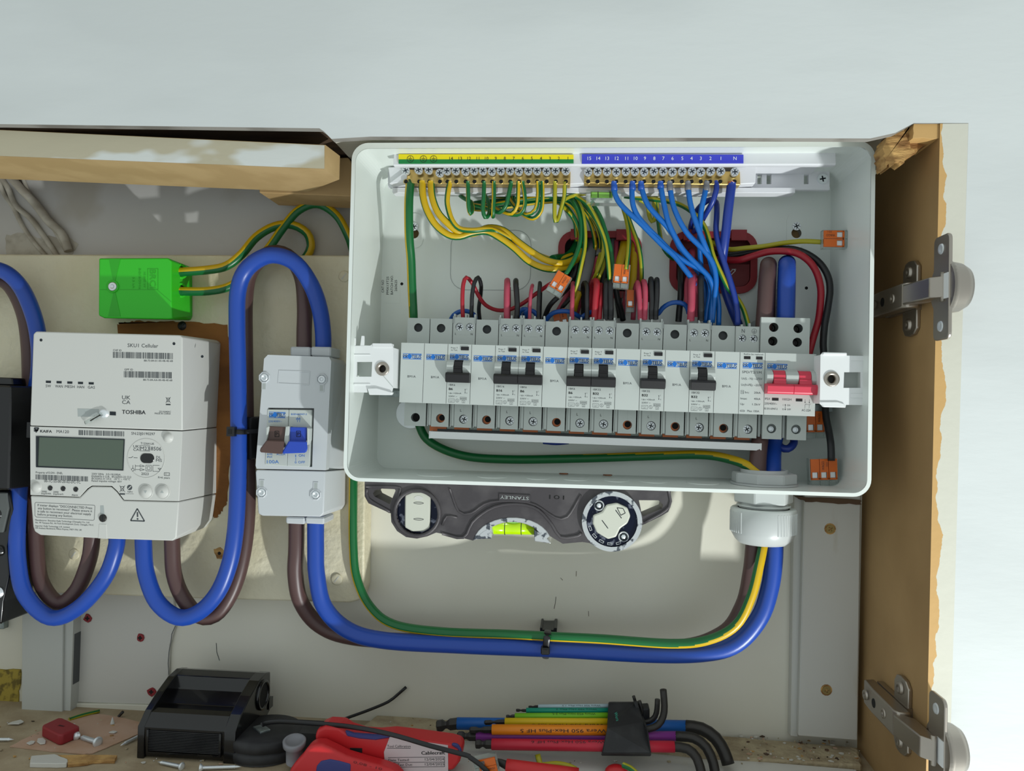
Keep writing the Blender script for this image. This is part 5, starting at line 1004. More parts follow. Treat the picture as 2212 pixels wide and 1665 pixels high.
zw('z2', [(880, 940, -4), (980, 965, 6), (1100, 955, 10), (1250, 925, 16), (1400, 915, 22), (1520, 915, 26), (1640, 955, 28), (1740, 1030, 28), (1800, 1130, 28), (1817, 1240, 28), (1800, 1380, 28), (1775, 1520, 28), (1763, 1660, 28), ('z4', 1768, 380, 28), ('z4', 1775, 500, 28), ('z4', 1775, 700, 28), ('z4', 1785, 880, 32), ('z4', 1808, 1000, 38), ('z4', 1824, 1110, 44), ('z4', 1828, 1235, 46)], 2.6, 'blk', 'thick black wire arching beside the red one down to the bottom right connector', seg=16)

# ------------------------------------------------------------------ lever connectors
def lever(name, label, c, n, ang, D, depth=7, w_=5.6, L=17.5, flip=False, txt=True, sh=1.0):
    """c px centre; ang: direction of the wire-entry end -> clear end in the picture (deg, 0 = down)"""
    a = P(c[1], c[2], D, c[0]); t = thing(name, label, 'connector', (a[0], a[1], D), rot=math.radians(ang)); rotlocal(t); W_ = n * w_ * sh; h = L / 2 * sh
    g = G(); g.box(-W_/2 - .6, W_/2 + .6, -h, h, -depth / 2, depth / 2 - .8, 'clear', .6); g.build('housing', t)
    for k in range(n):
        x = -W_/2 + w_ * sh * (k + .5); g = G(); u = w_ * sh * .47
        g.box(x - u, x + u, h * .0, h * .96, depth / 2 - .8, depth / 2 + .9, 'orange', .45); g.box(x - u, x - u + .9, -h * .5, h * .1, depth / 2 - .8, depth / 2 + .5, 'orange', .15); g.box(x + u - .9, x + u, -h * .5, h * .1, depth / 2 - .8, depth / 2 + .5, 'orange', .15); g.box(x - u, x + u, -h * .56, -h * .44, depth / 2 - .8, depth / 2 + .5, 'orange', .15)
        g.build('lever', t)
        g = G(); g.box(x - u * .55, x + u * .55, -h * .42, -h * .02, depth / 2 - 1.2, depth / 2 - .6, 'steel', .2); g.build('contact', t)
        g = G(); g.box(x - u * .95, x + u * .95, -h, -h * .62, depth / 2 - .9, depth / 2 + .4, 'clear', .5); g.build('entry_funnel', t)
    if txt:
        g = G(); kx = W_/2 - w_ * sh * (.5 if n == 2 else 1.5); g.text('WAGO', kx + .2, h * .16, depth / 2 + 1.0, 1.7 * sh, 'pdark', w=5.6 * sh, rot=math.pi / 2); g.text('221', kx + 2.3 * sh, h * .4, depth / 2 + 1.0, 1.1 * sh, 'pdark', w=2.6 * sh, rot=math.pi / 2); g.build('lettering', t)
    return t
lever('lever_connector', 'orange two-lever connector tilted at the left of the left grommet', ('a', 350, 990), 2, 30, 40, sh=1.02)
lever('lever_connector', 'orange two-lever connector upright in the middle of the left grommet', ('a', 1335, 870), 2, 4, 34, sh=1.05)
lever('lever_connector', 'orange connector mostly hidden behind the faded red loops', ('a', 1480, 1260), 1, 0, 24)
lever('lever_connector', 'orange connector peeping out behind the blue arch above a blank', ('a', 380, 1560), 2, -12, 14)
lever('lever_connector', 'two-lever connector lying sideways near the right wall of the enclosure', ('z2', 1858, 840), 2, -90, 38, sh=1.12)
lever('lever_connector', 'two-lever connector behind the bottom right of the main switch', ('z4', 1690, 945), 2, -2, 20, sh=1.2)
lever('lever_connector', 'three-lever connector standing in the bottom right corner of the enclosure', ('z4', 1757, 1322), 3, -3, 36, sh=1.16)

# ------------------------------------------------------------------ green junction box
t = thing('junction_box', 'bright green plastic junction box screwed to the meter board', 'junction box', PD(310, 690, 14))
g = G(); D1, D0 = 46, 14
A = [V(*P(x, y, D1, 'g'), D1) for x, y in ((607, 845), (1030, 842), (1050, 860), (1050, 1110), (1055, 1215), (1030, 1218), (640, 1212), (605, 1195))]
B = [V(*P(x, y, D0, 'g'), D0) for x, y in ((640, 850), (1150, 890), (1180, 905), (1182, 1100), (1182, 1200), (1170, 1225), (680, 1205), (640, 1190))]
g.loft(B, A, 'green', 1.0, 2)
g.pext('g', [(1052, 870), (1052, 1110), (1150, 1120), (1180, 1100), (1180, 905)], 16, 30, 'green', .6, Dp=24) if 0 else None
g.build('cover', t)
g = G()
for q in ([(668, 848), (738, 848), (705, 985), (693, 985)], [(695, 1050), (706, 1050), (738, 1200), (662, 1200)]): g.pext('g', q, D1 - .3, D1 + .25, 'greend')
g.pline('g', [(612, 1036), (960, 1036), (1050, 1112)], .5, D1, 'greend'); g.build('relief', t)
g = G(); g.ptext('GREENBRO', 'g', 915, 915, 915, 1030, 34, D1, 'greend', .25) if 0 else None
g.ptext('BRCI', 'g', 918, 915, 918, 1028, 40, D1, 'greend', .25); g.ptext('10.000 kV', 'g', 880, 930, 880, 1025, 14, D1, 'greend', .25); g.ptext('50/60Hz', 'g', 850, 905, 850, 1035, 14, D1, 'greend', .25); g.ptext('5.5 kA', 'g', 812, 960, 812, 1028, 14, D1, 'greend', .25)
g.pline('g', [(905, 908), (968, 908), (968, 1035), (905, 1035)], .35, D1, 'greend', True, .2); g.build('embossing', t)
a = P(692, 1018, D1, 'g'); g = G(); g.lathe([(5, 0), (5, .8), (3.9, .9), (3.9, .3)], (a[0], a[1], D1), (0, 0, 1), 'green', 22, cap=False); g.build('screw_boss', t)
g = G(); g.lathe([(3.5, 0), (3.5, 1), (2.8, 1.4), (1.8, 1.4), (1.6, .7), (0, .7)], (a[0], a[1], D1), (0, 0, 1), 'steel', 18, cap=False); g.build('screw', t)
for y in (925, 1040):
    a = P(1108, y, 32, 'g'); g = G(); g.lathe([(6.2, 0), (6.2, 1.2), (4.2, 1.4), (4.2, 0)], (a[0] - .5, a[1], a and 32), (1, 0, .55), 'green', 18, cap=False); g.cyl((a[0] - .4, a[1], 32), (1, 0, .55), 4.2, .4, 'hole', 16); g.build('cable_port', t)
# ------------------------------------------------------------------ isolator
def fill(pts, fr, D): return [V(*P(x, y, D, fr), D) for x, y in pts]
t = thing('isolator', 'grey enclosed double-pole isolator with brown and blue toggles', 'isolator', PD(640, 1115, 14)); D1, D0 = 56, 14
win = [(206, 750), (413, 752), (404, 1016), (200, 1006)]
fr_o = [(205, 512), (480, 522), (490, 540), (466, 1020), (464, 1031), (155, 1024), (150, 1010), (188, 530)]
g = G()
g.plate(g.pp('i', fr_o, D1), [g.pp('i', win, D1)], D1 - 8, D1, 'iso')
g.loft(fill([(205, 516), (545, 538), (560, 560), (565, 1010), (562, 1022), (190, 1022), (185, 1008), (190, 540)], 'i', D0), fill(fr_o, 'i', D1 - 8), 'iso', .0); g.build('upper_cover', t)
g = G(); lo_ = [(155, 1028), (463, 1035), (455, 1225), (440, 1240), (180, 1235), (163, 1225), (150, 1040)]
g.loft(fill([(190, 1030), (562, 1026), (560, 1180), (540, 1205), (200, 1215), (190, 1200), (185, 1040)], 'i', D0), fill(lo_, 'i', D1), 'iso', .8, 2); g.build('lower_cover', t)
for q, y0, y1 in (([(320, 480), (500, 484)], 478, 520), ([(300, 1238), (470, 1250)], 1235, 1264)):
    for x0, x1 in ((q[0][0], (q[0][0] + q[1][0]) / 2 - 2), ((q[0][0] + q[1][0]) / 2 + 2, q[1][0])):
        g = G(); g.pext('i', [(x0, y0), (x1, y0 + 2), (x1, y1 + 4), (x0, y1)], 22, 47, 'iso', 1.0, Dp=40); g.build('cable_entry', t)
for x, y in ((190, 614), (448, 622), (178, 1130), (420, 1140)):
    a = P(x, y, D1, 'i'); g = G(); dn = 1 if y < 900 else -1
    g.lathe([(4.6, 0), (4.6, .7), (3.9, 1.1), (3.5, .5), (3.5, -.5)], (a[0], a[1], D1), (0, 0, 1), 'iso', 8, cap=False, smooth=False, phase=.5)
    g.box(a[0] - 1.9, a[0] + 1.9, a[1] - dn * 9.5 if dn > 0 else a[1] + 4, a[1] - 4 if dn > 0 else a[1] + 9.5, D1 - .2, D1 + .5, 'iso', .2); g.box(a[0] - 1.3, a[0] + 1.3, a[1] - 9 if dn > 0 else a[1] + 4.5, a[1] - 4.5 if dn > 0 else a[1] + 9, D1 - .1, D1 + .55, 'modgd'); g.build('screw_boss', t)
    screw_obj('iso', a[0], a[1], D1 - .6, t)
g = G(); q = g.pp('i', [(255, 582), (395, 586), (390, 648), (250, 642)], D1); q2 = g.pp('i', [(258, 586), (391, 590), (387, 645), (254, 639)], D1); g.plate(q, [q2], D1, D1 + .35, 'iso'); g.build('raised_frame', t)
g = G(); g.pext('i', [(203, 746), (416, 748), (406, 1020), (197, 1010)], D1 - 12, D1 - 9, 'hole'); g.build('window_recess', t)
g = G(); g.pext('i', [(203, 757), (298, 758), (290, 1012), (192, 1006)], D1 - 9, D1 + .6, 'modg', .4); g.pext('i', [(300, 758), (402, 760), (392, 1016), (291, 1012)], D1 - 9, D1 + .6, 'modg', .4); g.build('switch_body', t)
g = G()
for q in ([(196, 838), (210, 832), (203, 880), (196, 905)], [(284, 834), (300, 832), (300, 900), (290, 925), (276, 905)], [(380, 838), (390, 842), (388, 895), (380, 920)]): g.pext('i', q, D1, D1 + 8, 'modg', .5)
g.build('switch_guard', t)
for q1, q2, m_ in (([(208, 832), (284, 836), (278, 905), (200, 902)], [(200, 895), (280, 898), (272, 958), (170, 950), (170, 935)], 'tbrown'), ([(306, 836), (380, 838), (378, 905), (300, 905)], [(300, 898), (380, 900), (384, 935), (376, 952), (268, 956), (272, 945)], 'tblue')):
    g = G(); g.loft(fill(q1, 'i', D1), fill(q1, 'i', D1 + 6), m_, .4); g.loft(fill(q2, 'i', D1 + 3), fill(q2, 'i', D1 + 11), m_, .8)
    c = ((q1[0][0] + q1[1][0]) / 2, 868); g.pline('i', [(c[0] - 9, 855), (c[0] + 9, 855), (c[0] + 9, 880), (c[0] - 9, 880)], .4, D1 + 6, 'hole', True); g.ptext('P', 'i', c[0] - 5, 875, c[0] + 5, 875, 15, D1 + 6, 'hole'); g.build('toggle', t, {'tbrown': 'brown toggle', 'tblue': 'blue toggle'}[m_])
g = G(); a, b = P(212, 768, D1, 'i'), P(286, 770, D1, 'i'); logo(g, a[0], a[1], D1 + .6, b[0] - a[0], 4.6)
E_ = D1 + .6
for s_, x0, y0, x1, h in (('230/400V~', 208, 815, 268, 9), ('BSEN60947-3', 310, 783, 380, 8), ('EMS', 203, 963, 226, 8), ('AC22A', 244, 963, 284, 8), ('IP2X', 202, 975, 226, 8), ('100A', 201, 1000, 255, 15), ('ON', 344, 970, 370, 11), ('OFF', 342, 1000, 372, 11), ('I', 329, 972, 332, 11), ('0', 326, 1000, 334, 9)): g.ptext(s_, 'i', x0, y0, x1, y0, h, E_, 'pblue')
for k in range(3): g.pline('i', [(331, 976 + 5 * k), (331, 979 + 5 * k)], .4, E_, 'pblue')
for x in (338, 348): g.pline('i', [(x, 792), (x, 798)], .3, E_, 'pblue'); g.pline('i', [(x, 806), (x, 814)], .3, E_, 'pblue')
g.pline('i', [(332, 798), (352, 798)], .4, E_, 'pblue'); g.pline('i', [(332, 803), (352, 803)], .4, E_, 'pblue'); g.build('lettering', t)
# ties and clips
g = G(); g.pext('i', [(118, 790), (150, 792), (146, 835), (150, 980), (118, 980)], 16, 44, 'black', .8, Dp=36)
tag(g.single('tie_cradle', 'black cable tie cradle beside the left edge of the isolator', 'cable clip'))
t = thing('cable_tie', 'black cable tie holding the tall blue tail beside the isolator', 'cable tie', PD(510, 932, 56))
g = G(); a = P(514, 932, 50); g.lathe([(7.5, -1.9), (7.5, 1.9), (6.6, 1.9), (6.6, -1.9)], (a[0], a[1], 48), (.02, 1, 0), 'black', 28, cap=False); g.tube([(a[0] + 6, a[1], 52), (a[0] + 11, a[1] + .4, 46), (a[0] + 14, a[1] + .5, 38)], 1.8, 'black', 8, flat=.4); g.build('strap', t)
g = G(); a = P(498, 932, 58); g.box(a[0] - 3, a[0] + 3.2, a[1] - 3.6, a[1] + 3.6, 50, 58.5, 'black', .6); g.box(a[0] - 1.6, a[0] + 1.2, a[1] - 1.8, a[1] + 1.8, 58.4, 58.8, 'hole'); g.build('head', t)
t = thing('cable_tie', 'black cable tie and saddle clamping the tails midway under the enclosure', 'cable tie', PD(1182, 1420, 10))
g = G(); D = 47; g.pext('v', [(1248, 1032), (1262, 1030), (1266, 1045), (1338, 1046), (1342, 1032), (1360, 1033), (1360, 1070), (1250, 1068)], -7, 20, 'black', .4, Dp=20); g.pext('v', [(1252, 1205), (1360, 1210), (1360, 1228), (1330, 1226), (1252, 1226)], -7, 14, 'black', .4, Dp=14); g.build('saddle', t)
g = G(); pts = [PD(1302, 1046, 20, 'v'), PD(1300, 1058, 44, 'v'), PD(1296, 1090, 51, 'v'), PD(1292, 1130, 50, 'v'), PD(1288, 1165, 48, 'v'), PD(1285, 1215, 40, 'v'), PD(1286, 1232, 24, 'v')]; g.tube(pts, 2.6, 'black', 10, flat=.3); g.build('strap', t)
g = G(); g.pext('v', [(1254, 1166), (1312, 1168), (1314, 1214), (1254, 1212)], 44, 52, 'black', .8); g.pext('v', [(1270, 1178), (1300, 1180), (1298, 1202), (1270, 1202)], 52, 52.3, 'hole'); g.build('head', t)

# ------------------------------------------------------------------ smart meter
t = thing('smart_meter', 'white electricity meter with a communications hub on top and a blank screen', 'meter', PD(270, 1165, 14)); D1, D0 = 76, 14
def blk(name, fp, bp, lab=None, hol=None, bev=.9, fm='meter', D1=D1):
    g = G(); g.loft(fill(bp, 'm', D0), fill(fp, 'm', D1), fm, bev, 2); return g
g = blk('', [(260, 85), (1295, 112), (1312, 130), (1312, 798), (216, 763), (240, 105)], [(400, 120), (1560, 148), (1590, 170), (1560, 775), (395, 760), (395, 140)]); g.build('communications_hub', t)
g = blk('', [(216, 768), (1312, 804), (1287, 1306), (1250, 1306), (893, 1298), (845, 1235), (805, 1197), (660, 1195), (630, 1215), (575, 1276), (218, 1262)], [(395, 765), (1560, 779), (1556, 1248), (1500, 1250), (900, 1240), (860, 1230), (805, 1197), (660, 1195), (640, 1205), (575, 1230), (400, 1225)], bev=.35); g.build('meter_body', t)
g = blk('', [(219, 1268), (575, 1281), (635, 1220), (662, 1200), (803, 1202), (842, 1240), (890, 1303), (1250, 1311), (1287, 1311), (1268, 1570), (1240, 1592), (770, 1577), (290, 1550), (250, 1525), (238, 1490)], [(400, 1230), (575, 1235), (640, 1210), (662, 1200), (803, 1202), (860, 1235), (900, 1245), (1500, 1254), (1556, 1254), (1532, 1430), (1480, 1495), (800, 1500), (440, 1480), (410, 1460), (400, 1430)], bev=.9); g.build('terminal_cover', t)
g = G()
for x in (348, 425, 502, 579, 656): g.pext('m', [(x - 18, 440 + (x - 348) * .035), (x + 18, 441 + (x - 348) * .035), (x + 17, 457 + (x - 348) * .035), (x - 18, 456 + (x - 348) * .035)], D1, D1 + .2, 'slot')
for x, y in ((296, 148), (1252, 174), (1455, 266)): g.cyl((*P(x, y, D1 if x < 1400 else 62, 'm'), D1 if x < 1400 else 62), (0, 0, 1), 1.1, .2, 'slot', 10)
g.build('indicator_lights', t)
g = G(); g.plate(g.pp('m', [(262, 838), (898, 860), (888, 1086), (262, 1062)], D1), [g.pp('m', [(282, 846), (893, 866), (884, 1080), (274, 1054)], D1)], D1 - .1, D1 + .5, 'slot'); g.pext('m', [(280, 844), (894, 864), (885, 1081), (272, 1056)], D1 - .3, D1 + .15, 'lcd'); g.build('display_screen', t)
for x, y, r in ((362, 1212, 17), (455, 1216, 17), (546, 1221, 17)):
    a = P(x, y, D1, 'm'); g = G(); g.lathe([(1.9, 0), (1.9, .35), (1.4, .5), (0, .7)], (a[0], a[1], D1), (0, 0, 1), 'blackg', 14); g.build('pulse_lamp', t)
for x, up in ((1052, 0), (1172, 1)):
    a = P(x, 1238, D1, 'm'); g = G(); g.lathe([(5.5, 0), (5.5, .4), (5.1, .5), (5.0, .2), (4.8, 1.0), (0, 1.2)], (a[0], a[1], D1), (0, 0, 1), 'meter', 28); s_ = 1 if up else -1
    g.plate([(a[0] - 1.2, a[1] - .8 * s_), (a[0] + 1.2, a[1] - .8 * s_), (a[0], a[1] + 1.1 * s_)], [], D1 + 1.1, D1 + 1.35, 'modgd'); g.build('push_button', t)
for x, y, r in ((1210, 848, 3.3), (262, 1204, 3.6)):
    a = P(x, y, D1, 'm'); g = G(); g.lathe([(r + .9, 0), (r + .7, .3), (r, .4), (r, 1.4), (0, 1.5)], (a[0], a[1], D1), (0, 0, 1), 'meter', 24); g.build('sealing_cap', t)
a = P(1052, 998, D1, 'm'); g = G(); g.plate(circ(a[0], a[1], 14.7, 40), [circ(a[0], a[1], 14.4, 40)], D1, D1 + .3, 'meter'); g.build('round_label', t)
g = G(); b = P(1060, 998, D1, 'm'); g.ext(rrect(b[0] - 5.4, b[0] + 5.4, b[1] - 3.6, b[1] + 3.6, 3.5, 6), 'd', D1, D1 + .4, 'blackg', .15); g.build('optical_port', t)
# seal screw, slot and tag
g = G(); g.plate(g.pp('m', [(558, 640), (712, 644), (708, 700), (560, 698)], D1), [], D1, D1 + .1, 'modgd'); g.pext('m', [(790, 662), (832, 664), (832, 690), (790, 688)], D1, D1 + .3, 'slot'); a = P(750, 676, D1, 'm'); g.lathe([(3.6, 0), (3.4, 1.6), (2.2, 2.1), (0, 2.1)], (a[0], a[1], D1), (0, 0, 1), 'steel', 16); g.tube([(a[0], a[1], D1 + 2.4), PD(680, 710, D1 + 3, 'm'), PD(612, 742, D1 + 2, 'm')], 1.5, 'clear', 8, flat=.5); g.tube([(a[0] - 1, a[1] - 1, D1 + 3.2), PD(650, 728, D1 + 3.6, 'm')], .5, 'dsteel', 6); g.build('seal_screw', t)
g = G(); g.plate(g.pp('m', [(722, 1338), (746, 1338), (752, 1405), (722, 1405)], D1), [], D1, D1 + .12, 'modgd'); a = P(742, 1428, D1, 'm'); g.lathe([(2.9, 0), (2.9, .7), (2.3, 1.2), (0, 1.2)], (a[0], a[1], D1), (0, 0, 1), 'dsteel', 16); g.plate(g.pp('m', [(740, 1405), (743, 1405), (746, 1452), (743, 1452)], D1), [], D1 + 1.2, D1 + 1.4, 'slot'); g.pext('m', [(712, 1470), (765, 1472), (770, 1578), (705, 1574)], D1 - 2, D1 + .25, 'meter', .2); g.build('cover_screw', t)
a = P(205, 785, 60, 'm'); g = G(); g.box(a[0] - 1.5, a[0] + 3, a[1] - 7, a[1] + 5, 40, 60, 'black', .5); g.build('side_clip', t)
g = G(); T = lambda s_, x0, y0, x1, y1, h, m_='pgrey': g.ptext(s_, 'm', x0, y0, x1, y1, h, D1, m_)
T('SKU1 Cellular', 918, 198, 1138, 203, 26); T('CHF ID', 813, 227, 875, 229, 13); g.bars('m', 813, 232, 1244, 242, 44, D1, 60, seed=2); T('88-73-84-01-00-4B-4E-6B', 1036, 302, 1244, 305, 13)
T('GPF ID', 895, 366, 957, 367, 13); g.bars('m', 892, 371, 1237, 379, 45, D1, 56, seed=3); T('88-73-84-AA-00-4B-4E-6B', 1030, 440, 1240, 444, 13)
for s_, x0, x1 in (('SW', 329, 367), ('WAN', 397, 452), ('MESH', 467, 537), ('HAN', 556, 606), ('GAS', 632, 683)): T(s_, x0, 487 + (x0 - 329) * .03, x1, 487 + (x1 - 329) * .03, 19)
T('UK', 878, 574, 938, 576, 28); T('CA', 878, 607, 938, 609, 27); T('TOSHIBA', 877, 678, 1046, 682, 28, 'pgrey'); T('TOSHIBA', 879, 678, 1048, 682, 28, 'pgrey'); T('22/1A040AC', 1145, 668, 1230, 670, 12); T('MADE IN CHINA', 1113, 681, 1228, 684, 12)
def bin_(x, y, s_=1.0):
    g.pline('m', [(x - 17*s_, y - 18*s_), (x + 17*s_, y + 22*s_)], .3, D1); g.pline('m', [(x + 17*s_, y - 18*s_), (x - 17*s_, y + 22*s_)], .3, D1); g.pline('m', [(x - 11*s_, y - 12*s_), (x - 8*s_, y + 15*s_), (x + 8*s_, y + 15*s_), (x + 11*s_, y - 12*s_)], .3, D1, close=True); g.pline('m', [(x - 16*s_, y + 34*s_), (x + 17*s_, y + 35*s_)], 1.0 * s_, D1)
bin_(1210, 577); bin_(880, 1215, 1.15)
T('KAIFA', 289, 812, 373, 815, 19); T('KAIFA', 291, 812, 374, 815, 19); g.pline('m', [(248, 780), (280, 781)], 1.2, D1); g.pline('m', [(250, 780), (250, 806)], 1.2, D1); g.pline('m', [(262, 808), (278, 782)], 1.2, D1); g.pline('m', [(255, 795), (276, 796)], 1.2, D1); g.pline('m', [(258, 788), (258, 808), (264, 810)], 1.0, D1)
T('MA120', 407, 815, 496, 818, 21); g.bars('m', 567, 795, 893, 805, 36, D1, 40, seed=5); T('SN:23J0190297', 945, 828, 1115, 833, 19)
T('T12364-UK', 1012, 898, 1110, 902, 15); T('UK', 959, 922, 1001, 923, 19); T('CA', 959, 944, 1001, 945, 18); T('M23', 1010, 940, 1075, 942, 27); T('8506', 1085, 941, 1160, 944, 27); g.pline('m', [(1006, 906), (1078, 908), (1078, 947), (1006, 945)], .25, D1, close=True)
T('DL', 1124, 1000, 1158, 1001, 19); T('MS', 1122, 1022, 1165, 1024, 19); T('2023', 1017, 1118, 1069, 1120, 18)
g.pline('m', [(925, 994), (945, 994), (958, 984)], .3, D1); g.pline('m', [(962, 994), (990, 995)], .3, D1)
g.pline('m', [(957, 1048), (956, 1072)], .3, D1); g.plate(circ(*P(956, 1080, D1, 'm'), 1.2, 12), [circ(*P(956, 1080, D1, 'm'), .9, 12)], D1, D1 + .12, 'pgrey')
for y in (1053, 1079): g.pline('m', [(974, y), (1008, y)], .25, D1); g.pline('m', [(1008, y - 7), (1040, y + 1), (1008, y + 9)], .25, D1, close=True)
g.pline('m', [(974, 1044), (973, 1090)], .25, D1); g.pline('m', [(1050, 1048), (1090, 1049), (1090, 1090), (1050, 1089)], .25, D1, close=True); g.pline('m', [(1060, 1058), (1080, 1059), (1080, 1080), (1060, 1079)], .25, D1, close=True); g.pline('m', [(1100, 1049), (1148, 1050)], .25, D1); g.pline('m', [(1100, 1049), (1100, 1092), (1148, 1093), (1148, 1076)], .25, D1); g.pline('m', [(1136, 1070), (1160, 1071), (1148, 1080)], .25, D1, close=True)
g.pline('m', [(1182, 1102), (1220, 1103), (1220, 1123), (1182, 1122)], .3, D1, close=True); T('+ -', 1188, 1118, 1214, 1119, 12); T('R=6 years', 1138, 1142, 1222, 1146, 14)
T('Property of E.ON - ENEL', 258, 1106, 452, 1112, 14); g.bars('m', 257, 1114, 636, 1129, 36, D1, 60, seed=7); T('00-1C-55-00-20-02-DC-1C', 318, 1170, 580, 1180, 19)
for s_, y, x1 in (('230V 50Hz   0.5-10(100)A', 1117, 868), ('EN50470-3 Cl.B   IEC62053-23 Cl.2', 1135, 944), ('IEC62052-31 UC3   -25°C ~ +55°C', 1151, 936), ('Rated impulse voltage: 6kV', 1167, 876)): T(s_, 660, y - 1, x1, y + 5, 13)
T('2000', 299, 1243, 337, 1244, 12); T('imp/kWh', 298, 1257, 368, 1259, 12); T('2000', 384, 1246, 421, 1247, 12); T('imp/kvarh', 384, 1260, 456, 1262, 12); T('Alarm', 516, 1268, 560, 1269, 13)
c = P(933, 1208, D1, 'm'); g.plate(circ(c[0], c[1], 2.0, 18), [], D1, D1 + .12, 'pgrey'); g.pline('m', [(922, 1218), (944, 1198)], .6, D1 + .05, 'meter'); T('ZigBee', 916, 1242, 955, 1243, 9); T('Certified product', 905, 1255, 962, 1256, 6)
g.pline('m', [(258, 1315), (680, 1336), (684, 1345), (678, 1440), (670, 1444), (262, 1420), (252, 1410), (252, 1322)], .25, D1, close=True)
for k, (s_, x0, x1) in enumerate((('If meter displays "DISCONNECTED Press', 271, 664), ('any button to reconnect". Please ensure it', 273, 663), ('is safe to reconnect your electrical supply', 271, 656), ('before pressing any button.', 271, 523))): T(s_, x0, 1342 + k * 22, x1, 1342 + k * 22 + (x1 - x0) * .056, 16)
for s_, x0, x1, y in (('Manufacturer: Shenzhen Kaifa Technology (Chengdu) Co., Ltd.', 253, 645, 1447), ('No. 99 Tianquan Rd., Hi-Tech Development Zone, Chengdu, P.R.C.', 255, 676, 1465), ('Importer: Kaifa Technology U.K. Limited', 253, 501, 1488), ('100 Avebury Boulevard, Milton Keynes, MK9 1FH, UK', 254, 589, 1504)): T(s_, x0, y, x1, y + (x1 - x0) * .045, 11)
g.pline('m', [(988, 1360), (1040, 1450), (940, 1446)], .9, D1, close=True); g.pline('m', [(989, 1385), (990, 1420)], 1.1, D1); g.cyl((*P(990, 1434, D1, 'm'), D1), (0, 0, 1), .7, .12, 'pgrey', 10)
g.build('printing', t)

# ------------------------------------------------------------------ torpedo spirit level under the enclosure
t = thing('spirit_level', 'cast grey torpedo spirit level hanging under the enclosure', 'spirit level', PD(1100, 1180, 50)); D1, D0 = 66, 42
arc = [(1065 + 262 * math.cos(math.radians(a_)), 478 - 178 * math.sin(math.radians(a_))) for a_ in range(172, 7, -11)]
top_ = P(1065, 20, D1, 'v')[1]; 
g = G(); body_ = g.pp('v', [(84, 60), (85, 160), (110, 205), (180, 238), (258, 272), (262, 330), (300, 390), (360, 430), (432, 440), (500, 425), (560, 400), (620, 412), (760, 442)] + arc + [(1400, 474), (1530, 462), (1580, 470), (1650, 505), (1725, 515), (1820, 495), (1890, 430), (1925, 352), (2050, 292), (2100, 262), (2116, 225), (2118, 60)], D1)
ztop = -BH - 1.4
body_ = [(x, min(z, ztop)) if i not in (0, len(body_) - 1) else (x, ztop) for i, (x, z) in enumerate(body_)]
h1 = g.pp('v', [(148, 118), (200, 108), (285, 112), (290, 122), (252, 212), (150, 160), (140, 140)], D1); h2 = g.pp('v', [(1905, 185), (2035, 186), (2066, 215), (2060, 240), (1935, 292), (1925, 285), (1915, 230)], D1)
cL = P(433, 270, D1, 'v'); cR = P(1725, 322, D1, 'v')
g.plate(body_, [h1, h2, circ(*cL, 15.6, 32)], D0, D1, 'levelg', back=True); g.build('cast_body', t)
g = G()   # raised webs and frame lips
def lip(pts, wd=1.6, h=1.6): 
    q = [PD(x, y, D1, 'v') for x, y in pts]; g.tube([(a[0], a[1], a[2] + .2) for a in q], wd, 'levelg', 8, step=4)
lip([(95, 95), (300, 98), (320, 125), (285, 230)], .9); lip([(100, 110), (110, 175), (255, 262)], 1.2); lip([(600, 405), (740, 432), (800, 330), (900, 250), (1000, 215), (1130, 212), (1240, 250), (1330, 350), (1385, 430), (1500, 420), (1520, 400)], 1.2)
lip([(650, 110), (710, 260), (790, 270), (880, 210), (980, 190), (1170, 200), (1260, 240), (1350, 300), (1430, 295), (1520, 150)], .9); lip([(600, 350), (630, 290), (700, 300)], .9); lip([(2100, 110), (2104, 230), (1940, 335)], 1.1)
g.pext('v', [(975, 140), (1185, 150), (1185, 200), (975, 188)], D1, D1 + .9, 'levelg', .3); g.build('cast_rib', t)
g = G(); g.ptext('STANLEY', 'v', 1175, 163, 985, 153, 22, D1 + .9, 'modgd', .3); g.ptext('101', 'v', 1410, 155, 1310, 150, 28, D1, 'hole'); g.build('lettering', t)
g = G(); g.lathe([(18, 0), (18, 1.8), (15.6, 2.2), (15.5, -8)], (cL[0], cL[1], D1), (0, 0, 1), 'levelg', 40, cap=False); g.build('vial_ring', t)
def dsc(cx, cz, r, d, m_): g.plate(circ(cx, cz, r, 36), [], d - .5, d, m_)
g = G(); dsc(cL[0], cL[1], 15.5, D1 - 3, 'navy'); g.build('chromed_backing', t)
g = G(); g.pext('v', [(352, 150), (400, 130), (470, 128), (520, 150), (516, 370), (480, 392), (400, 394), (350, 365)], D1 - 3, D1 + .8, 'vialw', .8); g.build('vial', t, 'milky upright vial')
g = G()
for y in (203, 310): g.plate(circ(*P(445, y, D1, 'v'), 3.8, 20, rz=.8), [circ(*P(445, y, D1, 'v'), 3.5, 20, rz=.5)], D1 + .8, D1 + .95, 'slot')
g.plate(circ(*P(445, 170, D1, 'v'), 3.3, 20, rz=1.7), [], D1 + .8, D1 + .95, 'meter'); g.build('vial_marks', t)
g = G(); g.plate(circ(*cR, 21.6, 48), [circ(*cR, 18.3, 44)], D1 - 14, D1 + 3.5, 'levelc'); g.build('rotating_ring', t, 'worn white and chrome ring')
g = G(); dsc(cR[0], cR[1], 18.3, D1 + 1.5, 'navy')
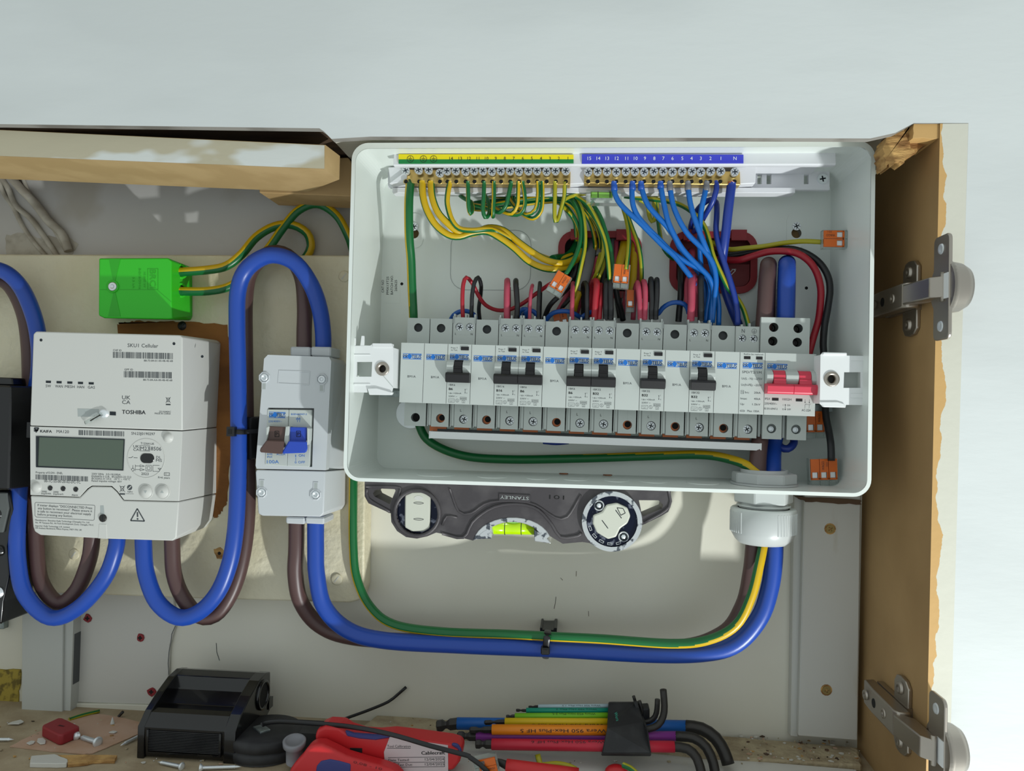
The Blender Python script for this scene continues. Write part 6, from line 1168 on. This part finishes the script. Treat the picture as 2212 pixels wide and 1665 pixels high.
for k in range(5): a_ = math.radians(200 + k * 22); q = rotp([(-1.8, -.9), (1.8, -.9), (1.8, .9), (-1.8, .9)], a_ + 1.57, cR[0] + 16.4 * math.cos(a_), cR[1] + 16.4 * math.sin(a_)); g.plate(q, [rotp([(-1.4, -.5), (1.4, -.5), (1.4, .5), (-1.4, .5)], a_ + 1.57, cR[0] + 16.4 * math.cos(a_), cR[1] + 16.4 * math.sin(a_))], D1 + 1.5, D1 + 1.8, 'levelc')
g.build('chromed_backing', t)
g = G(); g.pext('v', [(1600, 285), (1660, 262), (1690, 215), (1760, 202), (1830, 235), (1850, 290), (1830, 340), (1780, 375), (1755, 430), (1700, 445), (1625, 400), (1598, 340)], D1 + 1, D1 + 4, 'vialw', 1.2, 2); g.build('vial', t, 'milky vial set at an angle')
g = G(); g.pline('v', [(1750, 250), (1790, 305)], .6, D1 + 4, 'slot'); g.pline('v', [(1660, 318), (1700, 372)], .6, D1 + 4, 'slot'); g.pline('v', [(1760, 235), (1800, 240), (1815, 270), (1785, 285)], .5, D1 + 4, 'slot', True); g.build('vial_marks', t)
for x, y in ((1640, 220), (1803, 427)):
    a = P(x, y, D1 + 2, 'v'); g = G(); g.lathe([(3.9, 0), (3.9, 1.2), (3.4, 1.6), (2.9, 1.1), (2.9, .2)], (a[0], a[1], D1 + 1.5), (0, 0, 1), 'levelc', 24, cap=False); g.cyl((a[0], a[1], D1 + 1.6), (0, 0, 1), 2.8, .5, 'slot', 14); g.lathe([(1.7, 0), (1.2, .8), (0, .8)], (a[0], a[1], D1 + 2.1), (0, 0, 1), 'steel', 6); g.build('ring_screw', t)
c = P(1065, 470, D1, 'v')
g = G(); rs = P(1065 + 262, 470, D1, 'v')[0] - c[0]
o1 = g.pp('v', [(1065 + 262 * math.cos(math.radians(a_)), 478 - 178 * math.sin(math.radians(a_))) for a_ in range(172, 7, -11)], D1 + .5); o2 = g.pp('v', [(1065 + 210 * math.cos(math.radians(a_)), 478 - 148 * math.sin(math.radians(a_))) for a_ in range(8, 173, 11)], D1 + .5)
g.ext(o1 + g.pp('v', [(1320, 478), (1290, 466), (1212, 458), (1208, 425), (1222, 425)], D1 + .5)[:0] + o2, 'd', D0 - 1, D1 + .5, 'levelc', .4)
g.pext('v', [(802, 446), (870, 392), (925, 360), (935, 400), (928, 440)], D0, D1 + .7, 'levelc', .5); g.pext('v', [(1208, 380), (1240, 400), (1300, 445), (1322, 474), (1212, 458)], D0, D1 + .7, 'levelc', .5); g.build('arched_window', t, 'worn chrome arch')
g = G(); a, b = P(925, 362, 55, 'v'), P(1215, 366, 55, 'v'); g.tube([(a[0], a[1], 55), (b[0], b[1], 55)], 5.4, 'lime', 24, step=20); g.build('vial', t, 'lime green vial')
g = G()
for x in (1018, 1127): a = P(x, 365, 55, 'v'); g.lathe([(5.55, -.25), (5.55, .25)], (a[0], a[1], 55), (1, 0, 0), 'slot', 24, cap=False)
a = P(1070, 330, 60, 'v'); g.plate(circ(a[0], a[1], 4.6, 18, rz=1), [], 59.8, 60, 'limeg'); g.build('vial_marks', t)

# ------------------------------------------------------------------ hinges on the right-hand panel
def hinge(lab, zc, tilt=0):
    t = thing('cabinet_hinge', lab, 'hinge', (398, zc, 60)); X = lambda z: tb(z)
    xi = lambda d: X(zc) + (ti(zc) - X(zc)) * (d + 8) / 128   # inner face of the panel at that depth
    x = xi(80)
    g = G()
    for s in (1, -1):
        q = [(zc + s * 6, 74), (zc + s * 20, 74), (zc + s * 25, 78), (zc + s * 26, 84), (zc + s * 25, 92), (zc + s * 21, 97), (zc + s * 6, 97)]
        g.ext(q, 'x', x - 3.2, x - .1, 'chrome', .8, 2)
    g.box(x - 4, x - .1, zc - 9, zc + 9, 46, 98, 'chrome', .6); g.build('mounting_plate', t)
    for s in (1, -1):
        g = G(); g.lathe([(4.4, 0), (4.0, 1.6), (2.2, 2.2), (1.4, 1.0), (0, 1.0)], (x - 3, zc + s * 18, 85), (-1, 0, 0), 'chrome', 16); g.build('plate_screw', t)
    g = G(); q = [(x - 4, 40), (x - 12, 42), (x - 13.5, 60), (x - 14, 100), (x - 12, 104), (x - 4, 104)]
    g.ext(q, 'z', zc - 8.5, zc + 8.5, 'chrome', 1.2, 2); g.build('arm', t)
    for d in (50, 84): g = G(); g.lathe([(3.6, 0), (3.4, 1.2), (1.6, 1.5), (1.2, .6), (0, .6)], (x - 13.3, zc, d), (-1, 0, .06), 'chrome', 16); g.build('adjusting_screw', t)
    g = G(); g.cyl((x - 13.3, zc, 66), (-1, 0, .04), 3.2, .5, 'hole', 16); g.build('slot_hole', t)
    g = G(); q = [(x - 12.5, 98), (x - 15, 104), (x - 12, 136), (x - 6, 142), (x - 2, 136), (x - 3, 108)]
    g.ext(q, 'z', zc - 6.6, zc + 6.6, 'chrome', 1.0, 2); g.build('link_arm', t)
    g = G(); g.tube([(x - 5.5, zc - 9, 140), (x - 5.5, zc + 9, 140)], 1.7, 'chrome', 12, step=20); g.build('pivot_pin', t)
    # cup and its flange: the cup looks into the (removed) door, away to the right
    xp = 388; dp0, dp1 = 126.5, 147.5
    g = G(); fl = []
    q = rrect(zc - 32.5, zc + 32.5, dp0, dp1, 4, 4)
    g.ext(q, 'x', xp, xp + 2.2, 'chrome', .7, 2); g.build('cup_flange', t)
    g = G(); g.lathe([(16.6, -.3), (16.6, 2.6), (16, 3.5), (15, 9), (12.5, 13), (0, 13.4)], (xp + 1, zc, 137.2), (1, 0, 0), 'chrome', 36); g.build('cup', t)
    g = G(); g.box(xp - .5, xp + .15, zc - 7.5, zc + 8, 139, 147, 'whitepl', .2); g.build('cup_mouth', t)
    for s in (1, -1): g = G(); g.lathe([(3.4, 0), (3.0, .8), (2.0, .3), (0, .3)], (xp, zc + s * 24, 137), (-1, 0, 0), 'steel', 16); g.build('flange_hole', t)
    return t
zh1 = PX(2050, 618, 390)[1]; zh2 = PX(2070, 1655, 390)[1]
hinge('upper nickel cabinet hinge sticking out beyond the panel edge, its door removed', zh1)
hinge('lower nickel cabinet hinge at the bottom right, its door removed', zh2)

# ------------------------------------------------------------------ things on the cupboard floor
ZF = -452
# black moulded cover
t = thing('moulded_cover', 'glossy black moulded plastic cover with ribbed front on the floor', 'plastic cover', (-140, ZF, 60))
d0 = PZ(298, 1638, ZF)[2]; d0 = min(d0, 92); xl_, xr_ = P(296, 1600, d0)[0], P(508, 1610, d0)[0]; ztf = P(400, 1574, d0)[1]; ztb = P(470, 1448, d0 - 55)[1]; db = d0 - 55
H1, H2 = ztf - ZF, ztb - ZF
chk = [(ZF, d0), (ztf, d0), (ZF + H1 + (H2-H1) * .35, d0 - 10), (ZF + H1 + (H2-H1) * .68, d0 - 26), (ZF + H1 + (H2-H1) * .93, d0 - 42), (ztb, db), (ztb - 2, db - 9), (ZF + 14, db - 11), (ZF + 12, db - 6), (ZF, db - 4)]
mid = [(ZF + 1, d0 - 2), (ztf, d0 - .1), (ZF + H1 + (H2-H1) * .3, d0 - 9), (ZF + H1 + (H2-H1) * .36, d0 - 15), (ZF + H1 + (H2-H1) * .22, d0 - 20), (ZF + H1 + (H2-H1) * .24, d0 - 30), (ZF + H1 + (H2-H1) * .55, d0 - 42), (ZF + H1 + (H2-H1) * .92, d0 - 46), (ztb, db), (ztb - 2, db - 8), (ZF + 14, db - 9), (ZF + 12, db - 4)]
g = G(); g.ext(mid, 'x', xl_ + 5, xr_ - 8, 'blackg', .5); g.build('shell', t)
g = G(); g.ext(chk, 'x', xl_, xl_ + 5.5, 'blackg', .7, 2); g.build('end_cheek', t); g = G(); g.ext(chk, 'x', xr_ - 9, xr_, 'blackg', .7, 2); g.build('end_cheek', t)
cz_, cd_ = ZF + H2 * .68, db + 6
g = G(); g.lathe([(11.5, -.2), (11.5, 1.6), (9.6, 1.6), (9.4, .2)], (xr_, cz_, cd_), (1, 0, 0), 'blackg', 30, cap=False); g.cyl((xr_, cz_, cd_), (1, 0, 0), 9.6, .3, 'hole', 24); g.box(xr_ - 3, xr_ + 1, ZF + 16, ZF + 24, db - 14, db - 6, 'blackg', .5); g.box(xr_ - 3, xr_ + .8, ZF + 3, ZF + 9, db - 8, db + 4, 'blackg', .5); g.build('cable_spout', t)
g = G(); x0, x1 = xl_ + 9, xr_ - 12; z0, z1 = ZF + 6, ztf - 2; g.box(x0 - 1.5, x1 + 1.5, z0 - 1.5, z0, d0 - 1, d0 + .8, 'blackg', .2); g.box(x0 - 1.5, x0, z0, z1, d0 - 1, d0 + .8, 'blackg', .2); g.box(x1, x1 + 1.5, z0, z1, d0 - 1, d0 + .8, 'blackg', .2)
k = z0 + .6
while k < z1: g.box(x0, x1, k, k + .55, d0 - 1, d0 + .45, 'blackm'); k += 1.15
g.build('ribbed_panel', t)
# red moulded plug
g = G(); a = [PZ(x, y, ZF + 9, 'f') for x, y in ((645, 640), (960, 497), (1295, 655), (960, 800))]
ctr = (sum(p[0] for p in a) / 4, sum(p[2] for p in a) / 4); q = []
for i in range(4):
    p0, p1, p2 = a[i-1], a[i], a[(i+1) % 4]
    for u in (.24, .1): q.append((p1[0] + (p0[0]-p1[0]) * u, p1[2] + (p0[2]-p1[2]) * u))
    for u in (.1, .24): q.append((p1[0] + (p2[0]-p1[0]) * u, p1[2] + (p2[2]-p1[2]) * u))
g.ext(q, 'z', ZF + .8, ZF + 9, 'rubber', 1.3, 2)
g.ext(rotp([(-3, -.8), (0, -1.2), (3, -.9), (3, .6), (0, .9), (-3, 1.2)], .3, ctr[0] + .6, ctr[1]), 'z', ZF + 8.9, ZF + 9.15, 'rubberd'); g.ext(rotp([(-2.4, -.5), (2.4, -.4), (2.4, .3), (-2.4, .5)], .3, ctr[0] + .6, ctr[1]), 'z', ZF + 9.1, ZF + 9.2, 'hole')
tag(g.single('rubber_plug', 'square red rubber plug with a slit lying on the brown paper', 'plug'))
def loose_screw(lab, p0, p1, r=1.5, head=True, big=False, seed=1):
    """lying on the floor from the head p0 to the tip p1 (X,Z,D)"""
    A = Vector(p0); B = Vector(p1); ax = (B - A); L = ax.length; u = ax / L; g = G(); prof = []
    if head: prof += [(.01, -.3), (r * 1.1, -.3), (r * 2.1, 0), (r * 2.1, .4), (r * 1.0, 2.2)]
    h = 2.4 if head else 0; k = 0
    while h < L - 4: prof.append((r if k % 2 else r * .68, h)); h += .55; k += 1
    prof += [(r * .6, L - 3), (.05, L)]
    g.lathe(prof, tuple(A), tuple(u), 'steel', 14)
    return tag(g.single('loose_screw', lab, 'screw'))
def fz(fr, x, y, z): return PZ(x, y, z, fr)
a = fz('f', 1560, 905, ZF + 3.5); b = fz('f', 1290, 800, ZF + 3); loose_screw('chunky zinc screw lying against the red plug, head towards the viewer', a, (b[0] - 1, b[1] - 1, b[2]), 1.9)
g = G(); a = fz('f', 1280, 800, ZF + 3.2); g.lathe([(1.2, 0), (3.0, 1.5), (3.4, 4)], a, (-.8, 0, .3), 'steel', 16); tag(g.single('screw_anchor', 'conical zinc tip between the red plug and the chunky screw', 'anchor'))
loose_screw('partly hidden screw with its tip out, beside the left end of the black cover', fz('f', 2230, 800, ZF + 2), fz('f', 1915, 960, ZF + 1.6), 1.3, False)
loose_screw('screw poking in from the left edge of the photo on the floor', fz('f', -120, 862, ZF + 2), fz('f', 225, 862, ZF + 1.8), 1.4, False)
loose_screw('zinc screw pointing left in front of the black cover', fz('l', 1115, 1462, ZF + 2.4), fz('l', 965, 1432, ZF + 1.6), 1.4, True)
loose_screw('long zinc screw pointing at the black cable cutter, in front of the black cover', fz('l', 1225, 1470, ZF + 2), fz('l', 1480, 1462, ZF + 2), 1.4, True)
g = G(); a, b = PZ(1100, 545, ZF + 1.4, 'f'), PZ(1580, 410, ZF + 1.6, 'f'); g.tube([a, ((a[0]+b[0])/2, a[1] + .6, (a[2]+b[2])/2), b], 1.5, GY(-80, -10, 'yelo'), 12); tag(g.single('wire_offcut', 'green and yellow wire offcut behind the red plug', 'offcut'))
g = G(); a, b = PZ(1890, 495, ZF + 1, 'f'), PZ(1960, 420, ZF + 5, 'f'); g.tube([a, b], 1.2, 'dsteel', 8); tag(g.single('nail', 'short grey nail standing against the wall behind the paper', 'nail'))
R_ = random.Random(3)
for k, (x, y, l) in enumerate(((1790, 560, 'small pale cone-shaped chip standing on the brown paper'),)):
    a = PZ(x, y + 50, ZF + 1, 'f'); g = G(); g.cyl(a, (0, 1, 0), 1.7, 5, 'panelw', 8, r2=.4); tag(g.single('plaster_chip', l, 'chip'))
for pts, l in (([(420, 930), (500, 895), (560, 900), (540, 930), (470, 955)], 'flat pale paint flake on the paper left of the paired flakes'), ([(600, 860), (680, 850), (730, 890), (720, 935), (640, 945), (590, 910)], 'whitish paint flake just below the red plug'), ([(120, 625), (200, 590), (330, 560), (380, 590), (300, 625)], 'curled paint flake at the foot of the trunking'), ([(1730, 760), (1800, 735), (1870, 745), (1820, 770)], 'thin paint flake on the right part of the paper')):
    g = G(); zc = ZF + 1.1; g.ext(zpoly('f', pts, zc, .2, 2, 2), 'z', zc, zc + .8, 'panelw', .15); tag(g.single('paint_flake', l, 'flake'))

# hex key set
t = thing('hex_key_holder', 'black plastic clip holder gripping the coloured hex keys', 'holder', PD(1350, 1634, 62))
g = G()
def K(x, y, D): return PD(x, y, D, 'k')
Dk = {'kwhite': 26, 'kteal': 30, 'klime': 35, 'kyel': 41, 'korange': 52, 'kpurple': 50, 'kred': 60, 'kblue': 38}
g.loft([V(*K(1238, 195, 16)), V(*K(1415, 195, 16)), V(*K(1470, 290, 30)), V(*K(1500, 400, 46)), V(*K(1515, 548, 58)), V(*K(1190, 545, 58)), V(*K(1222, 400, 44)), V(*K(1230, 300, 30))], [V(*K(1240, 200, 32)), V(*K(1418, 196, 32)), V(*K(1462, 320, 52)), V(*K(1490, 370, 64)), V(*K(1515, 530, 72)), V(*K(1195, 530, 72)), V(*K(1230, 370, 62)), V(*K(1235, 310, 50))], 'blackm', .8); g.build('clip_body', t)
g = G(); g.pext('k', [(1430, 245), (1505, 240), (1505, 330), (1450, 330)], 24, 36, 'blackm', .8); g.pext('k', [(1400, 200), (1425, 200), (1470, 330), (1450, 330)], 34, 38, 'blackm', .3); g.build('clip_arm', t)
g = G(); g.ptext('Wera', 'k', 1275, 265, 1290, 320, 22, 58, 'kteal'); g.build('lettering', t)
KEYS = [('kblue', 4.5, [(130, 352), (262, 350)], [(262, 336), (1740, 355)], [(1740, 355), (1840, 370), (1930, 430), (1985, 520), (2012, 600)], 4.7, 'thick hex key with a blue sleeve, largest of the set'),
        ('kpurple', 3.5, [(262, 418), (385, 418)], [(385, 418), (1675, 418)], [(1675, 418), (1790, 430), (1870, 490), (1915, 590), (1930, 680)], 3.6, 'hex key with a purple sleeve between the orange and red ones'),
        ('kred', 4.0, [(380, 468), (485, 468)], [(485, 470), (1665, 486)], [(1665, 486), (1750, 500), (1810, 560), (1840, 660), (1848, 700)], 3.4, 'hex key with a red sleeve, front of the set'),
        ('korange', 3.7, [(342, 378), (487, 378)], [(487, 375), (1300, 380)], [(1420, 375), (1500, 370), (1560, 345), (1592, 290), (1600, 220), (1592, 118)], 2.5, 'hex key with an orange sleeve, its short leg standing tallest'),
        ('kyel', 2.9, [(438, 330), (570, 328)], [(570, 325), (1300, 328)], [(1420, 335), (1500, 322), (1540, 290), (1552, 240), (1555, 180)], 2.0, 'hex key with a yellow sleeve, short leg second tallest'),
        ('klime', 2.3, [(578, 292), (635, 291)], [(635, 289), (1300, 285)], [(1420, 290), (1455, 275), (1450, 230), (1437, 190)], 1.5, 'hex key with a lime green sleeve'),
        ('kteal', 2.0, [(642, 250), (708, 250)], [(708, 252), (1300, 252)], [(1400, 240), (1418, 225), (1410, 190), (1400, 158)], 1.2, 'hex key with a teal sleeve'),
        ('kwhite', 1.6, [(722, 230), (785, 228)], [(785, 226), (1300, 222)], [], 1.1, 'thin hex key with a pale grey sleeve, topmost of the set')]
for m_, r, tip, sl, bend, rm, lab in KEYS:
    D = Dk[m_]; kt = thing('hex_key', lab, 'hex key', K(sl[0][0], sl[0][1], D), 'coloured hex keys in the holder')
    g = G(); a, b = K(*sl[0], D), K(*sl[1], D); g.tube([a, b], r, m_, 18, step=40); g.build('sleeve', kt)
    g = G(); c = K(*tip[0], D); u = Vector(a) - Vector(c); L = u.length; rr_ = rm if rm > 2 else rm
    g.lathe([(rr_ * .7, 0), (rr_, L * .06), (rr_, L * .28), (rr_ * .62, L * .42), (rr_ * .62, L * .5), (rr_, L * .66), (rr_, L * 1.02)], c, tuple(u), 'dsteel', 6, smooth=False); g.build('ball_end', kt)
    if bend:
        g = G(); g.tube([K(x, y, D + (2 if k_ > 2 and m_ in ('kblue', 'kpurple', 'kred') else 0) + (k_ * 3 if m_ in ('kblue', 'kpurple', 'kred') else 0)) for k_, (x, y) in enumerate(bend)], rm, 'dsteel', 12, step=4); g.build('short_leg', kt)
    tx = {'korange': ('Wera 950 Hex-Plus HF 5', 1222, 670, 372, 30, 'pdark'), 'kred': ('Wera 950 Hex-Plus HF 6', 1215, 740, 446, 22, 'pdark'), 'klime': ('Wera 950 Hex-Plus 2.5', 1155, 878, 268, 15, 'pdark'), 'kteal': ('Wera 950 Hex-Plus 2', 1165, 900, 240, 11, 'pdark'), 'kwhite': ('Wera 950 Hex-Plus 1.5', 1188, 940, 216, 11, 'pdark'), 'kyel': ('Wera 950 Hex-Plus 3', 1210, 745, 338, 14, 'pdark')}.get(m_)
    if tx:
        g = G(); s_, x0, x1, y, h, mm = tx; g.ptext(s_, 'k', x0, y, x1, y, h * .8, D + r, mm, .15); g.build('lettering', kt)

# ratchet cutter and handles
t = thing('ratchet_cutter', 'crimping tool with a round black head and red and blue handles on the floor', 'hand tool', PD(640, 1660, 90))
g = G(); D1 = 92; hc = PZ(330, 640, ZF + 16, 'c'); 
g.lathe([(27, 0), (28, 2), (28, 7), (26.5, 8), (26.5, 8.4), (28, 9), (28, 15), (26, 17), (0, 17.4)], (P(320, 600, 62, 'c')[0], ZF + .5, 58), (0, 1, 0), 'blackm', 44)
hx = P(320, 600, 62, 'c')[0]
g.box(hx + 8, hx + 60, ZF + 3, ZF + 17, 38, 62, 'blackm', 2, 2); g.build('head', t)
g = G(); g.ext(rotp([(-6.5, -4), (6.5, -4), (6.5, 4), (-6.5, 4)], .75, hx - 2, 62), 'z', ZF + 17.6, ZF + 19.2, 'galv', .3); g.build('square_drive', t)
a = P(545, 640, 88, 'c'); g = G(); g.lathe([(6, 0), (6, 12), (8, 13.5), (8.2, 17), (7.7, 17.6), (6, 17.6), (5.8, 16.8), (0, 17.4)], (a[0], ZF + 6, 84), (.05, 1, .25), 'knob', 30); g.build('adjusting_knob', t, 'translucent grey knob')
g = G(); g.pext('c', [(712, 500), (730, 450), (790, 425), (900, 432), (955, 470), (1060, 505), (1180, 512), (1300, 502), (1500, 525), (1750, 560), (1820, 580), (1845, 620), (1830, 700), (1780, 765), (1500, 790), (1250, 775), (1230, 725), (1085, 690), (930, 600), (800, 575), (722, 560)], 66, 86, 'handr', 4, 3); g.build('handle', t, 'red handle with the calibration sticker')
g = G(); g.pext('c', [(945, 458), (1010, 480), (1180, 492), (1300, 500), (1290, 512), (1180, 530), (1060, 520), (960, 500)], 84, 87, 'handb', 1); g.build('grip_inlay', t); g = G(); g.pext('c', [(1770, 556), (1815, 566), (1842, 605), (1842, 660), (1815, 600), (1765, 572)], 84, 87, 'handb', .8); g.build('grip_inlay', t, 'dark blue end inlay'); 
g = G(); g.pext('c', [(985, 590), (1078, 592), (1078, 672), (985, 640)], 85.5, 86.3, 'hole'); g.pext('c', [(820, 575), (915, 580), (915, 620), (840, 600)], 85.5, 86.3, 'hole'); g.build('handle_gap', t)
g = G(); Dq = 86.4; g.pext('c', [(1290, 505), (1340, 512), (1740, 570), (1742, 778), (1258, 800), (1246, 620), (1270, 560)], 86, Dq, 'labelp', .15)
g.ptext('Tool Calibration', 'c', 1272, 585, 1452, 586, 20, Dq, 'pdark'); g.pline('c', [(1270, 592), (1452, 593)], .3, Dq, 'pdark'); g.ptext('Cablecraft', 'c', 1535, 641, 1716, 638, 27, Dq, 'pdark'); g.ptext('Cablecraft', 'c', 1537, 641, 1718, 638, 27, Dq, 'pdark')
g.ptext('Date Tested:', 'c', 1282, 692, 1444, 690, 19, Dq, 'pdark'); g.ptext('12/04/2024', 'c', 1563, 686, 1710, 684, 19, Dq, 'pdark'); g.ptext('Next Test Due:', 'c', 1284, 728, 1468, 726, 19, Dq, 'pdark'); g.ptext('12/04/2025', 'c', 1563, 724, 1712, 722, 19, Dq, 'pdark')
g.pline('c', [(1278, 664), (1714, 658)], .3, Dq, 'pdark'); g.pline('c', [(1278, 702), (1714, 697)], .3, Dq, 'pdark'); g.pline('c', [(1278, 738), (1714, 733)], .3, Dq, 'pdark'); g.pline('c', [(1714, 658), (1714, 733)], .3, Dq, 'pdark'); g.build('calibration_sticker', t)
g = G(); q = [(512, 850), (512, 768), (555, 710), (620, 640), (650, 590), (700, 563), (765, 565), (850, 605), (950, 655), (1100, 700), (1230, 735), (1330, 770), (1400, 850)]; g.pext('c', q, 88, 101, 'handr', 4, 3); g.build('handle', t, 'red lower handle with a blue oval')
g = G(); g.pext('c', [(715, 800), (725, 730), (760, 690), (830, 677), (900, 690), (990, 715), (985, 850), (715, 850)], 99, 101.8, 'handb', 1.2, 2); g.ptext('0,08 - 10', 'c', 1010, 705, 1230, 762, 20, 101, 'rubberd', .2); g.build('grip_inlay', t, 'dark blue oval inlay')
g = G(); g.pext('c', [(915, 625), (975, 640), (1065, 680), (1000, 675)], 80, 90, 'kpurple', .5); g.build('lever', t)

# loose cable ties
g = G(); g.tube([PD(x, y, D, 'c') for x, y, D in ((305, 412, 70), (340, 398, 72), (440, 386, 74), (700, 400, 80), (1000, 428, 88), (1300, 485, 92), (1600, 572, 94), (1880, 645, 95), (1905, 660, 95), (1990, 720, 96), (2060, 790, 96))], 1.8, 'black', 10, flat=.3, step=5)
tag(g.single('loose_cable_tie', 'long black cable tie lying across the red tool handle', 'cable tie'))
t = thing('loose_cable_tie', 'black cable tie pointing up against the back wall behind the red tool', 'cable tie', PD(900, 1560, 14))
g = G(); g.tube([PD(x, y, D, 'c') for x, y, D in ((700, 432, 40), (860, 392, 32), (1000, 345, 22), (1150, 290, 10), (1280, 234, 0), (1350, 180, -4), (1418, 120, -5.5))], 1.25, 'black', 8, flat=.4, step=5); g.build('strap', t)
g = G(); g.pext('c', [(528, 440), (560, 432), (590, 412), (592, 440), (720, 415), (730, 440), (560, 475), (530, 474)], 38, 46, 'black', .5); g.build('head', t)
# red screwdriver / connector / green-yellow offcuts at the bottom edge
t = thing('screwdriver', 'red-handled screwdriver lying at the bottom edge under the hex keys', 'screwdriver', PD(1150, 1650, 80))
g = G(); g.tube([PD(580, 612, 84, 'k'), PD(800, 640, 86, 'k'), PD(1045, 672, 88, 'k')], 5.0, 'handr', 16, step=10); g.build('handle', t)
g = G(); g.tube([PD(478, 592, 82, 'k'), PD(520, 582, 83, 'k'), PD(590, 610, 84, 'k')], 3.2, 'dsteel', 12, flat=.7, rr=lambda u: .5 + .5 * u); g.build('tip', t)
g = G(); g.tube([PD(780, 535, 72, 'k'), PD(792, 580, 74, 'k'), PD(810, 606, 76, 'k'), PD(900, 598, 78, 'k'), PD(980, 612, 80, 'k'), PD(1030, 636, 82, 'k')], 2.1, GY(40, 100, 'yelo'), 12); g.cyl(PD(1030, 636, 82, 'k'), (1, -.4, .3), 1.2, 1.6, 'copper', 8)
tag(g.single('wire_offcut', 'bent green and yellow wire offcut below the hex keys', 'offcut'))
g = G(); a = PZ(1290, 640, ZF + 6, 'k'); g.sph((a[0], ZF + 4.5, min(a[2], 96)), 8.5, 'handr', 16, (1, .7, .7)); tag(g.single('red_cap', 'rounded red plastic cap at the bottom edge below the hex key holder', 'cap'))
g = G(); g.tube([PD(1335, 605, 84, 'k'), PD(1380, 625, 88, 'k'), PD(1420, 660, 92, 'k')], 2.0, GY(-40, 60, 'yelo'), 12); tag(g.single('wire_offcut', 'green and yellow offcut behind the red cap at the bottom edge', 'offcut'))
lever('lever_connector', 'orange connector lying on the floor at the bottom edge beside the sticker handle', ('k', 455, 620), 3, 75, 90, sh=.9)

# ------------------------------------------------------------------ small pieces become sub-parts of the part they sit in
def centre(o):
    vs = [Vector(c) for c in o.bound_box]; return sum(vs, Vector()) / 8 + o.location
SUB = [(('screw', 'terminal_hole', 'terminal_screw'), ('upper_terminal', 'lower_terminal')), (('plate_screw',), ('mounting_plate',)), (('adjusting_screw', 'slot_hole'), ('arm',)),
       (('flange_hole', 'cup_mouth'), ('cup_flange',)), (('vial_marks',), ('vial',)), (('ring_screw',), ('rotating_ring',)), (('screw',), ('screw_boss',)), (('contact',), ('lever',)),
       (('entry_funnel',), ('housing',)), (('wire_hole',), ('brass_bar',)), (('captive_nut',), ('plate',)), (('fixing_screw',), ('fixing_plate',)), (('mounting_screw',), ('keyhole_plate',)), (('square_drive',), ('head',)), (('calibration_sticker',), ('handle',))]
stem = lambda o: o.name.split('.')[0]
for r in [o for o in bpy.data.objects if o.parent is None and o.type == 'EMPTY']:
    ch = list(r.children)
    for kids, pars in SUB:
        ps = [c for c in ch if stem(c) in pars and c.location.length < 1e-9]
        if not ps: continue
        for c in ch:
            if stem(c) in kids and c.parent == r:
                cc = centre(c); c.parent = min(ps, key=lambda p: (centre(p) - cc).length)
